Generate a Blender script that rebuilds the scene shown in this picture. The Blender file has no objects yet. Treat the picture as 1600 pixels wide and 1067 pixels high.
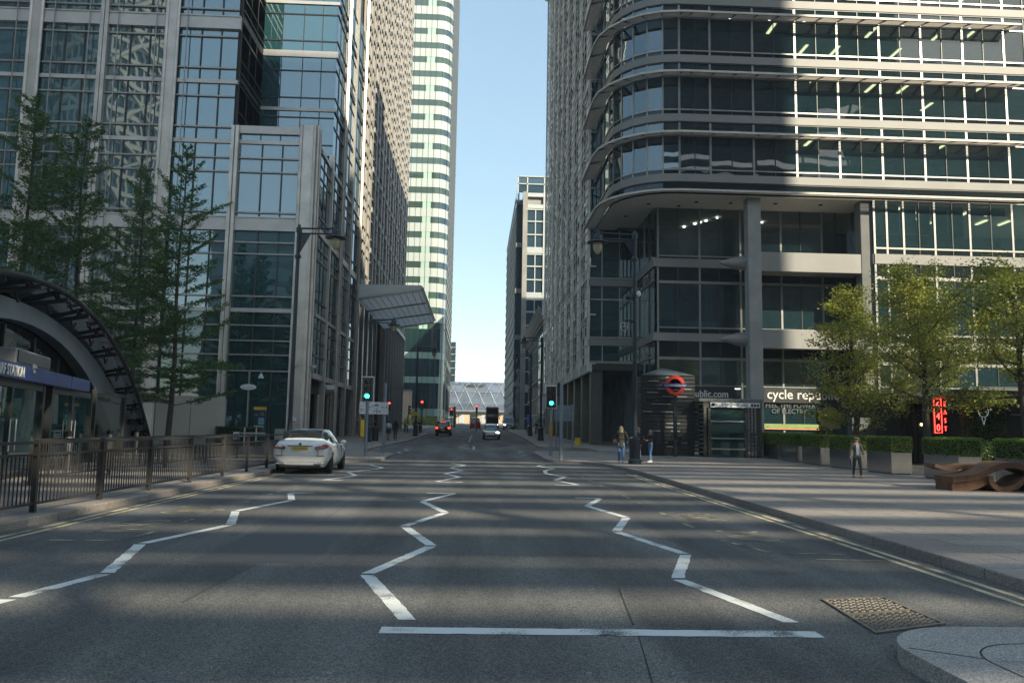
import bpy, bmesh, math, random
from math import sin, cos, pi, radians, sqrt, atan2, tan
from mathutils import Vector, Matrix
random.seed(11)
S = bpy.context.scene
COL = S.collection

# ------------------------------------------------------------------ helpers
def zg(y):
    """height of the road: level near the camera, then a gentle rise"""
    t = y - 34.0
    return 0.0125 * (t * t / (t + 6.0)) if t > 0 else 0.0

KERB = 0.13

class MB:
    """collects faces and links them as one mesh object"""
    def __init__(s):
        s.v = []; s.f = []; s.mi = []; s.m = 0; s.M = None
    def add(s, vs, fs):
        b = len(s.v)
        if s.M is not None:
            vs = [s.M @ Vector(p) for p in vs]
        s.v += [tuple(p) for p in vs]
        for f in fs:
            s.f.append([b + i for i in f]); s.mi.append(s.m)
        return s
    def box(s, x0, x1, y0, y1, z0, z1):
        vs = [(x, y, z) for z in (z0, z1) for y in (y0, y1) for x in (x0, x1)]
        return s.add(vs, [(0, 2, 3, 1), (4, 5, 7, 6), (0, 1, 5, 4), (2, 6, 7, 3), (0, 4, 6, 2), (1, 3, 7, 5)])
    def fb(s, s0, s1, n0, n1, z0, z1):      # facade box: s along the wall, n outward
        return s.box(s0, s1, -n1, -n0, z0, z1)
    def quad(s, *p):
        return s.add(p, [tuple(range(len(p)))])
    def fq(s, s0, s1, n, z0, z1):           # facade quad facing outward
        return s.quad((s0, -n, z0), (s1, -n, z0), (s1, -n, z1), (s0, -n, z1))
    def tube(s, pts, r, n=8, caps=True, flat=None):
        pts = [Vector(p) for p in pts]
        rs = r if isinstance(r, (list, tuple)) else [r] * len(pts)
        vs = []; fs = []; up = None
        for i, p in enumerate(pts):
            a = pts[max(i - 1, 0)]; b = pts[min(i + 1, len(pts) - 1)]
            d = (b - a).normalized() if (b - a).length > 1e-9 else Vector((0, 0, 1))
            if up is None:
                up = Vector((0, 0, 1)) if abs(d.z) < .9 else Vector((1, 0, 0))
            u = up - d * up.dot(d)
            if u.length < 1e-4:
                u = Vector((1, 0, 0)) - d * d.x
            u.normalize(); w = d.cross(u); up = u
            for k in range(n):
                t = 2 * pi * k / n
                vs.append(p + (u * cos(t) + w * sin(t)) * rs[i])
        for i in range(len(pts) - 1):
            for k in range(n):
                k2 = (k + 1) % n
                fs.append((i * n + k, i * n + k2, (i + 1) * n + k2, (i + 1) * n + k))
        if caps:
            fs.append(tuple(range(n))[::-1]); fs.append(tuple((len(pts) - 1) * n + k for k in range(n)))
        return s.add(vs, fs)
    def lathe(s, prof, c=(0, 0, 0), n=16, axis='z'):
        vs = []; fs = []
        for (r, z) in prof:
            for k in range(n):
                t = 2 * pi * k / n
                x, y = r * cos(t), r * sin(t)
                p = (x, y, z) if axis == 'z' else ((z, x, y) if axis == 'x' else (y, z, x))
                vs.append((p[0] + c[0], p[1] + c[1], p[2] + c[2]))
        m = len(prof)
        for i in range(m - 1):
            for k in range(n):
                k2 = (k + 1) % n
                fs.append((i * n + k, i * n + k2, (i + 1) * n + k2, (i + 1) * n + k))
        if prof[0][0] > 1e-5: fs.append(tuple(range(n))[::-1])
        if prof[-1][0] > 1e-5: fs.append(tuple((m - 1) * n + k for k in range(n)))
        return s.add(vs, fs)
    def loft(s, secs, closed=False, caps=False):
        n = len(secs[0]); vs = [p for q in secs for p in q]; fs = []
        for i in range(len(secs) - 1):
            for k in range(n if closed else n - 1):
                k2 = (k + 1) % n
                fs.append((i * n + k, i * n + k2, (i + 1) * n + k2, (i + 1) * n + k))
        if caps:
            fs.append(tuple(range(n))[::-1]); fs.append(tuple((len(secs) - 1) * n + k for k in range(n)))
        return s.add(vs, fs)
    def ell(s, c, r, n=12, m=8):
        prof = []
        vs = []; fs = []
        for i in range(m + 1):
            a = pi * i / m
            for k in range(n):
                t = 2 * pi * k / n
                vs.append((c[0] + r[0] * sin(a) * cos(t), c[1] + r[1] * sin(a) * sin(t), c[2] - r[2] * cos(a)))
        for i in range(m):
            for k in range(n):
                k2 = (k + 1) % n
                fs.append((i * n + k, i * n + k2, (i + 1) * n + k2, (i + 1) * n + k))
        return s.add(vs, fs)
    def ribbon(s, path, n0, n1, z0, z1):
        """rectangular bar swept along a path of (x, y, nx, ny); n measured along the normal"""
        secs = []
        for (x, y, nx, ny) in path:
            secs.append([(x + nx * n0, y + ny * n0, z0), (x + nx * n1, y + ny * n1, z0),
                         (x + nx * n1, y + ny * n1, z1), (x + nx * n0, y + ny * n0, z1)])
        return s.loft(secs, closed=True, caps=True)
    def mesh(s, name, mats, smooth=False, merge=False):
        me = bpy.data.meshes.new(name)
        me.from_pydata(s.v, [], s.f)
        for m in (mats if isinstance(mats, (list, tuple)) else [mats]):
            me.materials.append(m)
        for p, i in zip(me.polygons, s.mi):
            p.material_index = i
        bm = bmesh.new(); bm.from_mesh(me)
        if merge: bmesh.ops.remove_doubles(bm, verts=bm.verts, dist=1e-4)
        bmesh.ops.recalc_face_normals(bm, faces=bm.faces) if not getattr(s, 'keepn', False) else None
        bm.to_mesh(me); bm.free()
        if smooth:
            for p in me.polygons: p.use_smooth = True
        me.update()
        return me
    def build(s, name, mats, parent=None, loc=(0, 0, 0), rot=0.0, smooth=False, bevel=0, sub=0, merge=False, keepn=False):
        s.keepn = keepn
        o = bpy.data.objects.new(name, s.mesh(name, mats, smooth, merge))
        COL.objects.link(o)
        o.location = loc; o.rotation_euler = (0, 0, rot)
        if parent is not None: o.parent = parent
        if bevel:
            b = o.modifiers.new('bevel', 'BEVEL'); b.width = bevel; b.segments = 2; b.limit_method = 'ANGLE'
        if sub:
            b = o.modifiers.new('sub', 'SUBSURF'); b.levels = sub; b.render_levels = sub
        return o

def tag(o, label=None, cat=None, group=None, kind=None):
    if label: o['label'] = label
    if cat: o['category'] = cat
    if group: o['group'] = group
    if kind: o['kind'] = kind
    return o

def thing(name, label, cat, loc=(0, 0, 0), rz=0.0, group=None):
    o = bpy.data.objects.new(name, None); COL.objects.link(o)
    o.empty_display_size = .3
    o.location = loc; o.rotation_euler = (0, 0, rz)
    return tag(o, label, cat, group)

def structure(o):
    o['kind'] = 'structure'; return o

def copy_tree(root, loc, rz=0.0, label=None):
    r = root.copy(); COL.objects.link(r); r.location = loc; r.rotation_euler = (0, 0, rz)
    if label: r['label'] = label
    for ch in list(root.children):
        c = ch.copy(); COL.objects.link(c); c.parent = r
        for g in list(ch.children):
            d = g.copy(); COL.objects.link(d); d.parent = c
    return r

def text_mesh(txt, size, mat, parent, loc, rot, name='lettering', ext=.004, align='LEFT', sx=1.0, offset=0.0):
    cu = bpy.data.curves.new(name, 'FONT'); cu.body = txt; cu.size = size
    cu.extrude = ext; cu.align_x = align; cu.align_y = 'BOTTOM_BASELINE'; cu.resolution_u = 3
    cu.offset = offset; cu.space_line = .9
    o = bpy.data.objects.new(name, cu); COL.objects.link(o)
    bpy.context.view_layer.update()
    me = bpy.data.meshes.new_from_object(o.evaluated_get(bpy.context.evaluated_depsgraph_get()))
    COL.objects.unlink(o); bpy.data.objects.remove(o)
    me.materials.clear(); me.materials.append(mat)
    if sx != 1.0:
        me.transform(Matrix.Diagonal((sx, 1, 1, 1)))
    o = bpy.data.objects.new(name, me); COL.objects.link(o)
    o.location = loc; o.rotation_euler = rot
    if parent is not None: o.parent = parent
    return o

# ------------------------------------------------------------------ materials
def nm(name):
    m = bpy.data.materials.new(name); m.use_nodes = True
    nt = m.node_tree; b = nt.nodes['Principled BSDF']
    return m, nt, b
def N(nt, t, **k):
    n = nt.nodes.new(t)
    for a, v in k.items():
        if a.startswith('i_'): n.inputs[a[2:].replace('_', ' ')].default_value = v
        else: setattr(n, a, v)
    return n
def L(nt, a, b): nt.links.new(a, b)
def rgb(c): return (c[0], c[1], c[2], 1.0)

def M(name, col, rough=.5, metal=0.0, var=.15, scale=2.0, bump=0.0, bscale=40.0, col2=None, spec=.5, coat=0.0, rvar=0.0, aniso=None, sub=0):
    """principled surface with two noises of tone and a fine bump"""
    m, nt, b = nm(name)
    g = N(nt, 'ShaderNodeNewGeometry')
    mp = N(nt, 'ShaderNodeMapping')
    L(nt, g.outputs['Position'], mp.inputs['Vector'])
    if aniso: mp.inputs['Scale'].default_value = aniso
    no = N(nt, 'ShaderNodeTexNoise', i_Scale=scale, i_Detail=6.0, i_Roughness=.65)
    L(nt, mp.outputs[0], no.inputs['Vector'])
    cr = N(nt, 'ShaderNodeMix', data_type='RGBA')
    c2 = col2 or tuple(x * (1 - var) for x in col)
    cr.inputs[6].default_value = rgb(tuple(min(1, x * (1 + var * .5)) for x in col)); cr.inputs[7].default_value = rgb(c2)
    ra = N(nt, 'ShaderNodeMapRange'); ra.inputs['From Min'].default_value = .35; ra.inputs['From Max'].default_value = .65
    L(nt, no.outputs['Fac'], ra.inputs['Value']); L(nt, ra.outputs[0], cr.inputs[0])
    L(nt, cr.outputs[2], b.inputs['Base Color'])
    b.inputs['Roughness'].default_value = rough; b.inputs['Metallic'].default_value = metal
    b.inputs['Specular IOR Level'].default_value = spec
    if coat: b.inputs['Coat Weight'].default_value = coat; b.inputs['Coat Roughness'].default_value = .04
    if rvar:
        r2 = N(nt, 'ShaderNodeMapRange'); r2.inputs['To Min'].default_value = max(.02, rough - rvar); r2.inputs['To Max'].default_value = rough + rvar
        L(nt, no.outputs['Fac'], r2.inputs['Value']); L(nt, r2.outputs[0], b.inputs['Roughness'])
    if bump:
        bn = N(nt, 'ShaderNodeTexNoise', i_Scale=bscale, i_Detail=4.0)
        L(nt, mp.outputs[0], bn.inputs['Vector'])
        bp = N(nt, 'ShaderNodeBump', i_Strength=bump, i_Distance=.01)
        L(nt, bn.outputs['Fac'], bp.inputs['Height']); L(nt, bp.outputs[0], b.inputs['Normal'])
    return m

def glass_mat(name, col, ior=2.2, rough=.015, wave=.02, tilt=.012, wscale=.45, clear=0.0, tint=(.6, .68, .68), var=.25):
    """reflective facade glass; every pane is a little out of true so reflections break from pane to pane"""
    m, nt, b = nm(name)
    g = N(nt, 'ShaderNodeNewGeometry'); oi = N(nt, 'ShaderNodeObjectInfo')
    no = N(nt, 'ShaderNodeTexNoise', noise_dimensions='4D', i_Scale=wscale, i_Detail=1.5)
    L(nt, g.outputs['Position'], no.inputs['Vector'])
    mu = N(nt, 'ShaderNodeMath', operation='MULTIPLY'); mu.inputs[1].default_value = 60.0
    L(nt, oi.outputs['Random'], mu.inputs[0]); L(nt, mu.outputs[0], no.inputs['W'])
    sub = N(nt, 'ShaderNodeVectorMath', operation='SUBTRACT'); sub.inputs[1].default_value = (.5, .5, .5)
    L(nt, no.outputs['Color'], sub.inputs[0])
    sc = N(nt, 'ShaderNodeVectorMath', operation='SCALE'); sc.inputs['Scale'].default_value = wave * 2
    L(nt, sub.outputs[0], sc.inputs[0])
    wn = N(nt, 'ShaderNodeTexWhiteNoise', noise_dimensions='1D'); L(nt, oi.outputs['Random'], wn.inputs['W'])
    s2 = N(nt, 'ShaderNodeVectorMath', operation='SUBTRACT'); s2.inputs[1].default_value = (.5, .5, .5)
    L(nt, wn.outputs['Color'], s2.inputs[0])
    s3 = N(nt, 'ShaderNodeVectorMath', operation='SCALE'); s3.inputs['Scale'].default_value = tilt
    L(nt, s2.outputs[0], s3.inputs[0])
    a1 = N(nt, 'ShaderNodeVectorMath', operation='ADD'); L(nt, sc.outputs[0], a1.inputs[0]); L(nt, s3.outputs[0], a1.inputs[1])
    a2 = N(nt, 'ShaderNodeVectorMath', operation='ADD'); L(nt, a1.outputs[0], a2.inputs[0]); L(nt, g.outputs['Normal'], a2.inputs[1])
    nr = N(nt, 'ShaderNodeVectorMath', operation='NORMALIZE'); L(nt, a2.outputs[0], nr.inputs[0])
    # tone differs a little from pane to pane (blinds, rooms behind)
    mx = N(nt, 'ShaderNodeMix', data_type='RGBA')
    mx.inputs[6].default_value = rgb(tuple(c * (1 - var) for c in col)); mx.inputs[7].default_value = rgb(tuple(c * (1 + var) for c in col))
    L(nt, wn.outputs['Value'], mx.inputs[0])
    if not clear:
        b.inputs['Specular Tint'].default_value = (.78, .92, 1, 1)
        L(nt, mx.outputs[2], b.inputs['Base Color'])
        b.inputs['Roughness'].default_value = rough; b.inputs['IOR'].default_value = ior
        L(nt, nr.outputs[0], b.inputs['Normal'])
    else:
        nt.nodes.remove(b)
        fr = N(nt, 'ShaderNodeFresnel', i_IOR=ior); L(nt, nr.outputs[0], fr.inputs['Normal'])
        tr = N(nt, 'ShaderNodeBsdfTransparent'); tr.inputs[0].default_value = rgb(tint)
        di = N(nt, 'ShaderNodeBsdfDiffuse'); L(nt, mx.outputs[2], di.inputs[0])
        m1 = N(nt, 'ShaderNodeMixShader'); m1.inputs[0].default_value = clear
        L(nt, di.outputs[0], m1.inputs[1]); L(nt, tr.outputs[0], m1.inputs[2])
        gl = N(nt, 'ShaderNodeBsdfGlossy'); gl.inputs['Roughness'].default_value = rough; L(nt, nr.outputs[0], gl.inputs['Normal'])
        m2 = N(nt, 'ShaderNodeMixShader'); L(nt, fr.outputs[0], m2.inputs[0]); L(nt, m1.outputs[0], m2.inputs[1]); L(nt, gl.outputs[0], m2.inputs[2])
        L(nt, m2.outputs[0], nt.nodes['Material Output'].inputs[0])
    return m

def emit(name, col, st):
    m, nt, b = nm(name)
    b.inputs['Base Color'].default_value = rgb(tuple(c * .3 for c in col))
    b.inputs['Emission Color'].default_value = rgb(col); b.inputs['Emission Strength'].default_value = st
    return m

def asphalt():
    m, nt, b = nm('asphalt')
    g = N(nt, 'ShaderNodeNewGeometry')
    v = N(nt, 'ShaderNodeTexVoronoi', i_Scale=95.0); L(nt, g.outputs['Position'], v.inputs['Vector'])
    n1 = N(nt, 'ShaderNodeTexNoise', i_Scale=45.0, i_Detail=5.0); L(nt, g.outputs['Position'], n1.inputs['Vector'])
    mp = N(nt, 'ShaderNodeMapping'); mp.inputs['Scale'].default_value = (.9, .12, 1); L(nt, g.outputs['Position'], mp.inputs['Vector'])
    n2 = N(nt, 'ShaderNodeTexNoise', i_Scale=1.0, i_Detail=5.0, i_Roughness=.6); L(nt, mp.outputs[0], n2.inputs['Vector'])
    r = N(nt, 'ShaderNodeValToRGB')
    r.color_ramp.elements[0].color = (.062, .063, .065, 1); r.color_ramp.elements[1].color = (.20, .195, .185, 1)
    r.color_ramp.elements[0].position = .25; r.color_ramp.elements[1].position = .85
    L(nt, v.outputs['Color'], r.inputs[0])
    mx = N(nt, 'ShaderNodeMix', data_type='RGBA', blend_type='MULTIPLY'); mx.inputs[0].default_value = 1
    r2 = N(nt, 'ShaderNodeValToRGB'); r2.color_ramp.elements[0].color = (.62, .62, .63, 1); r2.color_ramp.elements[1].color = (1.25, 1.23, 1.2, 1)
    r2.color_ramp.elements[0].position = .35; r2.color_ramp.elements[1].position = .65
    L(nt, n2.outputs['Fac'], r2.inputs[0]); L(nt, r.outputs[0], mx.inputs[6]); L(nt, r2.outputs[0], mx.inputs[7])
    # pale flecks: old gum, chips, droppings
    v2 = N(nt, 'ShaderNodeTexVoronoi', i_Scale=1.7); L(nt, g.outputs['Position'], v2.inputs['Vector'])
    lt = N(nt, 'ShaderNodeMath', operation='LESS_THAN'); lt.inputs[1].default_value = .035; L(nt, v2.outputs['Distance'], lt.inputs[0])
    ml = N(nt, 'ShaderNodeMath', operation='MULTIPLY'); ml.inputs[1].default_value = .55; L(nt, lt.outputs[0], ml.inputs[0])
    m3 = N(nt, 'ShaderNodeMix', data_type='RGBA'); m3.inputs[7].default_value = (.3, .3, .29, 1)
    L(nt, ml.outputs[0], m3.inputs[0]); L(nt, mx.outputs[2], m3.inputs[6])
    L(nt, m3.outputs[2], b.inputs['Base Color'])
    b.inputs['Roughness'].default_value = .82; b.inputs['Specular IOR Level'].default_value = .35
    # tyre polished lanes
    sx = N(nt, 'ShaderNodeSeparateXYZ'); L(nt, g.outputs['Position'], sx.inputs[0])
    wv = N(nt, 'ShaderNodeMath', operation='SINE'); ms = N(nt, 'ShaderNodeMath', operation='MULTIPLY_ADD'); ms.inputs[1].default_value = 3.5; L(nt, sx.outputs[0], ms.inputs[0])
    n5 = N(nt, 'ShaderNodeTexNoise', i_Scale=.08, i_Detail=3.0); L(nt, g.outputs['Position'], n5.inputs['Vector']); mz = N(nt, 'ShaderNodeMath', operation='MULTIPLY'); mz.inputs[1].default_value = 9.0; L(nt, n5.outputs['Fac'], mz.inputs[0]); L(nt, mz.outputs[0], ms.inputs[2]); L(nt, ms.outputs[0], wv.inputs[0])
    mr = N(nt, 'ShaderNodeMapRange'); mr.inputs['From Min'].default_value = -1; mr.inputs['To Min'].default_value = .88; mr.inputs['To Max'].default_value = 1.08; L(nt, wv.outputs[0], mr.inputs['Value'])
    vm = N(nt, 'ShaderNodeVectorMath', operation='SCALE'); L(nt, m3.outputs[2], vm.inputs[0]); L(nt, mr.outputs[0], vm.inputs['Scale']); L(nt, vm.outputs[0], b.inputs['Base Color'])
    bp = N(nt, 'ShaderNodeBump', i_Strength=.55, i_Distance=.012)
    L(nt, v.outputs['Distance'], bp.inputs['Height']); L(nt, bp.outputs[0], b.inputs['Normal'])
    return m

def paving(name, c1, c2, joint, bw, bh, rot=0.0, js=.011, off=.5, speck=.0):
    m, nt, b = nm(name)
    g = N(nt, 'ShaderNodeNewGeometry')
    mp = N(nt, 'ShaderNodeMapping'); mp.inputs['Rotation'].default_value = (0, 0, rot); L(nt, g.outputs['Position'], mp.inputs['Vector'])
    br = N(nt, 'ShaderNodeTexBrick', offset=off)
    br.inputs['Scale'].default_value = 1.0; br.inputs['Brick Width'].default_value = bw; br.inputs['Row Height'].default_value = bh
    br.inputs['Mortar Size'].default_value = js; br.inputs['Color1'].default_value = rgb(c1); br.inputs['Color2'].default_value = rgb(c2)
    br.inputs['Mortar'].default_value = rgb(joint); br.inputs['Bias'].default_value = 0.0
    L(nt, mp.outputs[0], br.inputs['Vector'])
    n1 = N(nt, 'ShaderNodeTexNoise', i_Scale=70.0, i_Detail=4.0, i_Roughness=.8); L(nt, g.outputs['Position'], n1.inputs['Vector'])
    n2 = N(nt, 'ShaderNodeTexNoise', i_Scale=.5, i_Detail=6.0); L(nt, g.outputs['Position'], n2.inputs['Vector'])
    r = N(nt, 'ShaderNodeValToRGB'); r.color_ramp.elements[0].position = .3; r.color_ramp.elements[1].position = .7
    r.color_ramp.elements[0].color = (.6, .6, .6, 1); r.color_ramp.elements[1].color = (1.25, 1.25, 1.25, 1)
    L(nt, n1.outputs['Fac'], r.inputs[0])
    r2 = N(nt, 'ShaderNodeValToRGB'); r2.color_ramp.elements[0].position = .3; r2.color_ramp.elements[1].position = .7
    r2.color_ramp.elements[0].color = (.75, .74, .73, 1); r2.color_ramp.elements[1].color = (1.1, 1.1, 1.1, 1)
    L(nt, n2.outputs['Fac'], r2.inputs[0])
    x1 = N(nt, 'ShaderNodeMix', data_type='RGBA', blend_type='MULTIPLY'); x1.inputs[0].default_value = 1
    x2 = N(nt, 'ShaderNodeMix', data_type='RGBA', blend_type='MULTIPLY'); x2.inputs[0].default_value = 1
    L(nt, br.outputs['Color'], x1.inputs[6]); L(nt, r.outputs[0], x1.inputs[7])
    L(nt, x1.outputs[2], x2.inputs[6]); L(nt, r2.outputs[0], x2.inputs[7])
    vo = N(nt, 'ShaderNodeTexVoronoi', i_Scale=110.0); L(nt, g.outputs['Position'], vo.inputs['Vector'])
    r3 = N(nt, 'ShaderNodeValToRGB'); r3.color_ramp.elements[0].position = .2; r3.color_ramp.elements[1].position = .9
    r3.color_ramp.elements[0].color = (.5, .5, .5, 1); r3.color_ramp.elements[1].color = (1.35, 1.34, 1.32, 1); L(nt, vo.outputs['Color'], r3.inputs[0])
    x3 = N(nt, 'ShaderNodeMix', data_type='RGBA', blend_type='MULTIPLY'); x3.inputs[0].default_value = 1; L(nt, x2.outputs[2], x3.inputs[6]); L(nt, r3.outputs[0], x3.inputs[7])
    L(nt, x3.outputs[2], b.inputs['Base Color'])
    b.inputs['Roughness'].default_value = .7
    bp = N(nt, 'ShaderNodeBump', i_Strength=.4, i_Distance=.006, invert=True)
    L(nt, br.outputs['Fac'], bp.inputs['Height']); L(nt, bp.outputs[0], b.inputs['Normal'])
    return m

def paint(name, col, wear):
    """thermoplastic road paint, worn through to the asphalt in specks and patches"""
    m, nt, b = nm(name)
    g = N(nt, 'ShaderNodeNewGeometry')
    n1 = N(nt, 'ShaderNodeTexNoise', i_Scale=60.0, i_Detail=5.0, i_Roughness=.75); L(nt, g.outputs['Position'], n1.inputs['Vector'])
    n2 = N(nt, 'ShaderNodeTexNoise', i_Scale=2.2, i_Detail=5.0); L(nt, g.outputs['Position'], n2.inputs['Vector'])
    ad = N(nt, 'ShaderNodeMath', operation='ADD'); L(nt, n1.outputs['Fac'], ad.inputs[0]); L(nt, n2.outputs['Fac'], ad.inputs[1])
    r = N(nt, 'ShaderNodeMapRange'); r.inputs['From Min'].default_value = wear - .05; r.inputs['From Max'].default_value = wear + .12
    L(nt, ad.outputs[0], r.inputs['Value'])
    mx = N(nt, 'ShaderNodeMix', data_type='RGBA'); mx.inputs[6].default_value = rgb(col); mx.inputs[7].default_value = (.06, .06, .06, 1)
    L(nt, r.outputs[0], mx.inputs[0]); L(nt, mx.outputs[2], b.inputs['Base Color'])
    b.inputs['Roughness'].default_value = .65
    return m

def leaf_mat(name, c1, c2, trans=.35):
    m, nt, b = nm(name)
    g = N(nt, 'ShaderNodeNewGeometry'); 
    no = N(nt, 'ShaderNodeTexNoise', i_Scale=1.3, i_Detail=3.0); L(nt, g.outputs['Position'], no.inputs['Vector'])
    ad = N(nt, 'ShaderNodeMath', operation='MULTIPLY_ADD'); ad.inputs[1].default_value = .5; L(nt, g.outputs['Random Per Island'], ad.inputs[0]); 
    sb = N(nt, 'ShaderNodeMath', operation='SUBTRACT'); sb.inputs[1].default_value = .25; L(nt, no.outputs['Fac'], sb.inputs[0]); L(nt, sb.outputs[0], ad.inputs[2])
    mx = N(nt, 'ShaderNodeMix', data_type='RGBA'); mx.inputs[6].default_value = rgb(c1); mx.inputs[7].default_value = rgb(c2)
    L(nt, ad.outputs[0], mx.inputs[0])
    L(nt, mx.outputs[2], b.inputs['Base Color']); b.inputs['Roughness'].default_value = .5
    tr = N(nt, 'ShaderNodeBsdfTranslucent'); L(nt, mx.outputs[2], tr.inputs[0])
    ms = N(nt, 'ShaderNodeMixShader'); ms.inputs[0].default_value = trans
    L(nt, b.outputs[0], ms.inputs[1]); L(nt, tr.outputs[0], ms.inputs[2]); L(nt, ms.outputs[0], nt.nodes['Material Output'].inputs[0])
    return m

m_asphalt = asphalt()
m_plaza = paving('plaza_granite', (.30, .265, .242), (.345, .305, .278), (.05, .045, .04), 1.2, .6, 0.0)
m_pave = paving('pavement_slab', (.28, .252, .232), (.33, .297, .272), (.13, .12, .11), .9, .6, pi / 2)
m_kerb = paving('kerb_granite', (.30, .26, .235), (.36, .315, .285), (.12, .11, .1), 400.0, .9, 0.0, .008, 0.0)
m_island = paving('island_granite', (.36, .345, .33), (.39, .37, .35), (.36, .345, .33), 3.1, 2.3, 0, .002)
m_groove = M('joint_dirt', (.03, .028, .026), .9)
m_white = paint('white_road_paint', (.62, .63, .61), 1.08)
m_whitef = paint('faded_white_road_paint', (.42, .43, .43), 1.0)
m_yellow = paint('yellow_road_paint', (.50, .44, .29), 1.02)
m_yellowf = paint('faded_yellow_road_paint', (.38, .34, .23), .92)
m_steel = M('brushed_steel', (.5, .49, .47), .38, .75, .12, 1.2, rvar=.08)
m_column = M('column_cladding', (.52, .49, .46), .36, .6, .18, .8, rvar=.1)
m_spandrel = M('spandrel_panel', (.5, .49, .475), .42, .35, .12, .5, rvar=.1)
m_spandR = M('aluminium_spandrel', (.245, .24, .23), .5, .0, .1, .4)
m_darkmet = M('dark_metal', (.035, .037, .04), .45, .3, .25, 3.0)
m_mull = M('mullion_dark', (.06, .065, .065), .4, .5)
m_mullL = M('mullion_light', (.32, .32, .31), .38, .55)
m_stone = M('warm_stone_pier', (.40, .372, .34), .6, .05, .12, .7)
m_core = M('building_core', (.05, .052, .053), .7)
m_glassL = glass_mat('teal_facade_glass', (.024, .078, .092), 3.0, wave=.007, tilt=.007)
m_glassLd = glass_mat('dark_lower_glass', (.014, .044, .043), 2.0, wave=.008, tilt=.008)
m_glassR = glass_mat('clear_office_glass', (.04, .10, .12), 2.0, wave=.007, tilt=.006, clear=.76, tint=(.48, .62, .66))
m_glassRc = glass_mat('corner_office_glass', (.016, .024, .027), 2.5, wave=.012, tilt=.012)
m_glassRd = glass_mat('spandrel_glass', (.012, .018, .02), 1.6, wave=.012, tilt=.01)
m_glassS = glass_mat('screen_wall_glass', (.10, .115, .125), 2.4, wave=.02, tilt=.05)
m_glassB = glass_mat('blue_glass', (.03, .06, .085), 1.9, wave=.01, tilt=.01)
m_glassG = glass_mat('green_glass', (.05, .085, .074), 1.7, wave=.01, tilt=.01)
m_soffit = M('white_soffit', (.80, .76, .70), .6, 0, .06)
m_awn = M('louvre_metal', (.58, .53, .47), .5, .05, .15)
m_wspan = M('white_spandrel_glass', (.44, .49, .47), .22, 0, .06, .1, spec=.6)
m_gspan = M('green_spandrel_glass', (.36, .52, .44), .2, 0, .08, .1, spec=.6)
m_wframe = M('white_frame', (.44, .48, .50), .45, 0, .08)
m_conc = M('grey_concrete', (.30, .30, .29), .75, 0, .2, .5)
m_concd = M('dark_concrete', (.16, .165, .165), .75, 0, .2, .5)
m_sand = M('sandstone', (.55, .42, .29), .7, 0, .12)
m_cushion = M('air_cushion_foil', (.13, .17, .24), .6, 0, .3, .3, spec=.2)
m_bwhite = M('bridge_steel', (.24, .28, .34), .4, .2)
m_beige = M('beige_steel', (.62, .56, .47), .5, .1, .1)
m_blind = M('window_blind', (.42, .46, .47), .7)
m_blindd = M('grey_curtain', (.16, .27, .32), .7, var=.4, scale=3, aniso=(6, 6, .1))
m_room = M('office_interior', (.16, .20, .215), .8, var=.5, scale=.5)
m_ceil = M('office_ceiling', (.40, .42, .42), .7)
m_lampw = emit('office_strip_light', (1, .85, .5), .75)
m_lampc = emit('office_down_light', (1, .93, .8), 2.5)
m_bark = M('bark', (.055, .043, .034), .9, 0, .4, 6, .8, 25)
m_leaf = leaf_mat('young_leaf', (.14, .168, .024), (.41, .42, .075), .45)
m_needle = leaf_mat('needle_leaf', (.032, .08, .018), (.10, .18, .04), .4)
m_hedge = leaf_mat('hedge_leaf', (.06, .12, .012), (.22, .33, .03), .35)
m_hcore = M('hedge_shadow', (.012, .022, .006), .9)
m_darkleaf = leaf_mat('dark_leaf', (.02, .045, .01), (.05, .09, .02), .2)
m_corten = M('rusted_steel', (.16, .075, .04), .65, .1, .35, 3.0, .3, 30, col2=(.07, .035, .022))
m_planter = M('polished_steel', (.42, .41, .40), .16, .9, .08, .5, rvar=.06)
m_black = M('black_paint', (.012, .013, .014), .3, 0, .2, spec=.5)
m_lamp = M('blue_black_paint', (.016, .026, .038), .32, .2, .2)
m_pole = M('grey_pole', (.20, .235, .27), .4, .35, .1)
m_fence = M('fence_brown_grey', (.06, .057, .055), .42, .35, .15, 5)
m_globe = M('lamp_globe', (.42, .36, .25), .25, 0, .15, 6)
m_signw = M('sign_white', (.62, .64, .66), .4)
m_signb = M('sign_back', (.15, .19, .22), .45, .3)
m_blue = M('frieze_blue', (.004, .026, .15), .35)
m_navy = M('roundel_blue', (.015, .02, .14), .4)
m_red = M('roundel_red', (.62, .04, .025), .4)
m_yel = M('signal_yellow', (.62, .42, .03), .45)
m_txtw = M('white_lettering', (.7, .7, .68), .5)
m_txtg = M('grey_lettering', (.11, .125, .13), .5)
m_txtd = M('dark_lettering', (.03, .03, .06), .5)
m_tgreen = M('sign_green', (.03, .2, .04), .5)
m_green_on = emit('signal_green', (.02, 1.0, .55), 6)
m_red_on = emit('signal_red', (1.0, .02, .02), 5)
m_neon = emit('neon_red', (1.0, .035, .03), 3.2)
m_neonw = emit('neon_white', (.6, .75, .8), .12)
m_warm = emit('warm_bulb', (1, .6, .25), 4)
m_head = emit('headlight_on', (1, .96, .9), 5)
m_tail = emit('tail_light_on', (1, .03, .01), 2.5)
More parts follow.
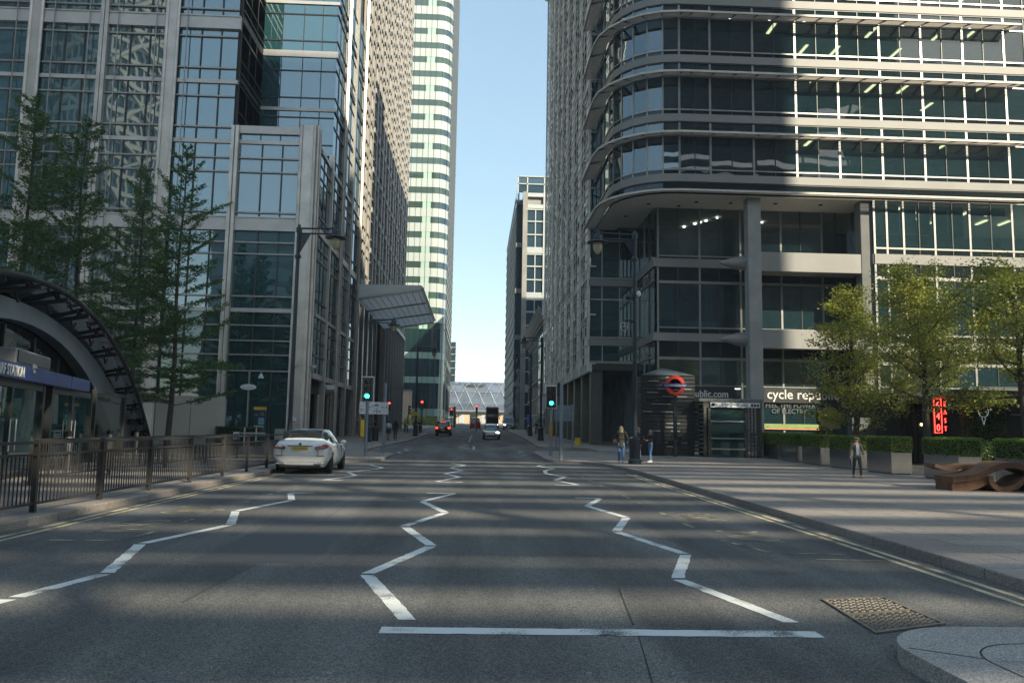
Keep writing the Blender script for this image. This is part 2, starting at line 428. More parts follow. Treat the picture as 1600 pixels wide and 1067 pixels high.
# ------------------------------------------------------------------ camera, sun, sky
cam = bpy.data.cameras.new('camera'); co = bpy.data.objects.new('camera', cam); COL.objects.link(co)
cam.sensor_width = 36.0; cam.lens = 1244.0 * 36.0 / 1600.0; cam.clip_start = .05; cam.clip_end = 6000
R = Matrix.Rotation(-radians(2.49), 4, 'Z') @ Matrix.Rotation(pi / 2 + radians(6.26), 4, 'X') @ Matrix.Rotation(radians(1.0), 4, 'Z')
co.matrix_world = Matrix.Translation((0, 0, 1.6)) @ R
S.camera = co

SUN_EL, SUN_AZ = radians(31), radians(57)          # sun stands behind the camera, to the right
sdir = Vector((cos(SUN_EL) * cos(SUN_AZ), -cos(SUN_EL) * sin(SUN_AZ), sin(SUN_EL)))
sl = bpy.data.lights.new('sun', 'SUN'); sl.energy = 2.5; sl.angle = radians(.5); sl.color = (1, .88, .73)
so = bpy.data.objects.new('sun', sl); COL.objects.link(so); so.location = (40, -60, 90)
so.rotation_euler = sdir.to_track_quat('Z', 'Y').to_euler()
w = bpy.data.worlds.new('World'); S.world = w; w.use_nodes = True
nt = w.node_tree; bg = nt.nodes['Background']
sk = N(nt, 'ShaderNodeTexSky', sky_type='NISHITA', sun_disc=False)
sk.sun_elevation = SUN_EL; sk.sun_rotation = atan2(sdir.x, sdir.y)
sk.air_density = 1.0; sk.dust_density = .6; sk.ozone_density = 1.2; sk.altitude = 20
gm = N(nt, 'ShaderNodeGamma'); gm.inputs[1].default_value = .5
hs_ = N(nt, 'ShaderNodeHueSaturation'); hs_.inputs['Saturation'].default_value = 1.45
L(nt, sk.outputs[0], gm.inputs[0]); L(nt, gm.outputs[0], hs_.inputs['Color']); L(nt, hs_.outputs[0], bg.inputs[0]); bg.inputs[1].default_value = .15
S.view_settings.view_transform = 'Standard'; S.view_settings.look = 'None'
S.view_settings.exposure = 1.85; S.view_settings.gamma = 1.0
S.view_settings.use_white_balance = True; S.view_settings.white_balance_temperature = 6900; S.view_settings.white_balance_tint = 2
S.cycles.use_denoising = True
S.cycles.max_bounces = 8; S.cycles.transparent_max_bounces = 12; S.cycles.caustics_reflective = False; S.cycles.caustics_refractive = False

# ------------------------------------------------------------------ ground and road
ys = [-400, -100, -40] + [i * 2.0 for i in range(-10, 60)] + [130 + 10 * i for i in range(0, 18)] + [400, 900, 3500]
def gsheet(name, x0, x1, dz, mat, yr):
    mb = MB()
    for a, b in zip(yr[:-1], yr[1:]):
        mb.quad((x0, a, zg(min(a, 320)) + dz), (x1, a, zg(min(a, 320)) + dz), (x1, b, zg(min(b, 320)) + dz), (x0, b, zg(min(b, 320)) + dz))
    return structure(mb.build(name, mat, merge=True))
gsheet('ground', -2500, 2500, -.03, m_concd, ys)
gsheet('road', -30, 40, 0.0, m_asphalt, [y for y in ys if -40 <= y <= 310])

def densify(pl, step=2.5):
    out = [pl[0]]
    for a, b in zip(pl[:-1], pl[1:]):
        n = max(1, int(math.hypot(b[0] - a[0], b[1] - a[1]) / step))
        for i in range(1, n + 1):
            out.append((a[0] + (b[0] - a[0]) * i / n, a[1] + (b[1] - a[1]) * i / n))
    return out
def kerbed(edge, xfar, matp, sgn, name='pavement'):
    e = densify(edge)
    # inner line of the kerb stones
    inn = []
    for i, p in enumerate(e):
        a = e[max(i - 1, 0)]; b = e[min(i + 1, len(e) - 1)]
        dx, dy = b[0] - a[0], b[1] - a[1]; l = math.hypot(dx, dy) or 1
        nx, ny = dy / l * sgn, -dx / l * sgn
        inn.append((p[0] + nx * .3, p[1] + ny * .3))
    mb = MB(); kb = MB()
    for i in range(len(e) - 1):
        (ax, ay), (bx, by) = e[i], e[i + 1]; (cx, cy), (dx, dy) = inn[i], inn[i + 1]
        za, zb = zg(ay) + KERB, zg(by) + KERB
        if by - ay > .02 or dy > cy:
            mb.quad((cx, cy, zg(cy) + KERB), (xfar, cy, zg(cy) + KERB), (xfar, dy, zg(dy) + KERB), (dx, dy, zg(dy) + KERB))
        kb.quad((ax, ay, za), (cx, cy, zg(cy) + KERB), (dx, dy, zg(dy) + KERB), (bx, by, zb))
        kb.quad((ax, ay, zg(ay) - .02), (bx, by, zg(by) - .02), (bx, by, zb), (ax, ay, za))
    o = structure(mb.build(name, matp, merge=True))
    k = structure(kb.build('kerb', m_kerb, merge=True))
    bv = k.modifiers.new('bevel', 'BEVEL'); bv.width = .02; bv.segments = 2; bv.limit_method = 'ANGLE'; bv.angle_limit = radians(50)
    return o
def arc(cx, cy, r, a0, a1, n=6):
    return [(cx + r * cos(radians(a0 + (a1 - a0) * i / n)), cy + r * sin(radians(a0 + (a1 - a0) * i / n))) for i in range(n + 1)]

kerbed([(5.6, -40), (5.7, 6), (5.86, 11), (5.92, 16), (6.12, 29.5), (6.1, 32), (5.95, 34.8), (5.6, 36.6), (5.0, 37.7), (4.2, 38.6), (3.7, 39.0), (3.5, 39.8),
        (3.5, 48.6), (3.8, 49.8), (4.6, 50.4)], 90, m_plaza, 1, 'plaza')
kerbed([(8.0, 50.4), (8.0, 56.0), (7.2, 57.6), (6.2, 58.2), (4.9, 58.5), (4.6, 59.5), (4.9, 72), (5.15, 89), (5.3, 120), (6.0, 150), (6.0, 300)], 90, m_pave, 1)
kerbed([(-6.75, -40), (-6.75, 33.6), (-6.5, 34.8), (-5.6, 35.6), (-4.7, 36.0), (-4.32, 36.8), (-4.3, 43.4), (-4.7, 44.4), (-6.0, 45.2), (-6.5, 46.5), (-6.5, 55), (-6.3, 57),
        (-5.7, 68), (-5.65, 98), (-6.4, 101.5), (-9, 104), (-10, 108)], -90, m_pave, -1)
kerbed([(-10, 140), (-9.5, 143), (-8.9, 150), (-8.9, 300)], -90, m_pave, -1)

# traffic island, bottom right of the road
isl = [(3.0, -6), (3.0, 5.45)] + arc(3.75, 5.5, .75, 180, 90, 8) + [(4.6, 6.25)] + arc(4.6, 5.5, .75, 90, 0, 8) + [(5.35, -6)]
mb = MB()
mb.add([(x, y, KERB) for x, y in isl], [tuple(range(len(isl)))])
for a, b in zip(isl[:-1], isl[1:]):
    mb.quad((a[0], a[1], -.02), (b[0], b[1], -.02), (b[0], b[1], KERB), (a[0], a[1], KERB))
o = mb.build('traffic_island', m_island, bevel=.015); o.data.materials[0] = m_island
tag(o, 'low granite traffic island with rounded end at the edge of the road', 'traffic island')
gv = MB()
inner = [(3.42, -6), (3.42, 5.0)] + arc(3.92, 5.25, .5, 180, 90, 8) + [(4.5, 5.75)]
for a, b in zip(inner[:-1], inner[1:]):
    dx, dy = b[0] - a[0], b[1] - a[1]; l = math.hypot(dx, dy); nx, ny = dy / l * .007, -dx / l * .007
    gv.quad((a[0] - nx, a[1] - ny, KERB + .002), (b[0] - nx, b[1] - ny, KERB + .002), (b[0] + nx, b[1] + ny, KERB + .002), (a[0] + nx, a[1] + ny, KERB + .002))
for yy, x0 in ((5.3, 3.45), (4.85, 3.43), (4.2, 3.43)):
    gv.quad((x0, yy - .003, KERB + .002), (5.3, yy - .003, KERB + .002), (5.3, yy + .003, KERB + .002), (x0, yy + .003, KERB + .002))
gv.quad((3.05, 5.62, KERB + .002), (3.42, 5.36, KERB + .002), (3.43, 5.37, KERB + .002), (3.06, 5.63, KERB + .002))
gv.build('joint', m_groove, o)

# ------------------------------------------------------------------ road markings (4 mm above the road)
RM = random.Random(2)
def mark(pts, wd, mat, name='road_marking', lift=.004, square=True):
    mb = MB()
    for a, b in zip(pts[:-1], pts[1:]):
        dx, dy = b[0] - a[0], b[1] - a[1]; l = math.hypot(dx, dy)
        nx, ny = (wd / 2, 0) if (square and abs(dy) > abs(dx) * .6) else (dy / l * wd / 2, -dx / l * wd / 2)
        near = min(a[1], b[1]) < 24
        n = max(1, int(l / (.09 if near and wd > .1 else 3)))
        jt = lambda: RM.gauss(0, .004) if near else 0
        L0 = jt(); R0_ = jt()
        for i in range(n):
            t0, t1 = i / n, (i + 1) / n
            p = (a[0] + dx * t0, a[1] + dy * t0); q = (a[0] + dx * t1, a[1] + dy * t1)
            L1 = jt(); R1_ = jt(); k0, k1, k2, k3 = 1 + L0 / wd * 2, 1 + R0_ / wd * 2, 1 + R1_ / wd * 2, 1 + L1 / wd * 2
            mb.quad((p[0] - nx * k0, p[1] - ny * k0, zg(p[1]) + lift), (p[0] + nx * k1, p[1] + ny * k1, zg(p[1]) + lift), (q[0] + nx * k2, q[1] + ny * k2, zg(q[1]) + lift), (q[0] - nx * k3, q[1] - ny * k3, zg(q[1]) + lift))
            L0, R0_ = L1, R1_
    return structure(mb.build(name, mat))
def zig(pts, mat=None, wd=.15):
    for i, (a, b) in enumerate(zip(pts[:-1], pts[1:])):     # small gap between the strokes
        d = (b[0] - a[0], b[1] - a[1]); l = math.hypot(*d); g = .05 / l
        mark([(a[0] + d[0] * g, a[1] + d[1] * g), (b[0] - d[0] * g, b[1] - d[1] * g)], wd, mat or m_white, 'zigzag_marking')
mark([(-.72, 6.55), (2.8, 6.5)], .2, m_white, 'stop_line', square=False)
zig([(-.52, 6.85), (-1.15, 8.95), (-.56, 11.1), (-1.13, 13.25), (-.53, 15.4), (-1.13, 17.65), (-.5, 19.8)]); mark([(-1.15, 19.85), (-.45, 19.85)], .15, m_white, 'zigzag_marking', square=False)
zig([(2.74, 6.85), (2.24, 8.85), (2.8, 10.6), (2.27, 12.85), (2.84, 14.95), (2.4, 17.1), (2.95, 18.9)]); mark([(2.4, 19.1), (3.0, 19.1)], .15, m_white, 'zigzag_marking', square=False)
zig([(-4.4, 6.4), (-4.15, 7.6), (-3.88, 8.85), (-4.4, 11.0), (-3.88, 13.15), (-4.4, 15.2), (-3.9, 17.5), (-4.33, 19.3)]); mark([(-4.38, 19.4), (-3.78, 19.4)], .15, m_white, 'zigzag_marking', square=False)
zig([(-1.15, 24.1), (-.5, 26.5), (-1.05, 28.4), (-.45, 30.5), (-.98, 32.5), (-.42, 34.7), (-1.05, 36.6)]); mark([(-1.1, 24.0), (-.35, 24.0)], .15, m_white, 'zigzag_marking', square=False)
zig([(3.05, 23.6), (2.55, 25.6), (3.1, 27.4), (2.6, 29.4), (2.75, 31.5), (3.3, 33.2), (2.7, 35.2), (3.2, 36.6)]); mark([(2.35, 23.4), (3.05, 23.4)], .15, m_white, 'zigzag_marking', square=False)
zig([(-4.45, 24.3), (-3.85, 26.4), (-4.45, 28.5), (-3.75, 30.6), (-3.6, 31.8), (-4.4, 34.0)]); mark([(-4.5, 24.1), (-3.9, 24.1)], .15, m_white, 'zigzag_marking', square=False)
zig([(-1.2, 53.5), (-.4, 55.5), (-1.2, 58.5), (-.5, 61.5), (-1.2, 64.5), (-.6, 67)], m_whitef)
zig([(2.6, 45.5), (3.1, 47.3), (2.6, 49), (3.1, 51), (2.7, 53)], m_whitef); zig([(-4.1, 45.5), (-4.6, 47.8), (-4.1, 50), (-4.6, 52.5), (-4.2, 54)], m_whitef)
mark([(-.1, 53.6), (-.1, 60.5)], .18, m_whitef); mark([(-1.0, 52.6), (.5, 52.6), (4.6, 66.5)], .14, m_whitef, square=False)
for k in range(4):
    mark([(1.3 + k * .95, 54.5 + k * 3.2), (1.9 + k * .95, 53.2 + k * 3.2)], .16, m_whitef)
mark([(-.55, 70), (-.45, 98)], .15, m_whitef)
mark([(-.2, 66.5), (3.2, 66.2)], .3, m_whitef, square=False)
for k in range(9):
    mark([(.3 + k * .55, 71.5 + (k % 3) * .8), (.62 + k * .55, 71.5 + (k % 2) * 1.0)], .2, m_whitef, square=False)
for k in range(6):
    mark([(-5 + k * .7, 84 + 2 * (k % 2)), (-4.6 + k * .7, 84 + 2 * (k % 2))], .2, m_whitef, square=False)
mark([(-5.4, 130), (0, 130)], .3, m_whitef, square=False)
mark([(3.4, 44.6), (-4.2, 44.2)], .1, m_whitef, square=False); mark([(3.4, 51.5), (.5, 52.3)], .08, m_whitef, square=False)
# studs and edge of the crossing between the two sets of zigzags
# double yellow lines along both kerbs
yl = [(5.42, -6), (5.45, 6), (5.6, 11), (5.66, 16), (5.84, 29.5)]
mark(yl, .085, m_yellow, 'yellow_line'); mark([(x - .2, y) for x, y in yl], .085, m_yellow, 'yellow_line')
mark([(-6.5, -6), (-6.5, 33)], .085, m_yellow, 'yellow_line'); mark([(-6.3, -6), (-6.3, 33)], .085, m_yellow, 'yellow_line')
mark([(-6.2, 46.5), (-6.2, 55), (-5.4, 69), (-5.35, 97)], .09, m_yellowf, 'yellow_line')
# bays: dashed outline and worn lettering
mark([(-5.75, 11.25), (-4.75, 11.3), (-4.72, 12.3)], .09, m_yellowf, 'bay_line')
for k in range(9):
    mark([(-4.72, 13.0 + k * 1.95), (-4.72, 13.95 + k * 1.95)], .09, m_yellowf, 'bay_line')
mark([(5.0, 10.75), (4.0, 10.8), (3.72, 12.0)], .09, m_yellowf, 'bay_line')
for k in range(9):
    mark([(3.7, 13.3 + k * 1.95), (3.7, 14.25 + k * 1.95)], .09, m_yellowf, 'bay_line')
mark([(4.4, 10.3), (5.3, 10.25)], .07, m_yellowf, 'bay_line', square=False)
for txt, x, y, rz, sz, sxx in (('TAXIS', -4.95, 12.0, pi / 2, 1.0, .62), ('ONLY', -4.95, 14.6, pi / 2, 1.0, .62), ('ONLY', 3.95, 13.3, -pi / 2, 1.0, .55), ('TAXIS', 3.95, 16.0, -pi / 2, 1.0, .55)):
    structure(text_mesh(txt, sz, m_yellowf, None, (x, y, .0045), (0, 0, rz), 'bay_lettering', .0002, sx=sxx))
# line of an old trench in the surface
mark([(1.34, 6.6), (1.13, 5.0), (.92, 3.0)], .006, m_groove, 'surface_joint', .0035)
mark([(1.34, 6.75), (1.5, 8.3)], .008, m_groove, 'surface_joint', .0035)

# drain cover with a field of cells
def dc(u, v):
    A, B, Cc, D = (3.27, 6.52), (4.06, 6.86), (4.08, 7.95), (3.39, 7.82)
    x = A[0] * (1 - u) * (1 - v) + B[0] * u * (1 - v) + Cc[0] * u * v + D[0] * (1 - u) * v
    y = A[1] * (1 - u) * (1 - v) + B[1] * u * (1 - v) + Cc[1] * u * v + D[1] * (1 - u) * v
    return x, y
m_iron = M('cast_iron', (.17, .145, .12), .6, .25, .35, 8, .3, 60, col2=(.11, .098, .085))
m_irond = M('cast_iron_recess', (.065, .058, .05), .8)
t = thing('drain_cover', 'rusty cast iron drain cover with honeycomb cells set in the asphalt', 'drain cover', (3.68, 7.2, 0))
mb = MB(); mb.M = Matrix.Translation((-3.68, -7.2, 0))
mb.quad(*[(*dc(u, v), .004) for u, v in ((0, 0), (1, 0), (1, 1), (0, 1))])
mb.build('base_plate', m_irond, t)
mb = MB(); mb.M = Matrix.Translation((-3.68, -7.2, 0))
def bar(u0, v0, u1, v1, h=.016):
    a = [(u0, v0), (u1, v0), (u1, v1), (u0, v1)]
    lo = [(*dc(u, v), .004) for u, v in a]; hi = [(*dc(u, v), h) for u, v in a]
    mb.add(lo + hi, [(4, 5, 6, 7), (0, 1, 5, 4), (1, 2, 6, 5), (2, 3, 7, 6), (3, 0, 4, 7)])
bar(0, 0, 1, .03); bar(0, .97, 1, 1); bar(0, .03, .04, .97); bar(.96, .03, 1, .97); bar(.04, .49, .96, .51)
mb.build('frame', m_iron, t)
mb = MB(); mb.M = Matrix.Translation((-3.68, -7.2, 0))
NU, NV = 8, 11
for j in range(NV):
    for i in range(NU):
        u = .04 + .92 * (i + .5 + (.25 if j % 2 else -.25)) / NU; v = .03 + .94 * (j + .5) / NV
        if abs(v - .5) < .05: continue
        ring = []
        for rr, zz in ((1.12, .006), (1.0, .015), (.72, .015), (.62, .005)):
            ring.append([(*dc(min(.985, max(.015, u + .055 * rr * cos(k * pi / 3))), min(.985, max(.015, v + .042 * rr * sin(k * pi / 3)))), zz) for k in range(6)])
        mb.loft(ring, closed=True)
mb.build('grating', m_iron, t)

# repaired patches and a sealed seam in the carriageway
m_patch = M('asphalt_patch', (.082, .083, .085), .85, 0, .3, 60, .5, 90); m_patch2 = M('asphalt_patch_pale', (.15, .147, .14), .85, 0, .3, 60, .5, 90)
for (x0, x1, y0, y1, mt) in ((-3.3, -1.9, 9.6, 13.9, m_patch), (.6, 1.5, 13.2, 19.5, m_patch), (3.25, 3.65, 9.2, 16.5, m_patch), (-6.0, -4.9, 17.5, 21.6, m_patch), (-3.1, 2.4, 20.4, 21.1, m_patch)):
    mb = MB(); mb.quad((x0, y0, .0018), (x1, y0 + .03, .0018), (x1 - .03, y1, .0018), (x0 + .02, y1 - .02, .0018)); structure(mb.build('road_patch', mt))
mark([(-2.6, 7.5), (-2.5, 9.5), (-2.62, 20), (-2.5, 33)], .008, m_groove, 'surface_joint', .0025)
# ------------------------------------------------------------------ buildings
class Bld:
    """a building: an Empty at its base; facade pieces are given in world coordinates of the wall"""
    def __init__(s, name, label, cat, base, group=None):
        s.t = thing(name, label, cat, base, 0, group); s.b = Vector(base); s.nw = 0; s.rest = {}
    def F(s, x, y, a):                       # facade frame: origin on the ground line, a = direction of s
        return (x, y, a)
    def put(s, mb, name, mats, F=None, **k):
        if F is None:
            return mb.build(name, mats, s.t, (-s.b.x, -s.b.y, -s.b.z), 0, **k)
        return mb.build(name, mats, s.t, (F[0] - s.b.x, F[1] - s.b.y, -s.b.z), F[2], **k)
    def win(s, F, s0, s1, z0, z1, hl=(), ml=(), n=0.0, glass=None, bar=None, bar2=None, hw=.05, proud=.07, name='window', low=None, room=None):
        """one window: glass with its glazing bars; origin at its lower left corner"""
        mb = MB()
        w, h = s1 - s0, z1 - z0
        mb.m = 0; mb.fq(0, w, 0, 0, h)
        if low:                                # opaque strips of spandrel glass
            mb.m = 2
            for a, b in low: mb.fq(0, w, .006, a, b)
        mb.m = 1
        for z in hl:
            zz, t = z if isinstance(z, tuple) else (z, hw)
            mb.fb(0, w, .008, proud, zz - t, zz + t)
        mb.m = 3
        for x in ml:
            xx, t = x if isinstance(x, tuple) else (x, hw * .7)
            mb.m = 1 if xx == 0 else 3
            mb.fb(xx - t, xx + t, .008, proud * .8, 0, h)
        mats = [glass or m_glassL, bar or m_mullL, m_glassRd, bar2 or bar or m_mull]
        ox, oy = F[0] + cos(F[2]) * s0 + sin(F[2]) * n, F[1] + sin(F[2]) * s0 - cos(F[2]) * n
        if s.nw < 96:
            s.nw += 1
            return mb.build(name, mats, s.t, (ox - s.b.x, oy - s.b.y, z0 - s.b.z), F[2], keepn=True)
        key = tuple(id(m) for m in mats)
        if key not in s.rest: s.rest[key] = (MB(), mats)
        R_ = s.rest[key][0]
        T = Matrix.Translation((ox, oy, z0)) @ Matrix.Rotation(F[2], 4, 'Z')
        b = len(R_.v); R_.v += [tuple(T @ Vector(p)) for p in mb.v]
        R_.f += [[b + i for i in f] for f in mb.f]; R_.mi += mb.mi
    def finish(s):
        for k, (mb, mats) in s.rest.items():
            o = mb.build('window', mats, s.t, (-s.b.x, -s.b.y, -s.b.z), 0, keepn=True); o['kind'] = 'stuff'

# ============ left: tall glass and steel office tower
YL, XS = 60.0, -12.65
B = Bld('glass_office_tower', 'tall glass office tower with steel columns rising on the left of the street', 'office tower', (-24, 60, zg(60)))
FL = (0, YL, 0.0)                          # s = world x
FS = (XS, 0, pi / 2)                       # s = world y, facing the street
FN = (0, 66.2, 0.0)                        # wall at the back of the notch
mb = MB()
mb.box(-46, -18.95, YL + .35, 128, 0, 96); mb.box(-19.2, XS - .35, 66.55, 82, 24, 96); mb.box(-18.95, XS - .35, YL + .35, 82, 5.4, 24.0)
mb.box(-18.95, XS - 2.2, YL + 2, 82, 0, 5.4); mb.box(-18.95, XS - .35, 82, 136, 16.4, 96); mb.box(-18.95, XS - 6, 82, 107, 0, 16.4); mb.box(-18.95, XS - .5, 107, 136, 0, 16.4)
B.put(mb, 'wall', m_core)
# big steel columns of the front
def column(F, s, wd, z0, z1, twin, n0=-.1, mat=m_column):
    m_ = MB()
    if twin:                               # pair of tubes
        for d in (-wd * .27, wd * .27):
            m_.fb(s + d - wd * .23, s + d + wd * .23, n0, .42, z0, z1)
        m_.fb(s - wd * .1, s + wd * .1, n0, .2, z0, z1)
    else:                                  # flat pier between two tubes
        m_.fb(s - wd * .32, s + wd * .32, n0, .3, z0, z1)
        for d in (-wd * .41, wd * .41):
            m_.tube([(s + d, -.32, z0), (s + d, -.32, z1)], wd * .13, 10)
    return B.put(m_, 'column', mat, F, bevel=.03)
for s, wd, tw, top in ((-44.7, 1.05, False, 96), (-39.5, .6, True, 96), (-34.4, 1.05, False, 96), (-29.25, .6, True, 96), (-24.1, 1.05, False, 96), (-18.85, .6, True, 24.3)):
    column(FL, s, wd, 0, top, tw)
# corner pier of the podium: a bundle of tubes
m_ = MB()
for dx, dy, r in ((-.62, -.28, .13), (.42, -.28, .13), (.62, .0, .13), (.62, .8, .13)):
    m_.tube([(-13.25 + dx, YL + dy, 0), (-13.25 + dx, YL + dy, 24.6)], r, 10)
m_.box(-13.75, -12.7, YL - .25, YL + .9, 0, 24.55)
B.put(m_, 'column', m_column, bevel=.03)
lev = [.2, 10.1, 16.7, 23.1, 27.84, 32.6, 37.4, 42.1]
thick = {16.7, 32.6, 42.1}
sub = {0: [5.55, 6.75, 7.81, 8.96], 1: [11.15, 14.38, 15.27], 2: [17.58, 20.73, 21.83], 3: [24.21, 26.66], 4: [28.92, 31.47], 5: [33.7, 36.3], 6: [38.5, 41]}
for z in lev[1:]:
    t = .48 if z in thick else .15
    m_ = MB(); m_.fb(-46, -18.95 if z > 24.3 else -13.9, -.1, .14 if t < .2 else .2, z - t, z + t)
    if t > .2:
        m_.fb(-46, -18.95 if z > 24.3 else -13.9, -.1, .27, z - t - .06, z - t + .03); m_.fb(-46, -18.95 if z > 24.3 else -13.9, -.1, .27, z + t - .03, z + t + .06)
    B.put(m_, 'spandrel', m_spandrel, FL)
cols = [(-44.7, .5), (-39.5, .3), (-34.4, .5), (-29.25, .3), (-24.1, .5), (-18.85, .3), (-13.25, .75)]
for f in range(7):
    z0, z1 = lev[f], lev[f + 1]
    a = z0 + (.48 if z0 in thick else .15) if f else z0
    b = z1 - (.48 if z1 in thick else .15)
    for i in range(len(cols) - 1):
        if i == 5 and f > 2: continue
        if i < 2 and f > 5: continue
        s0, s1 = cols[i][0] + cols[i][1], cols[i + 1][0] - cols[i + 1][1]
        w_ = s1 - s0
        B.win(FL, s0, s1, a, b, [(q - a, .055) for q in sub[f]], [(w_ * .38, .035), (w_ * .72, .035)], glass=m_glassLd if f == 0 else m_glassL, bar=m_mullL, bar2=m_mull, proud=.16)
B.win(FL, -18.5, -14.0, 23.25, 23.75, [], [(1.5, .035), (3, .035)], bar=m_mull)
m_ = MB(); m_.fb(-18.95, -13.9, -.1, .22, 23.75, 24.35); B.put(m_, 'parapet', m_spandrel, FL)
# slim wires in front of the glass
for s in (-33.0, -35.8, -30.35, -28.2, -25.3, -22.95):
    m_ = MB(); m_.fb(s - .03, s + .03, .34, .42, 12, 60); B.put(m_, 'guide_rail', m_mullL, FL)
# notch: side wall looking east, and back wall
FX = (-18.95, 0, pi / 2)
for f, (a, b) in enumerate(((24.35, 28.2), (28.5, 33.0), (33.6, 37.8), (38.1, 43))):
    B.win(FX, YL + .4, 66.2, a, b, [(.35, .06), (1.3, .05), (3.4, .05)], [(1.9, .03), (3.8, .03)], glass=m_glassLd, bar=m_mull)
    B.win(FN, -18.95, XS, a, b, [(.9, .05), (3.3, .05)], [(1.6, .03), (3.4, .03), (5.0, .03)], glass=m_glassL, bar=m_mull)
for z, t in ((28.35, .14), (33.3, .28), (37.95, .14)):
    m_ = MB(); m_.fb(-18.9, XS + .1, -.1, .12, z - t, z + t); B.put(m_, 'spandrel', m_spandrel, FN)
    m_ = MB(); m_.fb(66.1, 81.4, -.1, .1, z - t, z + t); B.put(m_, 'spandrel', m_darkmet, FS)
# street side of the podium
piers = [(60.9, .7), (65.9, .14), (71.1, .34), (76.3, .14), (81.7, .34)]
for s, hw in piers[1:]:
    m_ = MB(); top = 24.3 if s < 66 else 96
    m_.fb(s - hw, s + hw, -.2, .24, 0, top)
    if hw > .2: m_.tube([(s - hw, -.2, 0), (s - hw, -.2, top)], .13, 8); m_.tube([(s + hw, -.2, 0), (s + hw, -.2, top)], .13, 8)
    B.put(m_, 'column', m_column, FS)
for a, b, subl in ((5.5, 10.0, (1.5, 2.6, 3.6)), (10.25, 16.4, (1.0, 4.2, 5.1)), (16.95, 22.95, (.9, 4.0, 5.0)), (23.25, 28.2, (1.0, 3.6)), (28.5, 33, (.9, 3.4)), (33.6, 37.8, (.9, 3.3)), (38.1, 43, (.9, 3.4))):
    for i in range(4):
        if i == 0 and a > 22: continue
        s0, s1 = piers[i][0] + piers[i][1], piers[i + 1][0] - piers[i + 1][1]
        B.win(FS, s0, s1, a, b, [(q, .06) for q in subl], [((s1 - s0) / 3, .035), ((s1 - s0) * 2 / 3, .035)], glass=m_glassL, bar=m_mull)
for z, t in ((5.4, .2), (10.12, .14), (16.68, .28), (23.1, .15)):
    m_ = MB(); m_.fb(61.6, 81.4, -.1, .12, z - t, z + t); B.put(m_, 'spandrel', m_spandrel, FS)
# ground floor: dark entrances with a steel drum over the doors
for a, b in ((71.45, 76.1), (76.5, 81.3)):
    B.win(FS, a, b, .5, 5.2, [(1.2, .05), (3.6, .06)], [(1.5, .05), (3.1, .05)], glass=m_glassLd, bar=m_mull, n=-.6)
B.win(FS, 61.7, 71, .4, 5.2, [(2.6, .06)], [(1.5, .05), (3.1, .05), (4.8, .05), (6.4, .05), (8, .05)], glass=m_glassLd, bar=m_mull, n=-2.0)
m_ = MB(); m_.tube([(XS - 2, 67.0, 4.6), (XS + .9, 67.0, 4.6)], .42, 16); B.put(m_, 'door_drum', m_steel, smooth=False)
m_ = MB(); m_.tube([(XS - .9, 68.8, .3), (XS - .9, 68.8, 5.4)], .35, 16); B.put(m_, 'column', m_column)
# tall recess behind the canopy
for k, s in enumerate((84.5, 88.5, 92.5, 96.5, 100.5, 104.5)):
    m_ = MB(); m_.box(XS - 1.4, XS - .6, s - .45, s + .45, 0, 16.4); B.put(m_, 'column', m_column)
for k in range(6):
    B.win(FS, 82.2 + k * 4.1, 82.2 + (k + 1) * 4.1, .7, 16.3, [(3.6, .08), (8, .06), (12, .06)], [(1.3, .04), (2.7, .04)], n=-5.9, glass=m_glassLd, bar=m_mull)
# upper street side: stone piers with deep windows
NP = 17; P0, PD = 82.9, 3.25
for k in range(NP):
    s = P0 + k * PD
    m_ = MB(); m_.fb(s - .62, s + .62, -.3, .10 + (.06 if k % 2 else 0), 16.5, 96); B.put(m_, 'pier', m_stone, FS)
for k in range(NP - 1):
    s0, s1 = P0 + k * PD + .62, P0 + (k + 1) * PD - .62
    for f in range(12):
        z0 = 16.6 + f * 4.75
        B.win(FS, s0, s1, z0, z0 + 4.75, [(.28, .28), (1.5, .05), (3.6, .05)], [(1.0, .05)], n=.0, glass=m_glassLd, bar=m_stone, proud=.22)
for k in range(9):
    s = 107.6 + k * 3.5
    m_ = MB(); m_.fb(s - .1, s + .1, -.5, .25, .5, 16.4); B.put(m_, 'fin', m_mullL, FS)
    if k < 8:
        B.win(FS, s + .1, s + 3.4, .6, 16.3, [(z, .06) for z in (2.8, 5.0, 7.2, 9.4, 11.6, 13.8)], [(1.6, .04)], n=-.2, glass=m_glassL, bar=m_mull)
m_ = MB(); m_.fb(107, 136, -.4, .3, 16.3, 16.75); B.put(m_, 'spandrel', m_spandrel, FS)
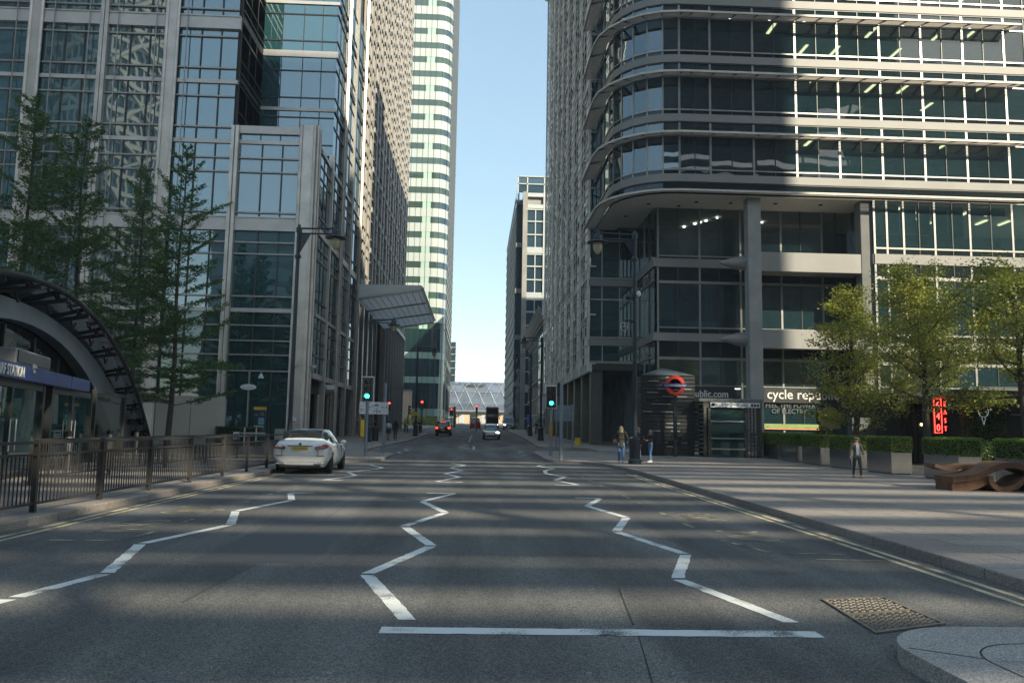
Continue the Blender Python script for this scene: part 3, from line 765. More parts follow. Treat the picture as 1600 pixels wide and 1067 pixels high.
# entrance canopy
ca = B
m_ = MB()
y0, y1, x0, x1 = 81.9, 107.5, XS, -6.0
m_.add([(x0, y0, 14.7), (x0, y0, 16.2), (x1, y0, 16.25), (x1 + .25, y0, 16.05), (x1, y0, 15.8), (x0, y1, 14.7), (x0, y1, 16.2), (x1, y1, 16.25), (x1 + .25, y1, 16.05), (x1, y1, 15.8)],
       [(0, 1, 2, 3, 4), (9, 8, 7, 6, 5), (2, 7, 8, 3), (3, 8, 9, 4), (4, 9, 5, 0)])
B.put(m_, 'canopy', leaf_mat('frosted_canopy_glass', (.74, .78, .78), (.84, .86, .85), .62))
for yy in (81.98, 90.4, 99, 107.3):
    m_ = MB(); m_.add([(x0, yy, 14.55), (x1, yy, 15.66), (x1, yy, 15.9), (x0, yy, 14.8), (x0, yy + .35, 14.55), (x1, yy + .35, 15.66), (x1, yy + .35, 15.9), (x0, yy + .35, 14.8)],
                      [(0, 1, 2, 3), (4, 7, 6, 5), (0, 4, 5, 1), (3, 2, 6, 7), (1, 5, 6, 2), (0, 3, 7, 4)]); B.put(m_, 'canopy_rib', m_spandrel)
for k in range(10):
    xx = x0 + (x1 - x0) * (k + .5) / 10; zz = 14.7 + 1.1 * (k + .5) / 10
    m_ = MB(); m_.box(xx - .03, xx + .03, y0 + .1, y1 - .1, zz - .03, zz + .05); B.put(m_, 'canopy_batten', m_spandrel)
for k in range(3):
    m_ = MB(); yy = 84 + 6 * k
    m_.tube([(XS + .6, yy + 3.4, .45 + zg(yy)), (XS + .6, yy + 3.4, 1.35 + zg(yy)), (XS - .8, yy, 2.3 + zg(yy)), (XS - 1.5, yy, 2.3 + zg(yy))], .045, 8); B.put(m_, 'handrail', m_steel)
B.finish()
# small cameras on the corner pier
# ============ white banded tower, far left
YW = 210.0
B = Bld('white_banded_tower', 'white and green banded glass tower with a rounded corner far down the street', 'office tower', (-18, 210, zg(210)))
pw = [(x, YW, 0, -1) for x in (-34, -12.4)] + [(-12.4 + 3.5 * sin(radians(a)), YW + 3.5 - 3.5 * cos(radians(a)), sin(radians(a)), -cos(radians(a))) for a in (15, 30, 45, 60, 75)] + [(-8.9, y, 1, 0) for y in (213.5, 266)]
mb = MB(); mb.add([(x - nx * .5, y - ny * .5, 0) for x, y, nx, ny in pw] + [(-34, 266, 0)] + [(x - nx * .5, y - ny * .5, 150) for x, y, nx, ny in pw] + [(-34, 266, 150)],
                  [tuple(range(len(pw) + 1)), tuple(range(len(pw) + 1, 2 * len(pw) + 2))] + [(i, (i + 1) % (len(pw) + 1), (i + 1) % (len(pw) + 1) + len(pw) + 1, i + len(pw) + 1) for i in range(len(pw) + 1)])
B.put(mb, 'wall', m_core)
for k in range(29):
    z = 27.5 + k * 4.09
    m_ = MB(); m_.ribbon(pw, -.3, .05, z + 1.75, z + 4.09); B.put(m_, 'spandrel', m_wspan)
    m_ = MB(); m_.ribbon([p for p in pw if p[2] == 0] + pw[2:4], -.3, -.02, z, z + 1.75); B.put(m_, 'window_band', m_glassG)
    m_ = MB(); m_.ribbon(pw[3:], -.3, -.02, z, z + 1.75); B.put(m_, 'window_band', m_glassB if k % 3 else m_glassG)
    if k % 2 == 0 or k < 9:
        m_ = MB(); m_.ribbon([(-15.6, YW, 0, -1), (-13.4, YW, 0, -1)], -.2, .0, z, z + 1.75); B.put(m_, 'wall_panel', m_gspan)
for z0, z1 in ((2.2, 4.5), (6.5, 13.2), (14.85, 19.6), (21.3, 27.5)):
    m_ = MB(); m_.ribbon(pw, -.3, -.02, z0, z1); B.put(m_, 'window_band', m_glassLd)
for z0, z1 in ((4.5, 6.5), (13.2, 14.85), (19.6, 21.3)):
    m_ = MB(); m_.ribbon(pw, -.3, .06, z0, z1); B.put(m_, 'spandrel', m_gspan)
m_ = MB()
for k in range(15):
    x = -13 - k * 1.5; m_.box(x - .05, x + .05, YW - .1, YW - .02, 2, 146)
for k in range(26):
    y = 214 + k * 2.0; m_.box(-8.86, -8.8, y - .05, y + .05, 2, 146)
for a in (20, 55): m_.tube([(-12.4 + 3.58 * sin(radians(a)), YW + 3.5 - 3.58 * cos(radians(a)), 2), (-12.4 + 3.58 * sin(radians(a)), YW + 3.5 - 3.58 * cos(radians(a)), 146)], .05, 6)
B.put(m_, 'glazing_bars', m_mull)
m_ = MB()
for k in range(60):
    z = 27.5 + k * 2.045; m_.box(-8.8, -8.72, 213.6, 266, z, z + .35)
B.put(m_, 'side_louvre', m_wframe)
# sandstone block at its foot and slim far tower
o = MB().box(-24.5, -16.6, 203, 207.5, 0, 10.6); 
t = thing('stone_kiosk', 'plain sandstone faced block at the foot of the white banded tower', 'stone block', (-20.5, 205, zg(205)))
m_ = MB(); m_.M = Matrix.Translation((20.5, -205, -zg(205))); m_.box(-24.5, -16.6, 203, 207.5, 0, 10.6); m_.build('wall', m_sand, t, bevel=.05)
m_ = MB(); m_.M = Matrix.Translation((20.5, -205, -zg(205))); m_.box(-24.7, -16.4, 202.8, 207.7, 10.6, 10.9); m_.build('coping', m_conc, t)
t = thing('slim_tower', 'slim grey glass tower edge seen beyond the white banded tower', 'tower', (-9.3, 300, 3))
m_ = MB(); m_.box(-1.2, 1.2, -3, 3, 0, 30.5); m_.build('wall', m_glassB, t)
for k in range(11):
    m_ = MB(); m_.box(-1.25, 1.25, -3.06, 3.06, 2.4 + k * 2.6, 2.7 + k * 2.6); m_.build('floor_band', m_conc, t)

# ============ far footbridge clad in a diagonal net
t = thing('covered_footbridge', 'pale blue covered footbridge with diagonal netted cladding crossing the end of the street', 'footbridge', (0, 272, 2.7))
m_ = MB()
prof = [(-3.5, 4.4), (-3.9, 7), (-3.4, 11), (-2.2, 13.6), (0, 14.5), (2.2, 13.6), (3.4, 11), (3.9, 7), (3.5, 4.4)]
m_.loft([[(x, p[0], p[1]) for p in prof] for x in (-24, -16, -8, 0, 8, 16, 30)], closed=True, caps=True)
m_.build('cladding', m_cushion, t, smooth=False)
m_ = MB()
def brp(x, u):      # point on the south side, u 0..1 from sill to crown
    us = [0, .25, .55, .8, 1.0]; pr = prof[:5]
    for i in range(4):
        if u <= us[i + 1] + 1e-6:
            q = (u - us[i]) / (us[i + 1] - us[i]); return (x, pr[i][0] + (pr[i + 1][0] - pr[i][0]) * q - .06, pr[i][1] + (pr[i + 1][1] - pr[i][1]) * q)
for k in range(-6, 9):
    for sg in (1, -1):
        m_.tube([brp(k * 4 + sg * 4 * q * 1.5, q) for q in (0, .25, .55, .8, 1)], .17, 6)
m_.tube([brp(x, .55) for x in (-24, 30)], .14, 6)
m_.build('diagonal_net', m_bwhite, t)
m_ = MB(); m_.box(-24, 30, -3.9, 3.6, 3.5, 4.4); m_.build('deck', m_darkmet, t)
m_ = MB(); m_.box(-24, 30, -4.05, -3.75, 4.4, 4.9); m_.build('deck_edge', m_bwhite, t)
for tri in (((6.4, .82), (10.6, .82), (8.5, .5)), ((-4.5, .80), (3, .80), (2, .7), (-3.5, .7))):
    m_ = MB(); m_.quad(*[(brp(x, u)[0], brp(x, u)[1] - .05, brp(x, u)[2]) for x, u in tri]); m_.build('opening', m_darkmet, t)
for x in (-10.5, 14):
    m_ = MB(); m_.box(x - .8, x + .8, -1.5, 1.5, 0, 3.5); m_.build('pier', m_conc, t)

# ============ right: far buildings
B = Bld('white_framed_office', 'office block with white framed glass bays and blue glass strip, far right', 'office building', (14, 170, zg(150)))
mb = MB(); mb.box(8.3, 34, 150.3, 198, 0, 47); mb.box(7.0, 34, 151.6, 198, 0, 45); B.put(mb, 'wall', m_conc)
FW = (0, 150, 0.0)
for z0 in (.8, 9.6, 18.4, 27.2, 36.0):
    for s0, s1 in ((9.1, 12.2), (12.5, 15.6), (15.9, 19.0), (19.3, 22.4)):
        B.win(FW, s0, s1, z0, z0 + 8.0, [(.15, .2), (2.8, .12), (5.4, .12), (7.9, .25)], [(1.55, .1)], glass=m_glassB, bar=m_wframe, proud=.25)
for s in (8.65, 12.35, 15.75, 19.15):
    m_ = MB(); m_.fb(s - .22 if s > 9 else 8.2, s + .22 if s > 9 else 9.1, -.2, .4, 0, 47.2); B.put(m_, 'pier', m_wframe if s > 9 else m_conc, FW)
for z in (9.1, 17.9, 26.7, 35.5, 44.3, 46.6):
    m_ = MB(); m_.fb(9.1, 24, -.2, .36, z - .35, z + .4); B.put(m_, 'spandrel', m_wframe, FW)
for z0 in (2, 10.5, 19.5, 28.5, 37.5):
    B.win((0, 151.5, 0.0), 7.05, 8.2, z0, z0 + 8.2, [(2.7, .06), (5.4, .06)], [], glass=m_glassB, bar=m_mull)
for z in (1, 10, 19, 28, 37, 45.5):
    m_ = MB(); m_.fb(7.0, 8.2, -.2, .3, z - .4, z + .5); B.put(m_, 'spandrel', m_conc, (0, 151.5, 0.0))
m_ = MB()
for z in range(0, 23): m_.box(6.86, 7.0, 152, 198, z * 2.05 + .6, z * 2.05 + 1.5)
B.put(m_, 'side_louvre', m_conc)
m_ = MB(); m_.box(7.2, 24, 150, 150.3, 47.2, 50.2); m_.box(7.2, 7.5, 150.3, 197, 45.2, 49.4); B.put(m_, 'roof_screen', m_glassB)
m_ = MB()
for x in (7.2, 9.0, 12.3, 15.7, 19): m_.box(x - .12, x + .12, 149.8, 150.05, 46.8, 50.3)
for z in (48.7, 50.2): m_.box(7.1, 24, 149.8, 150.05, z, z + .2)
B.put(m_, 'roof_frame', m_wframe)
B.finish()
B = Bld('low_louvred_block', 'low pale stone block with a sloping louvred eave on the right of the street', 'office building', (16, 124, zg(124)))
mb = MB(); mb.box(9.5, 30, 108.5, 146, 0, 17.0); B.put(mb, 'wall', m_conc)
for k in range(9):
    s = -145 + k * 4.0
    B.win((9.4, 0, -pi / 2), s, s + 3.2, 2, 15.5, [(z, .12) for z in (1.8, 4.4, 7, 9.6, 12)], [(1.6, .06)], glass=m_glassL, bar=m_conc)
for k in range(5):
    m_ = MB(); m_.M = Matrix.Translation((9.2 - k * .2, 0, 16.2 + k * .5)); m_.box(-.25, .25, 108.5, 146, -.04, .04); B.put(m_, 'eave_louvre', m_awn)
for k in range(10):
    y = 109 + k * 4; m_ = MB(); m_.tube([(9.5, y, 15.6), (8.3, y, 18.6)], .07, 6); B.put(m_, 'eave_bracket', m_awn)
B.finish()

# ============ right: street wing behind a metal screen
B = Bld('screen_clad_office', 'office wing behind a silvery metal screen on the right side of the street', 'office building', (20, 85, zg(64)))
mb = MB(); mb.box(9.75, 34, 64.4, 107.6, 6.7, 62.5); mb.box(16.5, 34, 64.6, 107.6, 0, 6.7); mb.box(9.2, 16.5, 64.1, 107.9, 6.45, 6.95); B.put(mb, 'wall', m_core)
FE = (0, 64.1, 0.0)
for z0, z1 in ((9.0, 13.35), (13.9, 18.0), (18.6, 22.9), (23.4, 27.3), (27.8, 31.6), (32.1, 36.0), (36.5, 40.4)):
    B.win(FE, 9.15, 12.8, z0, z1 - .0, [(.12, .07), (3.25 if z0 < 14 else 3.0, .07)], [(.95, .05), (2.4, .03)], glass=m_glassLd, bar=m_mullL, low=[(0, .28)])
    m_ = MB(); m_.fb(9.0, 12.8, -.1, .16, z0 - .55, z0); B.put(m_, 'spandrel', m_spandR, FE)
B.win(FE, 9.15, 12.8, 7.0, 8.45, [(.1, .1)], [(1.0, .05)], glass=m_glassLd, bar=m_mullL)
FR = (9.62, 0, -pi / 2)                                   # facing the street; s = -y
for j in range(14):
    for i in range(8):
        y1 = 107.3 - i * 5.4
        B.win(FR, -y1, -y1 + 5.3, 7.0 + j * 3.95, 10.95 + j * 3.95, [(.3, .3), (2.2, .04)], [(1.35, .05), (2.7, .05), (4.05, .05)], glass=m_glassL, bar=m_mullL, bar2=m_mull)
rs = random.Random(5)
NY = 32; dy = 43.2 / NY; NZ = 70
m_scr = M('screen_steel', (.60, .60, .585), .42, .45, .2, 1.5); m_pg = M('screen_panel_grey', (.40, .41, .44), .45, .3, .1); m_pp = M('screen_panel_pale', (.82, .80, .76), .4, .1, .1)
m_ = MB()
for i in range(NY + 1):
    y = 64.1 + i * dy
    m_.box(8.93 if i % 4 == 0 else 9.045, 9.10, y - .05, y + .05, 6.3, 63)
for k in range(NZ + 1):
    z = 7.0 + k * .8
    m_.box(9.02, 9.07, 64.1, 107.3, z - .035, z + .035)
for i in range(0, NY + 1, 4):
    for k in range(0, NZ, 5): m_.box(9.05, 9.62, 64.1 + i * dy - .04, 64.1 + i * dy + .04, 7 + k * .8 - .06, 7 + k * .8 + .06)
B.put(m_, 'screen_frame', m_scr)
ma = MB(); mbp = MB(); md = MB()
for i in range(NY):
    for k in range(NZ):
        r_ = rs.random(); y = 64.1 + i * dy; z = 7.0 + k * .8
        q_ = i % 4
        if q_ < 2:                                # bright glazed strip
            if r_ < .86: (mbp if rs.random() < .78 else ma).box(9.075, 9.1, y + .07, y + dy - .07, z + .07, z + .73)
        elif (i * 3 + k) % 9 == 0:
            (ma if rs.random() < .7 else mbp).box(9.075, 9.1, y + .05, y + dy - .05, z + .03, z + .77)
        elif q_ == 3 and r_ < .3:
            ma.box(9.075, 9.1, y + .09, y + dy - .09, z + .08, z + .72)
for mm, mt in ((ma, m_pg), (mbp, m_pp)): tag(B.put(mm, 'screen_panel', mt), kind='stuff')
for k in range(8):
    y = 65.0 + k * 5.35
    m_ = MB(); m_.box(9.3, 10.25, y - .5, y + .5, 0, 6.5); B.put(m_, 'column', M('bronze_column', (.10, .10, .085), .4, .3) if k == 0 else bpy.data.materials['bronze_column'], bevel=.03)
m_ = MB(); m_.box(9.05, 9.3, 64.0, 108, 6.3, 7.0); B.put(m_, 'edge_beam', m_spandrel)
for k in range(8):
    B.win((16.4, 0, -pi / 2), -107.5 + k * 5.35, -107.5 + (k + 1) * 5.35 - .1, .4, 6.3, [(2.6, .05), (4.6, .05)], [(1.8, .05), (3.6, .05)], glass=m_glassLd, bar=m_mullL)
m_ = MB()
for y in (70, 86, 102): m_.ell((9.0, y, 63.2), (.5, .5, .25))
m_.box(8.6, 10, 64, 108, 62.6, 63.0); B.put(m_, 'parapet', m_steel)
B.finish()
# ============ right: big office block with rounded corner and louvred sun shades
YF, RC = 53.5, 4.2
CX, CY = 13.8, 57.7
B = Bld('rounded_corner_office', 'large office block with rounded corner, light floor bands and louvred sun shades on the right', 'office building', (26, 57, zg(57)))
fac = [radians(90 - 15 * k) for k in range(7)]          # facet corners of the curve, from the street side to the front
def cp(a): return (CX - RC * sin(a), CY - RC * cos(a))
path = [(CX - RC, 64.0, -1, 0)] + [(CX - RC * sin(a), CY - RC * cos(a), -sin(a), -cos(a)) for a in fac] + [(x, YF, 0, -1) for x in (20, 30, 38.2, 62)]
path_aw = path[:-1]
FF = (0, YF, 0.0)
mull = [13.8, 16.05 - .75, 16.05]
bays = [(13.85, 16.05)] + [(16.05 + 3.085 * i, 16.05 + 3.085 * (i + 1)) for i in range(12)]
B0, PH = 18.97, 4.35
# structure behind the glass: slabs with pale ceilings, back wall
mb = MB(); mb.box(CX - RC + 1.6, 62, YF + 9.6, 100, 18.0, 62); mb.box(37, 62, 63, 100, 0, 18.0); mb.box(13.2, 62, 63.5, 100, 0, 18)
B.put(mb, 'core_wall', m_room)
for k in range(0, 11):
    z = B0 + PH * k
    m_ = MB()
    m_.add([(x, y, zz) for zz in (z - .25, z + .5) for x, y in [(CX - RC + .3, 63.9)] + [(CX - (RC - .3) * sin(a), CY - (RC - .3) * cos(a)) for a in fac] + [(62, YF + .3), (62, 63.9)]],
           [tuple(range(10))[::-1], tuple(range(10, 20))] + [(i, (i + 1) % 10, (i + 1) % 10 + 10, i + 10) for i in range(10)])
    B.put(m_, 'floor_slab', m_ceil)
rw = random.Random(3)
lm = {}
def lampbox(x, y, z, sx, sy, mat):
    key = (sx, sy, mat.name)
    if key not in lm:
        lm[key] = MB().box(-sx / 2, sx / 2, -sy / 2, sy / 2, -.04, .02).mesh('ceiling_light', mat)
    o = bpy.data.objects.new('ceiling_light', lm[key]); COL.objects.link(o); o.parent = B.t; o.location = (x - B.b.x, y - B.b.y, z - B.b.z)
def blindbox(x0, x1, y, z0, z1, mat):
    m_ = MB(); m_.box(x0, x1, y, y + .03, z0, z1); B.put(m_, 'blind', mat)
for k in range(0, 11):
    z = B0 + PH * k
    m_ = MB(); m_.ribbon(path, -.1, .10, z, z + .55); B.put(m_, 'spandrel', m_spandR)
    m_ = MB(); m_.ribbon(path, -.1, .06, z - .1, z - .03); B.put(m_, 'spandrel_edge', m_darkmet)
    if k > 5: 
        m_ = MB(); m_.ribbon(path, -.2, 0, z + .55, z + PH - .1); B.put(m_, 'window_band', m_glassLd)
        continue
    lines = [(.32, .05), (2.75, .05)]
    for i, (s0, s1) in enumerate(bays):
        B.win(FF, s0, s1, z + .55, z + PH - .1, lines, [(0.0, .075), ((s1 - s0) * .5, .025)], glass=m_glassR, bar=m_mullL, bar2=m_mull, low=[(0, .26)])
        if k < 4 and i < 9:
            r = rw.random()
            if r < .30: blindbox(s0 + .1, s0 + .5 + rw.random() * .9, YF + .5, z + .6, z + 3.9, m_blindd)
            if r > .78: blindbox(s0 + .1, s1 - .1, YF + .45, z + 2.6 + rw.random(), z + 3.9, m_blind)
            elif i >= 6 and r > .6: blindbox(s0 + 1.6, s1 - .1, YF + .45, z + 2.4, z + 3.9, m_blind)
    for i in range(6):
        (ax, ay), (bx, by) = cp(fac[i]), cp(fac[i + 1])
        an = atan2(by - ay, bx - ax); ln = math.hypot(bx - ax, by - ay)
        B.win((ax, ay, an), 0, ln, z + .55, z + PH - .1, lines, [(0.0, .05)], glass=m_glassRc, bar=m_mullL, bar2=m_mull, low=[(0, .26)])
    B.win((CX - RC, 0, -pi / 2), -63.9, -57.7, z + .55, z + PH - .1, lines, [(2, .05), (4, .05)], glass=m_glassRc, bar=m_mullL, bar2=m_mull, low=[(0, .26)])
    if k < 4:
        for q in range(9):
            x = 16 + q * 2.55 + rw.random() * .6
            if rw.random() < .55 and q > 1: lampbox(x, YF + 2.4, z + 4.08, .22, 1.5, m_lampw)
            if rw.random() < .35 and q > 2: lampbox(x + 1.1, YF + 5.4, z + 4.08, .22, 1.5, m_lampw)
            if rw.random() < .4: lampbox(x - .6, YF + 1.1, z + 4.08, .16, .16, m_lampc)
    # sun shade: outer rail, slats and brackets
    if k > 3: continue
    za = z + 3.22
    m_ = MB(); m_.ribbon(path_aw, 1.15, 1.27, za - .12, za + .03); m_.ribbon(path_aw, .15, .22, za + .12, za + .2); B.put(m_, 'sunshade_rail', m_awn)
    for q in range(7):
        n0 = .27 + q * .125
        m_ = MB()
        secs = [[(x + nx * (n0 + d), y + ny * (n0 + d), za + .12 - .02 * q + h) for d, h in ((0, -.055), (.06, .045), (.075, .045), (.015, -.055))] for x, y, nx, ny in path_aw]
        m_.loft(secs, closed=True, caps=True); B.put(m_, 'sunshade_slat', m_awn)
    bp = [(16.05 + 1.5425 * i, YF, 0, -1) for i in range(-1, 15)] + [(CX - RC * sin(a), CY - RC * cos(a), -sin(a), -cos(a)) for a in fac[1:]] + [(CX - RC, 59.5, -1, 0)]
    for x, y, nx, ny in bp:
        m_ = MB()
        a, b = (x + nx * .06, y + ny * .06, za + .28), (x + nx * 1.2, y + ny * 1.2, za - .06)
        tx, ty = -ny * .03, nx * .03
        m_.add([(p[0] + s_ * tx, p[1] + s_ * ty, p[2] + h) for p in (a, b) for s_ in (-1, 1) for h in (-.11, .07)], [(0, 1, 3, 2), (4, 6, 7, 5), (0, 4, 5, 1), (2, 3, 7, 6), (0, 2, 6, 4), (1, 5, 7, 3)])
        B.put(m_, 'sunshade_bracket', m_darkmet)
# the lowest strip under the first band, its sun shade and the white soffit
m_ = MB(); m_.ribbon(path, -.2, 0, 18.1, 18.87); B.put(m_, 'window_band', m_glassRd)
m_ = MB(); m_.ribbon(path_aw, .95, 1.1, 18.0, 18.14); m_.ribbon(path_aw, .05, .16, 18.2, 18.3); B.put(m_, 'sunshade_rail', m_awn)
for q in range(6):
    n0 = .2 + q * .125
    m_ = MB(); m_.loft([[(x + nx * (n0 + d), y + ny * (n0 + d), 18.22 - .02 * q + h) for d, h in ((0, -.055), (.06, .045), (.075, .045), (.015, -.055))] for x, y, nx, ny in path_aw], closed=True, caps=True); B.put(m_, 'sunshade_slat', m_awn)
sof = [(CX - RC + .02, 64.0)] + [(CX - (RC - .02) * sin(a), CY - (RC - .02) * cos(a)) for a in fac] + [(62, YF + .02), (62, 64.0)]
m_ = MB(); m_.add([(x, y, zz) for zz in (18.05, 18.2) for x, y in sof], [tuple(range(len(sof)))[::-1], tuple(range(len(sof), 2 * len(sof)))] + [(i, (i + 1) % len(sof), (i + 1) % len(sof) + len(sof), i + len(sof)) for i in range(len(sof))])
B.put(m_, 'soffit', m_soffit)
for x, y in ((12.2, 56), (11.2, 59.5), (15.5, 55.2), (18, 55.2), (21.2, 55), (24.5, 55), (14.5, 56.3)):
    lampbox(x, y, 18.03, .22, .22, m_darkmet)
# recessed lower floors
YR = 57.0
FRc = (0, YR, 0.0)
rb = [13.1, 16.2, 19.25, 22.3, 25.4, 27.6]
mb = MB(); mb.box(12.9, 28, YR + 6, 64, 0, 18.0); B.put(mb, 'core_wall', m_room)
for z0, z1 in ((13.6, 14.25), (8.15, 8.75)):
    m_ = MB(); m_.fb(12.8, 27.6, -.2, .12, z0, z1); B.put(m_, 'spandrel', m_spandR, FRc)
    m_ = MB(); m_.fb(-64, -56.9, -.2, .12, z0, z1); B.put(m_, 'spandrel', m_spandR, (12.85, 0, -pi / 2))
    m_ = MB(); m_.box(13, 27.6, YR + .3, YR + 6, z0 - .1, z1 - .1); B.put(m_, 'floor_slab', m_ceil)
for i in range(5):
    s0, s1 = rb[i], rb[i + 1]; md = [(0, .07), ((s1 - s0) * .48, .03)]
    B.win(FRc, s0, s1, 14.25, 18.05, [(.2, .05)], md, glass=m_glassR, bar=m_mullL, bar2=m_mull, low=[(0, .16)])
    B.win(FRc, s0, s1, 8.75, 13.6, [(.4, .05), (3.75, .1)], md, glass=m_glassR, bar=m_mullL, bar2=m_mull, low=[(0, .35), (3.85, 4.85)])
    B.win(FRc, s0, s1, .35, 8.15, [(6.55, .1), (.5, .08), (4.6, .04)], md, glass=m_glassR, bar=m_mullL, bar2=m_mull, low=[(6.65, 7.8)])
    if i in (0, 1): blindbox(s0 + .1, s0 + 1.3, YR + .5, 9.2, 12.5, m_blindd)
for a, b in ((-64, -60.5), (-60.5, -57)):
    for z0, z1, low in ((14.25, 18.05, [(0, .16)]), (8.75, 13.6, [(0, .35), (3.85, 4.85)]), (.35, 8.15, [(6.65, 7.8)])):
        B.win((12.85, 0, -pi / 2), a, b, z0, z1, [(low[-1][0], .07)] if low[-1][0] > 1 else [], [(0, .06), (1.75, .03)], glass=m_glassLd, bar=m_mullL, bar2=m_mull, low=low)
for x, y in ((18.2, 59), (17.6, 60), (17.0, 61), (16.4, 62), (17.3, 60.5), (20.8, 59), (22, 60)):
    lampbox(x, y, 17.98, .18, .18, m_lampc)
for x, y, z in ((18.5, 58.5, 13.4), (22.5, 59, 13.4), (24.5, 59.5, 13.4), (15.5, 59.5, 7.9), (19, 59.5, 7.9), (22, 59, 7.9), (25, 59, 7.9)):
    lampbox(x, y, z, .9, .2, m_lampw)
# ground floor lit shop strip
for x, y in ((17.4, 61), (18.7, 60.4), (20, 61)):
    lampbox(x, y, 5.0, .9, .12, m_lampc)
# columns and bridge beams in the plane of the upper front
for x in (19.2, 27.25):
    m_ = MB(); m_.box(x - .46, x + .46, 53.75, 54.65, .1, 18.05); B.put(m_, 'column', m_conc if x < 20 else m_concd, bevel=.03)
for z0, z1 in ((12.84, 14.2), (7.44, 8.76)):
    m_ = MB(); m_.box(19.66, 27.6, 53.8, 54.5, z0, z1); B.put(m_, 'bridge_beam', m_spandR, bevel=.02)
    m_ = MB(); m_.box(19.66, 27.6, 54.5, 56.9, z0 + .3, z1 - .3); B.put(m_, 'bridge_deck', m_conc)
    m_ = MB(); m_.lathe([(.1, 0), (.45, 1.1), (.62, 2.6)], (17.0 + .0, 54.6, (z0 + z1) / 2), 16, 'x'); B.put(m_, 'beam_reflection_cone', m_spandR)  # solid cone standing for a reflection at the beam's end
# projecting bay to the right below the upper floors
FB = (0, YF + .05, 0.0)
lb = [27.65, 28.55, 29.75, 32.0, 34.55, 37.65, 40.7, 43.8]
for z0, z1 in ((13.5, 14.2), (7.3, 8.0)):
    m_ = MB(); m_.fb(27.6, 62, -.2, .1, z0, z1); B.put(m_, 'spandrel', m_spandR, FB)
    m_ = MB(); m_.box(27.8, 62, YF + .3, YF + 9, z0 - .1, z1 - .1); B.put(m_, 'floor_slab', m_ceil)
    m_ = MB(); m_.fb(-57, -YF - .05, -.2, .1, z0, z1); B.put(m_, 'spandrel', m_spandR, (27.62, 0, -pi / 2))
for i in range(7):
    s0, s1 = lb[i], lb[i + 1]; md = [(0, .07)] + ([((s1 - s0) * .5, .03)] if s1 - s0 > 2 else [])
    B.win(FB, s0, s1, 14.2, 18.1, [(.42, .06)], md, glass=m_glassR, bar=m_mullL, bar2=m_mull, low=[(0, .38)])
    B.win(FB, s0, s1, 8.0, 13.5, [(4.5, .12), (.5, .06)], md, glass=m_glassR, bar=m_mullL, bar2=m_mull, low=[(0, .45), (4.6, 5.5)])
    B.win(FB, s0, s1, .3, 7.3, [(6.2, .1), (4.6, .05)], md, glass=m_glassR, bar=m_mullL, bar2=m_mull, low=[(6.2, 7.0)])
for z0, z1 in ((14.2, 18.1), (8.0, 13.5), (.3, 7.3)):
    B.win((27.62, 0, -pi / 2), -57, -YF - .05, z0, z1, [], [(1.7, .05)], glass=m_glassRc, bar=m_mullL)
for s0, s1, z0 in ((28.6, 29.7, 15.9), (29.85, 30.95, 15.9), (31.0, 31.95, 15.8), (32.1, 33.2, 15.7), (33.3, 34.4, 15.7), (34.7, 37.5, 17.3), (29.9, 31.8, 11.2), (34.7, 37.4, 11.4), (27.7, 28.4, 10.8)):
    blindbox(s0, s1, YF + .5, z0, 17.9 if z0 > 14 else 12.4, m_blind)
for k in range(14):
    lampbox(28.6 + k * .9, YF + 2.2 + (k % 2) * 2.5, 17.98, .2, 1.3, m_lampw) if k % 3 else None
# shop front lettering
t_ = B.t
def wl(p): return (p[0] - B.b.x, p[1] - B.b.y, p[2] - B.b.z)
m_ = MB(); m_.fb(20.75, 27.5, .1, .3, 3.82, 4.86); m_.fb(13.2, 18.62, .1, .3, 3.82, 4.86); B.put(m_, 'shop_fascia', m_darkmet, FRc)
text_mesh('cycle republic', .98, m_txtw, t_, wl((20.95, YR - .32, 4.1)), (pi / 2, 0, 0), 'shop_lettering', .01, sx=.98, offset=.008)
text_mesh('cyclerepublic.com', .72, m_txtw, t_, wl((18.15, YR - .32, 4.12)), (pi / 2, 0, 0), 'shop_lettering', .01, 'RIGHT', sx=.88, offset=.012)
text_mesh('FEEL THE POWER\nOF ELECTRIC', .47, m_txtg, t_, wl((22.75, YR - .12, 3.05)), (pi / 2, 0, 0), 'window_lettering', .003, 'CENTER', sx=1.0, offset=.003)
m_ = MB(); m_.fb(20.8, 26.4, .09, .13, 2.02, 2.3); B.put(m_, 'green_window_strip', M('lime_film', (.22, .32, .10), .5), FRc)
m_ = MB(); m_.fb(20.8, 25.4, .13, .16, 1.9, 2.0); B.put(m_, 'orange_window_strip', M('orange_film', (.6, .28, .16), .5), FRc)
m_ = MB(); m_.lathe([(.72, 0), (.82, .02), (.82, .05), (.72, .05)], (25.6, -.2, 3.0 - .2), 24, 'y'); B.put(m_, 'round_emblem', M('emblem_yellow', (.25, .24, .08), .6), FRc)
B.finish()

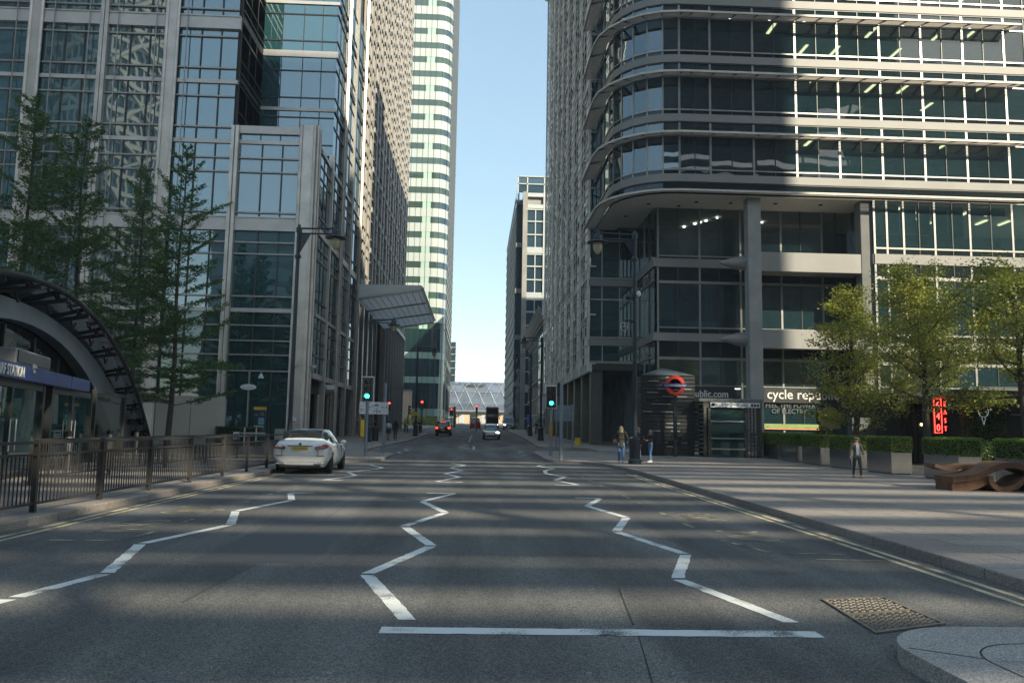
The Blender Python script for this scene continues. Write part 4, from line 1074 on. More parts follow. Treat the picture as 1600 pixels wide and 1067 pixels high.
# potted plants seen through the office windows
def potted(x, y, z, s, label):
    t = thing('potted_plant', label, 'potted plant', (x, y, z), 0, 'office window plants')
    MB().lathe([(.13, 0), (.18, .3), (.16, .3), (.15, .27), (0, .27)], (0, 0, 0), 12).build('pot', m_wframe, t)
    m_ = MB(); r = random.Random(int(x * 10))
    for k in range(26):
        a = r.random() * 6.28; e = .3 + r.random() * 1.1; l = s * (.35 + .5 * r.random())
        d = Vector((cos(a) * cos(e), sin(a) * cos(e), sin(e))); p = Vector((0, 0, .28)); q = p + d * l; m2 = p + d * l * .6 + Vector((0, 0, .05))
        sd = d.cross(Vector((0, 0, 1))).normalized() * .05
        m_.quad(tuple(p), tuple(m2 - sd), tuple(q - Vector((0, 0, .1))), tuple(m2 + sd))
    m_.build('leaves', m_needle, t)
potted(22.9, YF + .55, B0 + 1 * PH + .82 + .0, 1.1, 'leafy pot plant on the sill of the second floor band above the soffit, further left')
potted(30.4, YF + .55, B0 + 1 * PH + .82, 1.0, 'leafy plant in white pot behind the second floor band window, further right')
potted(36.9, YF + .55, 14.6, 1.3, 'bushy plant in white pot behind the lowest bay window near the treetop')
# ------------------------------------------------------------------ unseen blocks outside the frame: some read off reflections, the rest added for shade
t = thing('braced_tower', 'tower with pale diagonal bracing outside the frame, mirrored in the glass of the left tower', 'office tower', (-92, -72, 0), radians(22))
MB().box(-9.5, 9.5, -9.5, 9.5, 0, 150).build('wall', m_glassB, t)
m_ = MB()
for k in range(38):
    z = 2 + k * 4.0; m_.box(-9.8, 9.8, 9.5, 10, z - .55, z + .55); m_.box(9.5, 10, -9.8, 9.8, z - .55, z + .55)
for k in range(9):
    x = -9.5 + k * 2.375; m_.box(x - .3, x + .3, 9.5, 9.9, 0, 150)
for k in range(9):
    y = -9.5 + k * 2.375; m_.box(9.5, 9.9, y - .3, y + .3, 0, 150)
for k in range(-1, 12):
    z = k * 14.0
    for a, b in (((-9.5, z), (9.5, z + 14)), ((9.5, z), (-9.5, z + 14))):
        m_.tube([(a[0], 9.9, a[1]), (b[0], 9.9, b[1])], .6, 6); m_.tube([(9.9, a[0], a[1]), (9.9, b[0], b[1])], .6, 6)
m_.build('steel_bracing', m_beige, t)
def slab(name, label, x0, x1, y0, y1, h, mat, wmat, fl=4.2):
    t = thing(name, label, 'office block', ((x0 + x1) / 2, (y0 + y1) / 2, 0))
    w_, d_ = (x1 - x0) / 2, (y1 - y0) / 2
    MB().box(-w_, w_, -d_, d_, 0, h).build('wall', wmat, t)
    m_ = MB()
    for k in range(int(h / fl)):
        z = 3.5 + k * fl; m_.box(-w_ - .12, w_ + .12, -d_ - .12, d_ + .12, z, z + 1.3)
    m_.build('floor_bands', mat, t)
    return t
slab('dark_glass_block', 'dark glass block outside the frame behind the viewer, far left', -175, -105, -110, -60, 150, m_mull, m_glassLd)
slab('stone_banded_block', 'stone banded block outside the frame behind the viewer', -62, -36, -95, -62, 46, m_concd, m_glassLd)
# unseen block added behind the viewer, louvre rows shaped to stripe the road
t = thing('added_louvre_screen', 'added louvre screen on a podium, unseen behind the viewer, letting bars of sun onto the road', 'office block', (49, -60, 0))
def T5(m): m.M = Matrix.Translation((-49, 60, 0)); return m
m_ = T5(MB()); m_.box(5, 78.6, -79, -34, 0, 22.5); m_.build('podium', m_glassLd, t)
for k in range(5):
    m_ = T5(MB()); m_.box(4.9, 79, -79.1, -33.9, 3 + k * 4.2, 4.3 + k * 4.2); m_.build('floor_band', m_concd, t)
rr = random.Random(12)
z = 22.5
while z < 51.5:
    th = rr.uniform(.8, 1.6); gp = rr.uniform(.6, 1.2) if z < 33 else rr.uniform(.9, 1.45)
    if rr.random() < .2: gp *= .5
    m_ = T5(MB()); m_.box(5, 78.6, -34.5, -34.1, z, z + th); m_.build('louvre', m_concd, t)
    z += th + gp
m_ = T5(MB()); m_.box(5, 62.5, -34.6, -34.1, z, 105); m_.build('upper_screen', m_concd, t)
zz = z
while zz < 61:
    th = rr.uniform(.5, 1.0); m_ = T5(MB()); m_.box(62.5, 78.6, -34.5, -34.1, zz, zz + th); m_.build('louvre', m_concd, t); zz += th + rr.uniform(1.0, 2.0)
m_ = T5(MB()); m_.box(62.5, 78.6, -34.6, -34.1, 63, 105); m_.build('upper_screen', m_concd, t)
for k in range(9):
    x = 6 + k * 9
    m_ = T5(MB()); m_.box(x - .15, x + .15, -35.1, -34.6, 22, 105); m_.build('screen_post', m_darkmet, t)
slab('added_dark_backdrop', 'added dark block unseen far behind the viewer, there to darken reflections in the glass', 2, 190, -135, -112, 74, m_mull, m_concd)  # added to darken what the glass mirrors behind the louvre rows
slab('added_dark_slab', 'added dark slab unseen far behind the viewer, right, there to darken reflections in the right windows', 126, 210, -150, -112, 110, m_mull, m_concd)  # added to darken the bright sky mirrored in the right windows
# sunlit greenery and pale wall beyond the footbridge
t = thing('far_terrace', 'pale sunlit terrace wall seen under the footbridge at the end of the street', 'building', (0, 330, 3.2))
m_ = MB(); m_.box(-60, 60, -2, 8, 0, 6.5); m_.build('wall', m_sand, t)
for k in range(13):
    m_ = MB(); m_.box(-30 + k * 4.6, -28 + k * 4.6, -2.2, -1.9, .4, 4.6); m_.build('window', m_wframe if k % 3 else m_glassLd, t)
# ------------------------------------------------------------------ station entrance, left
sa = (-12.1, 20.4); sb = (-19.8, 50.0)
sang = atan2(sb[1] - sa[1], sb[0] - sa[0])            # wall runs along this line; outward = right of it
SL = math.hypot(sb[0] - sa[0], sb[1] - sa[1])
t = thing('station_entrance', 'station entrance under a low glazed arch with blue name frieze and glass doors', 'station entrance', (sa[0], sa[1], KERB), sang)
# local: x along the wall (away from the camera), y to the left = into the station, -y = towards the street
c_ = 4.5
def par(a, h, y, n=44):
    return [(c_ + a * cos(pi * i / n), y, h * (1 - cos(pi * i / n) ** 2)) for i in range(n + 1)]
def arch(x, a=16.4, h=4.3):
    return h * max(0, 1 - ((x - c_) / a) ** 2)
m_ = MB(); m_.tube(par(21.8, 5.33, -.6), .085, 8); m_.build('rim', M('rim_black', (.02, .022, .022), .6, spec=.2), t, smooth=True)
m_ = MB(); m_.keepn = True
o1 = par(21.8, 5.33, -.6); o2 = par(22.6, 4.95, .9)
m_.loft([o1, o2]); m_.build('canopy_glass', glass_mat('canopy_glass', (.06, .14, .13), 1.7, clear=.22, tint=(.45, .6, .57)), t)
ii = par(22.8, 4.88, .3); ij = par(16.7, 4.34, .3); ik = par(16.7, 4.34, .7); il = par(22.8, 4.88, .7)
m_ = MB(); secs = [[ii[k], ij[k], ik[k], il[k]] for k in range(len(ii))]
m_.loft(secs, closed=True, caps=True); m_.build('arch_rib', M('arch_paint', (.20, .235, .26), .45, .1, .12, .6), t)
for k in range(2, 43, 1):
    if k % 2: continue
    p, q = o1[k], o2[k]
    m_ = MB(); m_.tube([(p[0], p[1], p[2] - .14), (q[0], q[1], q[2] - .05)], .075, 6); m_.build('glazing_tube', m_mull, t)
    m_ = MB()
    for d in (-.35, .35):
        m_.tube([(p[0] - d, p[1] + .3, p[2] - .05), (p[0], p[1] + .3, p[2] - .2), ], .04, 5)
        m_.tube([(q[0] - d, q[1] - 1.0, q[2] + .0), (q[0], q[1] - 1.0, q[2] - .22)], .04, 5)
    m_.build('clamp', m_black, t)
# back shell: glazed roof running down to the ground behind
bk = [par(22.6 * k, 4.95 * k, y) for k, y in ((1, .9), (.97, 6), (.88, 11), (.66, 15), (.3, 17.5))]
m_ = MB(); m_.loft(bk); m_.build('dome_glass', m_glassLd, t)
for x in [-9, -6, -3, 0, 3.4, 6.6, 9.9, 13.2, 16.5]:
    m_ = MB(); m_.box(x - .06, x + .06, .72, .84, 0, max(.3, arch(x) - .05)); m_.build('wall_mullion', m_mull, t)
m_ = MB(); m_.add([(c_ + 16.6 * cos(pi * i / 30), .78, 4.33 * (1 - cos(pi * i / 30) ** 2)) for i in range(31)], [tuple(range(31))]); m_.build('wall_glass', glass_mat('station_glass', (.01, .022, .02), 1.5, clear=.8, tint=(.4, .52, .48)), t)
m_ = MB(); m_.box(-12, 20, 6, 6.2, 0, 3.4); m_.build('inner_wall', m_darkmet, t)
m_ = MB(); m_.box(-12, 20, 5.85, 6, 1.05, 1.35); m_.build('blue_band', m_blue, t)
for x, z in ((5.2, 3.55), (6.6, 3.3), (4.6, 3.25), (-3.0, 3.4), (-1.0, 3.3)):
    m_ = MB(); m_.box(x - .3, x + .3, 3, 3.1, z, z + .04); m_.build('ceiling_light', m_lampc, t)
# frieze with the name
FX0, FX1 = -12, 7.65
m_ = MB(); m_.box(FX0, FX1, -.75, -.45, 2.48, 2.86); m_.box(FX0, FX1, -.45, .7, 2.48, 2.58); m_.build('frieze', m_blue, t, bevel=.01)
m_ = MB(); m_.box(FX1 - 2.6, FX1 + .02, -.77, -.74, 2.48, 2.86); m_.build('frieze_end', M('frieze_light_blue', (.008, .045, .2), .35), t)
text_mesh('CANARY WHARF STATION', .36, m_txtw, t, (-.12, -.765, 2.54), (pi / 2, 0, 0), 'frieze_lettering', .004, 'RIGHT', sx=.95, offset=.006)
text_mesh('Jubilee\nline', .15, m_txtw, t, (.75, -.765, 2.70), (pi / 2, 0, 0), 'frieze_lettering', .003, 'CENTER', offset=.003)
m_ = MB(); m_.box(.05, 3.4, -.5, .1, 2.9, 3.3); m_.build('air_unit', m_conc, t, bevel=.03)
m_ = MB(); m_.box(.15, 3.3, -.53, -.5, 2.95, 3.25); m_.build('air_unit_grille', m_black, t)
# door leaves and frames under the frieze
for k in range(3):
    x = -9.3 + k * 6.65
    m_ = MB()
    for d in (0, 5.7): m_.box(x + d - .09, x + d + .09, -.5, -.3, 0, 2.48)
    m_.box(x, x + 5.7, -.48, -.32, 2.3, 2.48); m_.box(x + 2.78, x + 2.92, -.46, -.36, 0, 2.3); m_.box(x + .07, x + 5.63, -.46, -.36, 0, .12)
    d_ = m_.build('door', m_mull, t)
    m_ = MB(); m_.fq(x + .09, x + 2.78, .4, .12, 2.3); m_.fq(x + 2.92, x + 5.61, .4, .12, 2.3); m_.build('pane', m_glassLd, d_)
    for hx_ in (2.6, 3.1): m_ = MB(); m_.tube([(x + hx_, -.52, .7), (x + hx_, -.52, 1.5)], .02, 6); m_.build('handle', m_steel, d_)
m_ = MB(); m_.box(10.5, 17.2, -.5, -.4, 2.55, 2.68); m_.box(10.4, 10.6, -.5, -.35, 0, 2.68); m_.box(17.0, 17.3, -.5, -.35, 0, 2.68); sf = m_.build('side_frame', m_mull, t)
m_ = MB(); m_.fq(10.6, 17.0, .43, .1, 2.55); m_.build('pane', glass_mat('side_pane', (.02, .04, .04), 1.5, clear=.85, tint=(.6, .7, .68)), sf)
for p in ((-13.35, 25.2), (-15.0, 31.6), (-17.0, 38.9)):
    b = thing('bollard', 'steel bollard with black cap in front of the station doors, %s' % {-13.35: 'nearest of three', -15.0: 'middle of three', -17.0: 'beside the arch foot'}[p[0]], 'bollard', (p[0] + .9, p[1], KERB), 0, 'bollards at the station doors')
    MB().lathe([(.1, 0), (.1, 1.0)], (0, 0, 0), 14).build('post', m_steel, b, smooth=False)
    MB().lathe([(.115, 1.0), (.115, 1.14), (.06, 1.18), (0, 1.18)], (0, 0, 0), 14).build('cap', m_black, b)

# ------------------------------------------------------------------ guard railing along the left kerb
t = thing('guard_railing', 'brown grey steel guard railing of upright bars along the left kerb', 'railing', (-7.12, 18, KERB))
m_ = MB()
py = [8.55, 11.0, 13.42, 15.7, 18.0, 20.5, 23.1, 25.5, 27.9, 30.3, 32.4]
for y in py:
    m_ = MB(); m_.box(-.045, .045, y - 18 - .035, y - 18 + .035, 0, 1.17); m_.build('post', m_fence, t, bevel=.008)
for a, b in zip(py[:-1], py[1:]):
    a, b = a - 18, b - 18
    m_ = MB(); m_.box(-.03, .03, a + .04, b - .04, 1.09, 1.14); m_.box(-.025, .025, a + .04, b - .04, .90, .94); m_.box(-.025, .025, a + .04, b - .04, .12, .16)
    n = int((b - a) / .115)
    for k in range(1, n):
        y = a + .04 + (b - a - .08) * k / n; m_.box(-.009, .009, y - .009, y + .009, .16, .90)
    m_.build('panel', m_fence, t)
# further rail round the ramp behind
t = thing('ramp_railing', 'dark railing of upright bars round the ramp behind the kerb railing', 'railing', (-10.2, 27, KERB))
for k in range(5):
    y = -8 + k * 4
    m_ = MB(); m_.box(-.03, .03, y - .03, y + .03, 0, 1.05); m_.build('post', m_fence, t)
    if k < 4:
        m_ = MB(); m_.box(-.02, .02, y, y + 4, 1.0, 1.05); m_.box(-.02, .02, y, y + 4, .15, .19)
        for q in range(1, 34): m_.box(-.008, .008, y + q * .118 - .008, y + q * .118 + .008, .19, 1.0)
        m_.build('panel', m_fence, t)

# ------------------------------------------------------------------ things on the left pavement
zl = zg(50) + KERB
t = thing('vent_housing', 'pale brushed steel panelled housing on the left pavement behind the railing', 'vent housing', (-17.6, 50.3, zl))
ang = atan2(.9, 3.7)
for k in range(2):
    m_ = MB(); m_.M = Matrix.Rotation(ang, 4, 'Z'); m_.box(-2.05 + k * 2.02, -.06 + k * 2.02, -.12, .12, .02, 3.02 - .03 * k); m_.build('panel', M('satin_panel', (.50, .46, .42), .5, .35, .08, .3), t, bevel=.02)
m_ = MB(); m_.M = Matrix.Rotation(ang, 4, 'Z'); m_.box(-2.0, 1.95, .12, 1.5, 0, 2.9); m_.build('body', m_conc, t)
def leafbox(name, mat, n, sx, sy, sz, ls, seed, parent=None, loc=(0, 0, 0), core=True, top=True):
    """clipped hedge: small leaves set over the faces of a box"""
    r = random.Random(seed); m_ = MB(); m_.keepn = True
    ar = [sy * sz, sy * sz, sx * sz, sx * sz, sx * sy]
    for k in range(n):
        f = r.choices(range(5), ar)[0]
        u, v = r.uniform(-.5, .5), r.uniform(0, 1); dpt = abs(r.gauss(0, .035))
        if f < 2: p = [(sx / 2 - dpt) * (1 if f else -1), u * sy, v * sz]
        elif f < 4: p = [u * sx, (sy / 2 - dpt) * (1 if f == 3 else -1), v * sz]
        else: p = [u * sx, r.uniform(-.5, .5) * sy, sz - dpt]
        # slightly rounded corners and a wavy cut
        wv = .02 * sin(p[0] * 9 + seed) * cos(p[1] * 8)
        p[2] += wv
        d = Vector((r.gauss(0, 1), r.gauss(0, 1), r.gauss(0, 1) + .4)).normalized(); e = d.orthogonal().normalized()
        e = Matrix.Rotation(r.random() * 6.28, 3, d) @ e
        l = ls * r.uniform(.6, 1.3); w_ = l * .5
        a = Vector(p); m_.quad(a - d * l * .5, a + e * w_ * .5, a + d * l * .5, a - e * w_ * .5)
    o = m_.build(name, mat, parent, loc, keepn=True)
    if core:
        c = MB(); c.box(-sx / 2 + .07, sx / 2 - .07, -sy / 2 + .07, sy / 2 - .07, 0, sz - .08)  # solid core, shade between the leaves put into its dark colour
        c.build('inner_shade_core', m_hcore, o if parent is None else o)
    return o
t = thing('clipped_hedge', 'low clipped hedge on the left pavement between the steel housing and the map sign', 'hedge', (-14.7, 50.6, zl))
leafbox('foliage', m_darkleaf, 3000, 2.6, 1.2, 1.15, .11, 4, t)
t = thing('notice_board', 'small white notice on a short stake before the left hedge', 'notice', (-13.65, 46.5, zg(46.5) + KERB))
MB().box(-.02, .02, -.02, .02, 0, .75).build('stake', m_darkmet, t); MB().box(-.17, .17, -.04, -.02, .5, .92).build('board', m_signw, t)
m_ = MB(); m_.box(-.12, .12, -.046, -.04, .72, .82); m_.box(-.12, .1, -.046, -.04, .6, .64); m_.build('notice_print', m_txtd, t)
t = thing('map_totem', 'dark blue street map totem with yellow top on the left pavement', 'map sign', (-14.65, 55, zg(55) + KERB))
MB().box(-.4, .4, -.09, .09, 0, 2.25).build('body', M('totem_blue', (.012, .03, .06), .35), t, bevel=.01)
MB().box(-.41, .41, -.1, .1, 2.25, 2.45).build('header', m_yel, t)
m_ = MB(); m_.box(-.36, .30, -.1, -.092, .55, 1.2); mpn = m_.build('map_panel', M('map_print', (.12, .33, .46), .4, 0, .5, 6, col2=(.45, .45, .2)), t)
m_ = MB(); m_.box(-.08, .32, -.1, -.092, 1.28, 1.72); m_.build('map_panel', M('map_print_blue', (.16, .34, .45), .4, 0, .4, 7), t)
m_ = MB(); m_.box(-.34, -.1, -.1, -.092, 1.85, 2.0); m_.box(.05, .32, -.1, -.092, 1.85, 2.1); m_.build('header_print', m_txtg, t)
t = thing('camera_pole', 'slim pale pole with hooked arm, white lamp and oval sign near the left tower', 'pole', (-14.66, 52, zg(52) + KERB))
m_ = MB(); m_.tube([(0, 0, 0), (0, 0, 4.72), (.75, 0, 4.72), (.75, 0, 4.5)], .05, 8); m_.build('pole', m_conc, t)
MB().lathe([(.06, 4.55), (.1, 4.48), (.19, 4.28), (.17, 4.26), (0, 4.26)], (.75, 0, 0), 14).build('lamp_shade', m_wframe, t)
m_ = MB(); m_.M = Matrix.Translation((0, -.07, 3.68)) @ Matrix.Rotation(radians(-8), 4, 'Y'); m_.lathe([(0, -.03), (.5, -.02), (.52, 0), (.5, .02), (0, .03)], (0, 0, 0), 24, 'y'); o = m_.build('oval_sign', m_signw, t)
for v in o.data.vertices: v.co.z = 3.68 + (v.co.z - 3.68) * .38
t = thing('steel_cabinet', 'small grey steel cabinet beside the corner pier of the left tower', 'cabinet', (-13.4, 55.5, zg(55) + KERB))
MB().box(-.3, .3, -.2, .2, 0, 1.0).build('body', m_conc, t, bevel=.02); m_ = MB(); m_.box(-.27, .27, -.215, -.2, .08, .94); m_.build('door', m_steel, t)
t = thing('low_rail', 'short low white rail before the left tower', 'rail', (-13.7, 49.5, zg(49.5) + KERB))
for x in (-.35, .35): m_ = MB(); m_.tube([(x, 0, 0), (x, 0, 1.15)], .045, 8); m_.build('post', m_steel, t)
m_ = MB(); m_.tube([(-.6, 0, .8), (.9, 0, .8)], .035, 8); m_.build('bar', m_wframe, t)

# ------------------------------------------------------------------ street lamps
def street_lamp(x, y, dirx, label, H=10.45, z=None):
    t = thing('street_lamp', label, 'street lamp', (x, y, (zg(y) + KERB) if z is None else z), 0, 'street lamps along the road')
    MB().lathe([(.29, 0), (.29, .18), (.25, .24), (.245, 1.02), (.27, 1.06), (.27, 1.14), (.13, 1.22), (.105, 1.6)], (0, 0, 0), 18).build('base', m_lamp, t)
    m_ = MB(); m_.lathe([(.105, 1.6), (.10, 5), (.085, 9.2), (.15, 9.22), (.15, 9.34), (.09, 9.4), (.1, H - .2), (.14, H - .2), (.14, H), (.09, H + .05), (.06, H + .16), (0, H + .2)], (0, 0, 0), 14); m_.build('post', m_lamp, t)
    d = dirx; m_ = MB()
    m_.tube([(0, 0, H - .02), (1.72 * d, 0, H + .02)], .045, 8); m_.tube([(0, 0, H - .26), (1.5 * d, 0, H - .24), (1.65 * d, 0, H - .3)], .04, 8)
    m_.add([(.06 * d, -.02, H - .3), (.55 * d, -.02, H - .28), (.08 * d, -.02, 9.45), (.06 * d, .02, H - .3), (.55 * d, .02, H - .28), (.08 * d, .02, 9.45)], [(0, 1, 2), (5, 4, 3), (0, 2, 5, 3), (1, 4, 5, 2), (0, 3, 4, 1)])
    m_.build('arm', m_lamp, t)
    cx = 1.72 * d
    ln = MB().lathe([(.0, H + .2), (.06, H + .15), (.09, H - .02), (.2, H - .08), (.22, H - .3), (.46, H - .38), (.5, H - .44), (.2, H - .42)], (cx, 0, 0), 20).build('lantern', m_lamp, t)
    MB().lathe([(.2, H - .43), (.225, H - .6), (.2, H - .75), (.13, H - .9), (.05, H - .98), (0, H - .99)], (cx, 0, 0), 16).build('globe', m_globe, ln, smooth=True)
    return t
street_lamp(7.12, 35.6, -1, 'tall dark street lamp rising beside the women, its arm reaching left')
street_lamp(-8.48, 37.0, 1, 'tall dark street lamp before the left tower corner, its arm reaching right', 10.65)
street_lamp(6.1, 74.8, -1, 'dark street lamp on the right kerb beyond the side road', 9.6)
street_lamp(6.39, 94, -1, 'smaller looking dark street lamp further along the right kerb', 9.6)
street_lamp(-6.28, 84.3, 1, 'dark street lamp on the left kerb near the far crossing', 9.3)
street_lamp(-8.3, 62.2, 1, 'dark street lamp under the entrance canopy of the left tower', 9.5)
# clutter on the near lamp: camera, speed bracket
t = thing('camera_bracket', 'small dark camera and white dome clamped to the right street lamp', 'camera', (7.03, 35.6, 7.75))
MB().lathe([(.13, -.08), (.13, .1)], (0, 0, 0), 12).build('clamp', m_lamp, t); MB().ell((.24, -.1, .05), (.11, .11, .14)).build('dome', m_signw, t); MB().ell((-.2, -.1, -.12), (.16, .14, .13)).build('housing', m_black, t)
t = thing('ring_bracket', 'little ring shaped bracket fixed to the right street lamp', 'bracket', (7.03, 35.6, 6.4))
m_ = MB(); m_.tube([(-.05, 0, .2), (-.4, 0, .16)], .03, 6); m_.lathe([(.1, .1), (.12, .2)], (0, 0, 0), 12); m_.build('arm', m_lamp, t)
m_ = MB(); m_.tube([(-.4 + .17 * cos(radians(a)), 0, -.1 + .2 * sin(radians(a))) for a in range(0, 361, 24)], .015, 6); m_.tube([(-.57, 0, -.1), (-.23, 0, -.1)], .012, 5); m_.tube([(-.4, 0, -.1), (-.4, 0, .1)], .012, 5); m_.build('ring', m_steel, t)

# ------------------------------------------------------------------ traffic signals
def signal(x, y, H, on, label, group='traffic signals', rz=0.0, board=True, pole=m_pole, s=1.0, kerb=KERB):
    t = thing('traffic_light', label, 'traffic light', (x, y, zg(y) + kerb), rz, group)
    MB().lathe([(.075, 0), (.075, H - 1.15 * s)], (0, 0, 0), 12).build('pole', pole, t)
    h0 = H - 1.25 * s
    if board:
        b_ = MB(); b_.box(-.31 * s, .31 * s, -.03, .03, h0, H); b_.build('backing_board', m_signw, t, bevel=.02)
        b_ = MB(); b_.box(-.265 * s, .265 * s, -.045, -.03, h0 + .045, H - .045); b_.build('board_face', m_black, t)
    hd = MB(); hd.box(-.15 * s, .15 * s, -.18, -.045, h0 + .1 * s, H - .12 * s); hd.build('housing', m_black, t, bevel=.03)
    for k, (nm_, c, e) in enumerate((('red', (.07, .006, .006), m_red_on), ('amber', (.06, .03, .005), None), ('green', (.004, .05, .03), m_green_on))):
        zc = H - .12 * s - (.17 + k * .335) * s
        lit = on == nm_
        l_ = MB(); l_.lathe([(0, -.2), (.10 * s, -.19), (.105 * s, -.17)], (0, 0, 0), 16, 'y')
        l_.v = [(a, b, c_ + zc) for a, b, c_ in l_.v]
        lo = l_.build('lamp', e if lit else M('lens_' + nm_, c, .25), t)
        v_ = MB(); pts1 = [(.125 * s * cos(radians(a)), -.18, zc + .125 * s * sin(radians(a))) for a in range(-30, 211, 20)]; pts2 = [(p[0], -.36, p[2] - .01) for p in pts1]
        pts3 = [(p[0] * 1.06, p[1], zc + (p[2] - zc) * 1.06) for p in pts1]; pts4 = [(p[0] * 1.06, p[1], zc + (p[2] - zc) * 1.06) for p in pts2]
        v_.loft([[a, b, d, c_] for a, b, c_, d in zip(pts1, pts2, pts3, pts4)], closed=True, caps=True); v_.build('visor', m_black, lo)
    return t
tl = signal(-5.28, 39.03, 3.86, 'green', 'green traffic light on grey pole with yellow push button box, left pavement')
m_ = MB(); m_.box(-.28, -.09, -.1, .1, .95, 1.75); bx = m_.build('push_button_box', m_yel, tl, bevel=.02)
m_ = MB(); m_.box(-.3, -.28, -.11, .11, .93, 1.77); m_.build('side_plate', m_black, bx)
tr_ = signal(4.05, 43.1, 3.78, 'green', 'green traffic light on grey pole, right pavement corner')
m_ = MB(); m_.box(-.09, .09, -.1, .02, .95, 1.75); m_.build('push_button_box', M('worn_orange', (.3, .17, .05), .5), tr_)
signal(-7.0, 104, 4.3, 'red', 'red traffic light high on a dark pole at the far left corner', pole=m_black, board=False, s=1.25)
signal(.1, 130, 4.4, 'red', 'red traffic light on an island in the middle of the far road', pole=m_black, board=False, s=1.25, kerb=0)
signal(-4.6, 150, 3.9, 'red', 'small red traffic light with white surround beyond the black taxi', pole=m_pole, s=1.2)
signal(-8.7, 103, 3.6, 'none', 'dark traffic light turned sideways at the far left corner', rz=radians(80), pole=m_black, board=False, s=1.2)
signal(7.2, 112, 4.0, 'none', 'unlit dark traffic light on the far right pavement', rz=radians(60), pole=m_black, board=False, s=1.3)
signal(-7.6, 70.5, 3.35, 'red', 'little red signal lamp on a pole by the white direction sign', pole=m_pole, board=False, s=.75)
t = thing('signal_pole', 'tall grey pole with a signal seen from behind on the right kerb corner', 'signal pole', (4.1, 38.3, zg(38) + KERB))
MB().lathe([(.09, 0), (.085, 3.78), (0, 3.8)], (0, 0, 0), 12).build('pole', m_pole, t)
m_ = MB(); m_.box(-.2, -.07, .0, .3, 3.05, 3.7); m_.box(-.09, .06, .08, .2, 3.3, 3.4); m_.build('housing', m_black, t, bevel=.02)

# ------------------------------------------------------------------ signs on posts
t = thing('direction_sign', 'white road direction sign with black arrows behind the left traffic light', 'road sign', (-4.98, 43.8, zg(43.8) + KERB))
MB().lathe([(.085, 0), (.085, 3.75), (0, 3.77)], (0, 0, 0), 12).build('pole', m_pole, t)
pn = MB().box(-1.35, .22, -.13, -.1, 2.06, 2.72).build('panel', m_signw, t)
m_ = MB(); q = lambda a, b, c, d: m_.box(a, b, -.136, -.13, c, d)
q(-.62, -.26, 2.2, 2.225); q(-.41, -.385, 2.1, 2.38); q(-.95, -.7, 2.42, 2.45); q(-.7, -.45, 2.5, 2.53); q(-1.3, -1.1, 2.3, 2.33); q(-1.3, -1.05, 2.2, 2.22); q(-.85, -.72, 2.3, 2.32); q(-.16, -.06, 2.41, 2.46); q(.06, .14, 2.41, 2.46)
m_.build('sign_print', m_txtd, pn)
m_ = MB(); m_.box(-.52, -.3, -.136, -.13, 2.5, 2.58); m_.box(-.5, -.4, -.136, -.13, 2.62, 2.67); m_.build('green_patch', m_tgreen, pn)
m_ = MB(); m_.lathe([(0, -.137), (.05, -.137), (.05, -.13)], (0, 0, 0), 12, 'y'); m_.v = [(a - .24, b, c + 2.21) for a, b, c in m_.v]; m_.build('red_roundel', m_red, pn)
t = thing('two_post_sign', 'blue grey back of a road sign on two thin posts, right pavement', 'road sign', (5.8, 52, zg(52) + KERB))
for x in (-.55, .5): MB().lathe([(.045, 0), (.045, 3.0)], (x, 0, 0), 8).build('post', m_pole, t)
MB().box(-.7, .62, .05, .08, 1.85, 2.9).build('panel', m_signb, t); m_ = MB(); m_.box(-.7, .62, .02, .05, 2.36, 2.42); m_.build('rail', m_pole, t)
t = thing('blue_sign', 'small bright blue sign board on the far right pavement', 'sign', (7.2, 108, zg(108) + KERB))
MB().lathe([(.04, 0), (.04, 2.6)], (0, 0, 0), 8).build('post', m_pole, t); MB().box(-.28, .28, -.06, -.03, 1.4, 2.6).build('board', M('sign_blue', (.02, .14, .62), .4), t)
t = thing('yellow_sign', 'small amber sign board on the far left lamp post', 'sign', (-6.35, 84.0, zg(84) + KERB + 2.15))
MB().box(-.5, .3, -.3, -.26, 0, .36).build('board', m_yel, t)
for (x, y, H_, a_, lb) in ((-9.0, 190, 12, 2.2, 'thin white lamp column beyond the red far signals, taller'), (-7.6, 195, 10, 3.0, 'thin white lamp column before the footbridge, arm to the right'), (-10.2, 108, 5.6, .6, 'short white pole with small arm by the far left corner')):
    t = thing('white_column', lb, 'lamp column', (x, y, zg(y) + KERB), 0, 'white lamp columns'); m_ = MB(); m_.tube([(0, 0, 0), (0, 0, H_), (a_, 0, H_ + .1)], .09, 8); m_.build('pole', m_wframe, t)
    m_ = MB(); m_.box(a_ - .1, a_ + .8, -.12, .12, H_, H_ + .16); m_.build('lantern', m_wframe, t)
t = thing('dark_post', 'plain black post standing by the far road before the footbridge', 'post', (-4.6, 172, zg(172))); MB().lathe([(.25, 0), (.25, 4.4), (.2, 4.5), (0, 4.5)], (0, 0, 0), 10).build('post', m_black, t)
def bin_(x, y, lb, mat=m_black):
    t = thing('litter_bin', lb, 'litter bin', (x, y, zg(y) + KERB), 0, 'litter bins')
    MB().lathe([(.26, 0), (.27, .85), (.3, .87), (.3, .93)], (0, 0, 0), 16).build('body', mat, t); MB().lathe([(.3, .93), (.3, 1.0), (.22, 1.12), (0, 1.16)], (0, 0, 0), 16).build('lid', mat, t)
bin_(-8.1, 65.2, 'black litter bin on the left pavement by two walkers'); 
t = thing('grit_bin', 'small yellow box standing by the pillars on the right pavement', 'grit bin', (7.9, 61.8, zg(61.8) + KERB)); MB().box(-.2, .2, -.2, .2, 0, .5).build('body', m_yel, t, bevel=.03); MB().box(-.22, .22, -.22, .22, .5, .58).build('lid', m_yel, t, bevel=.03)

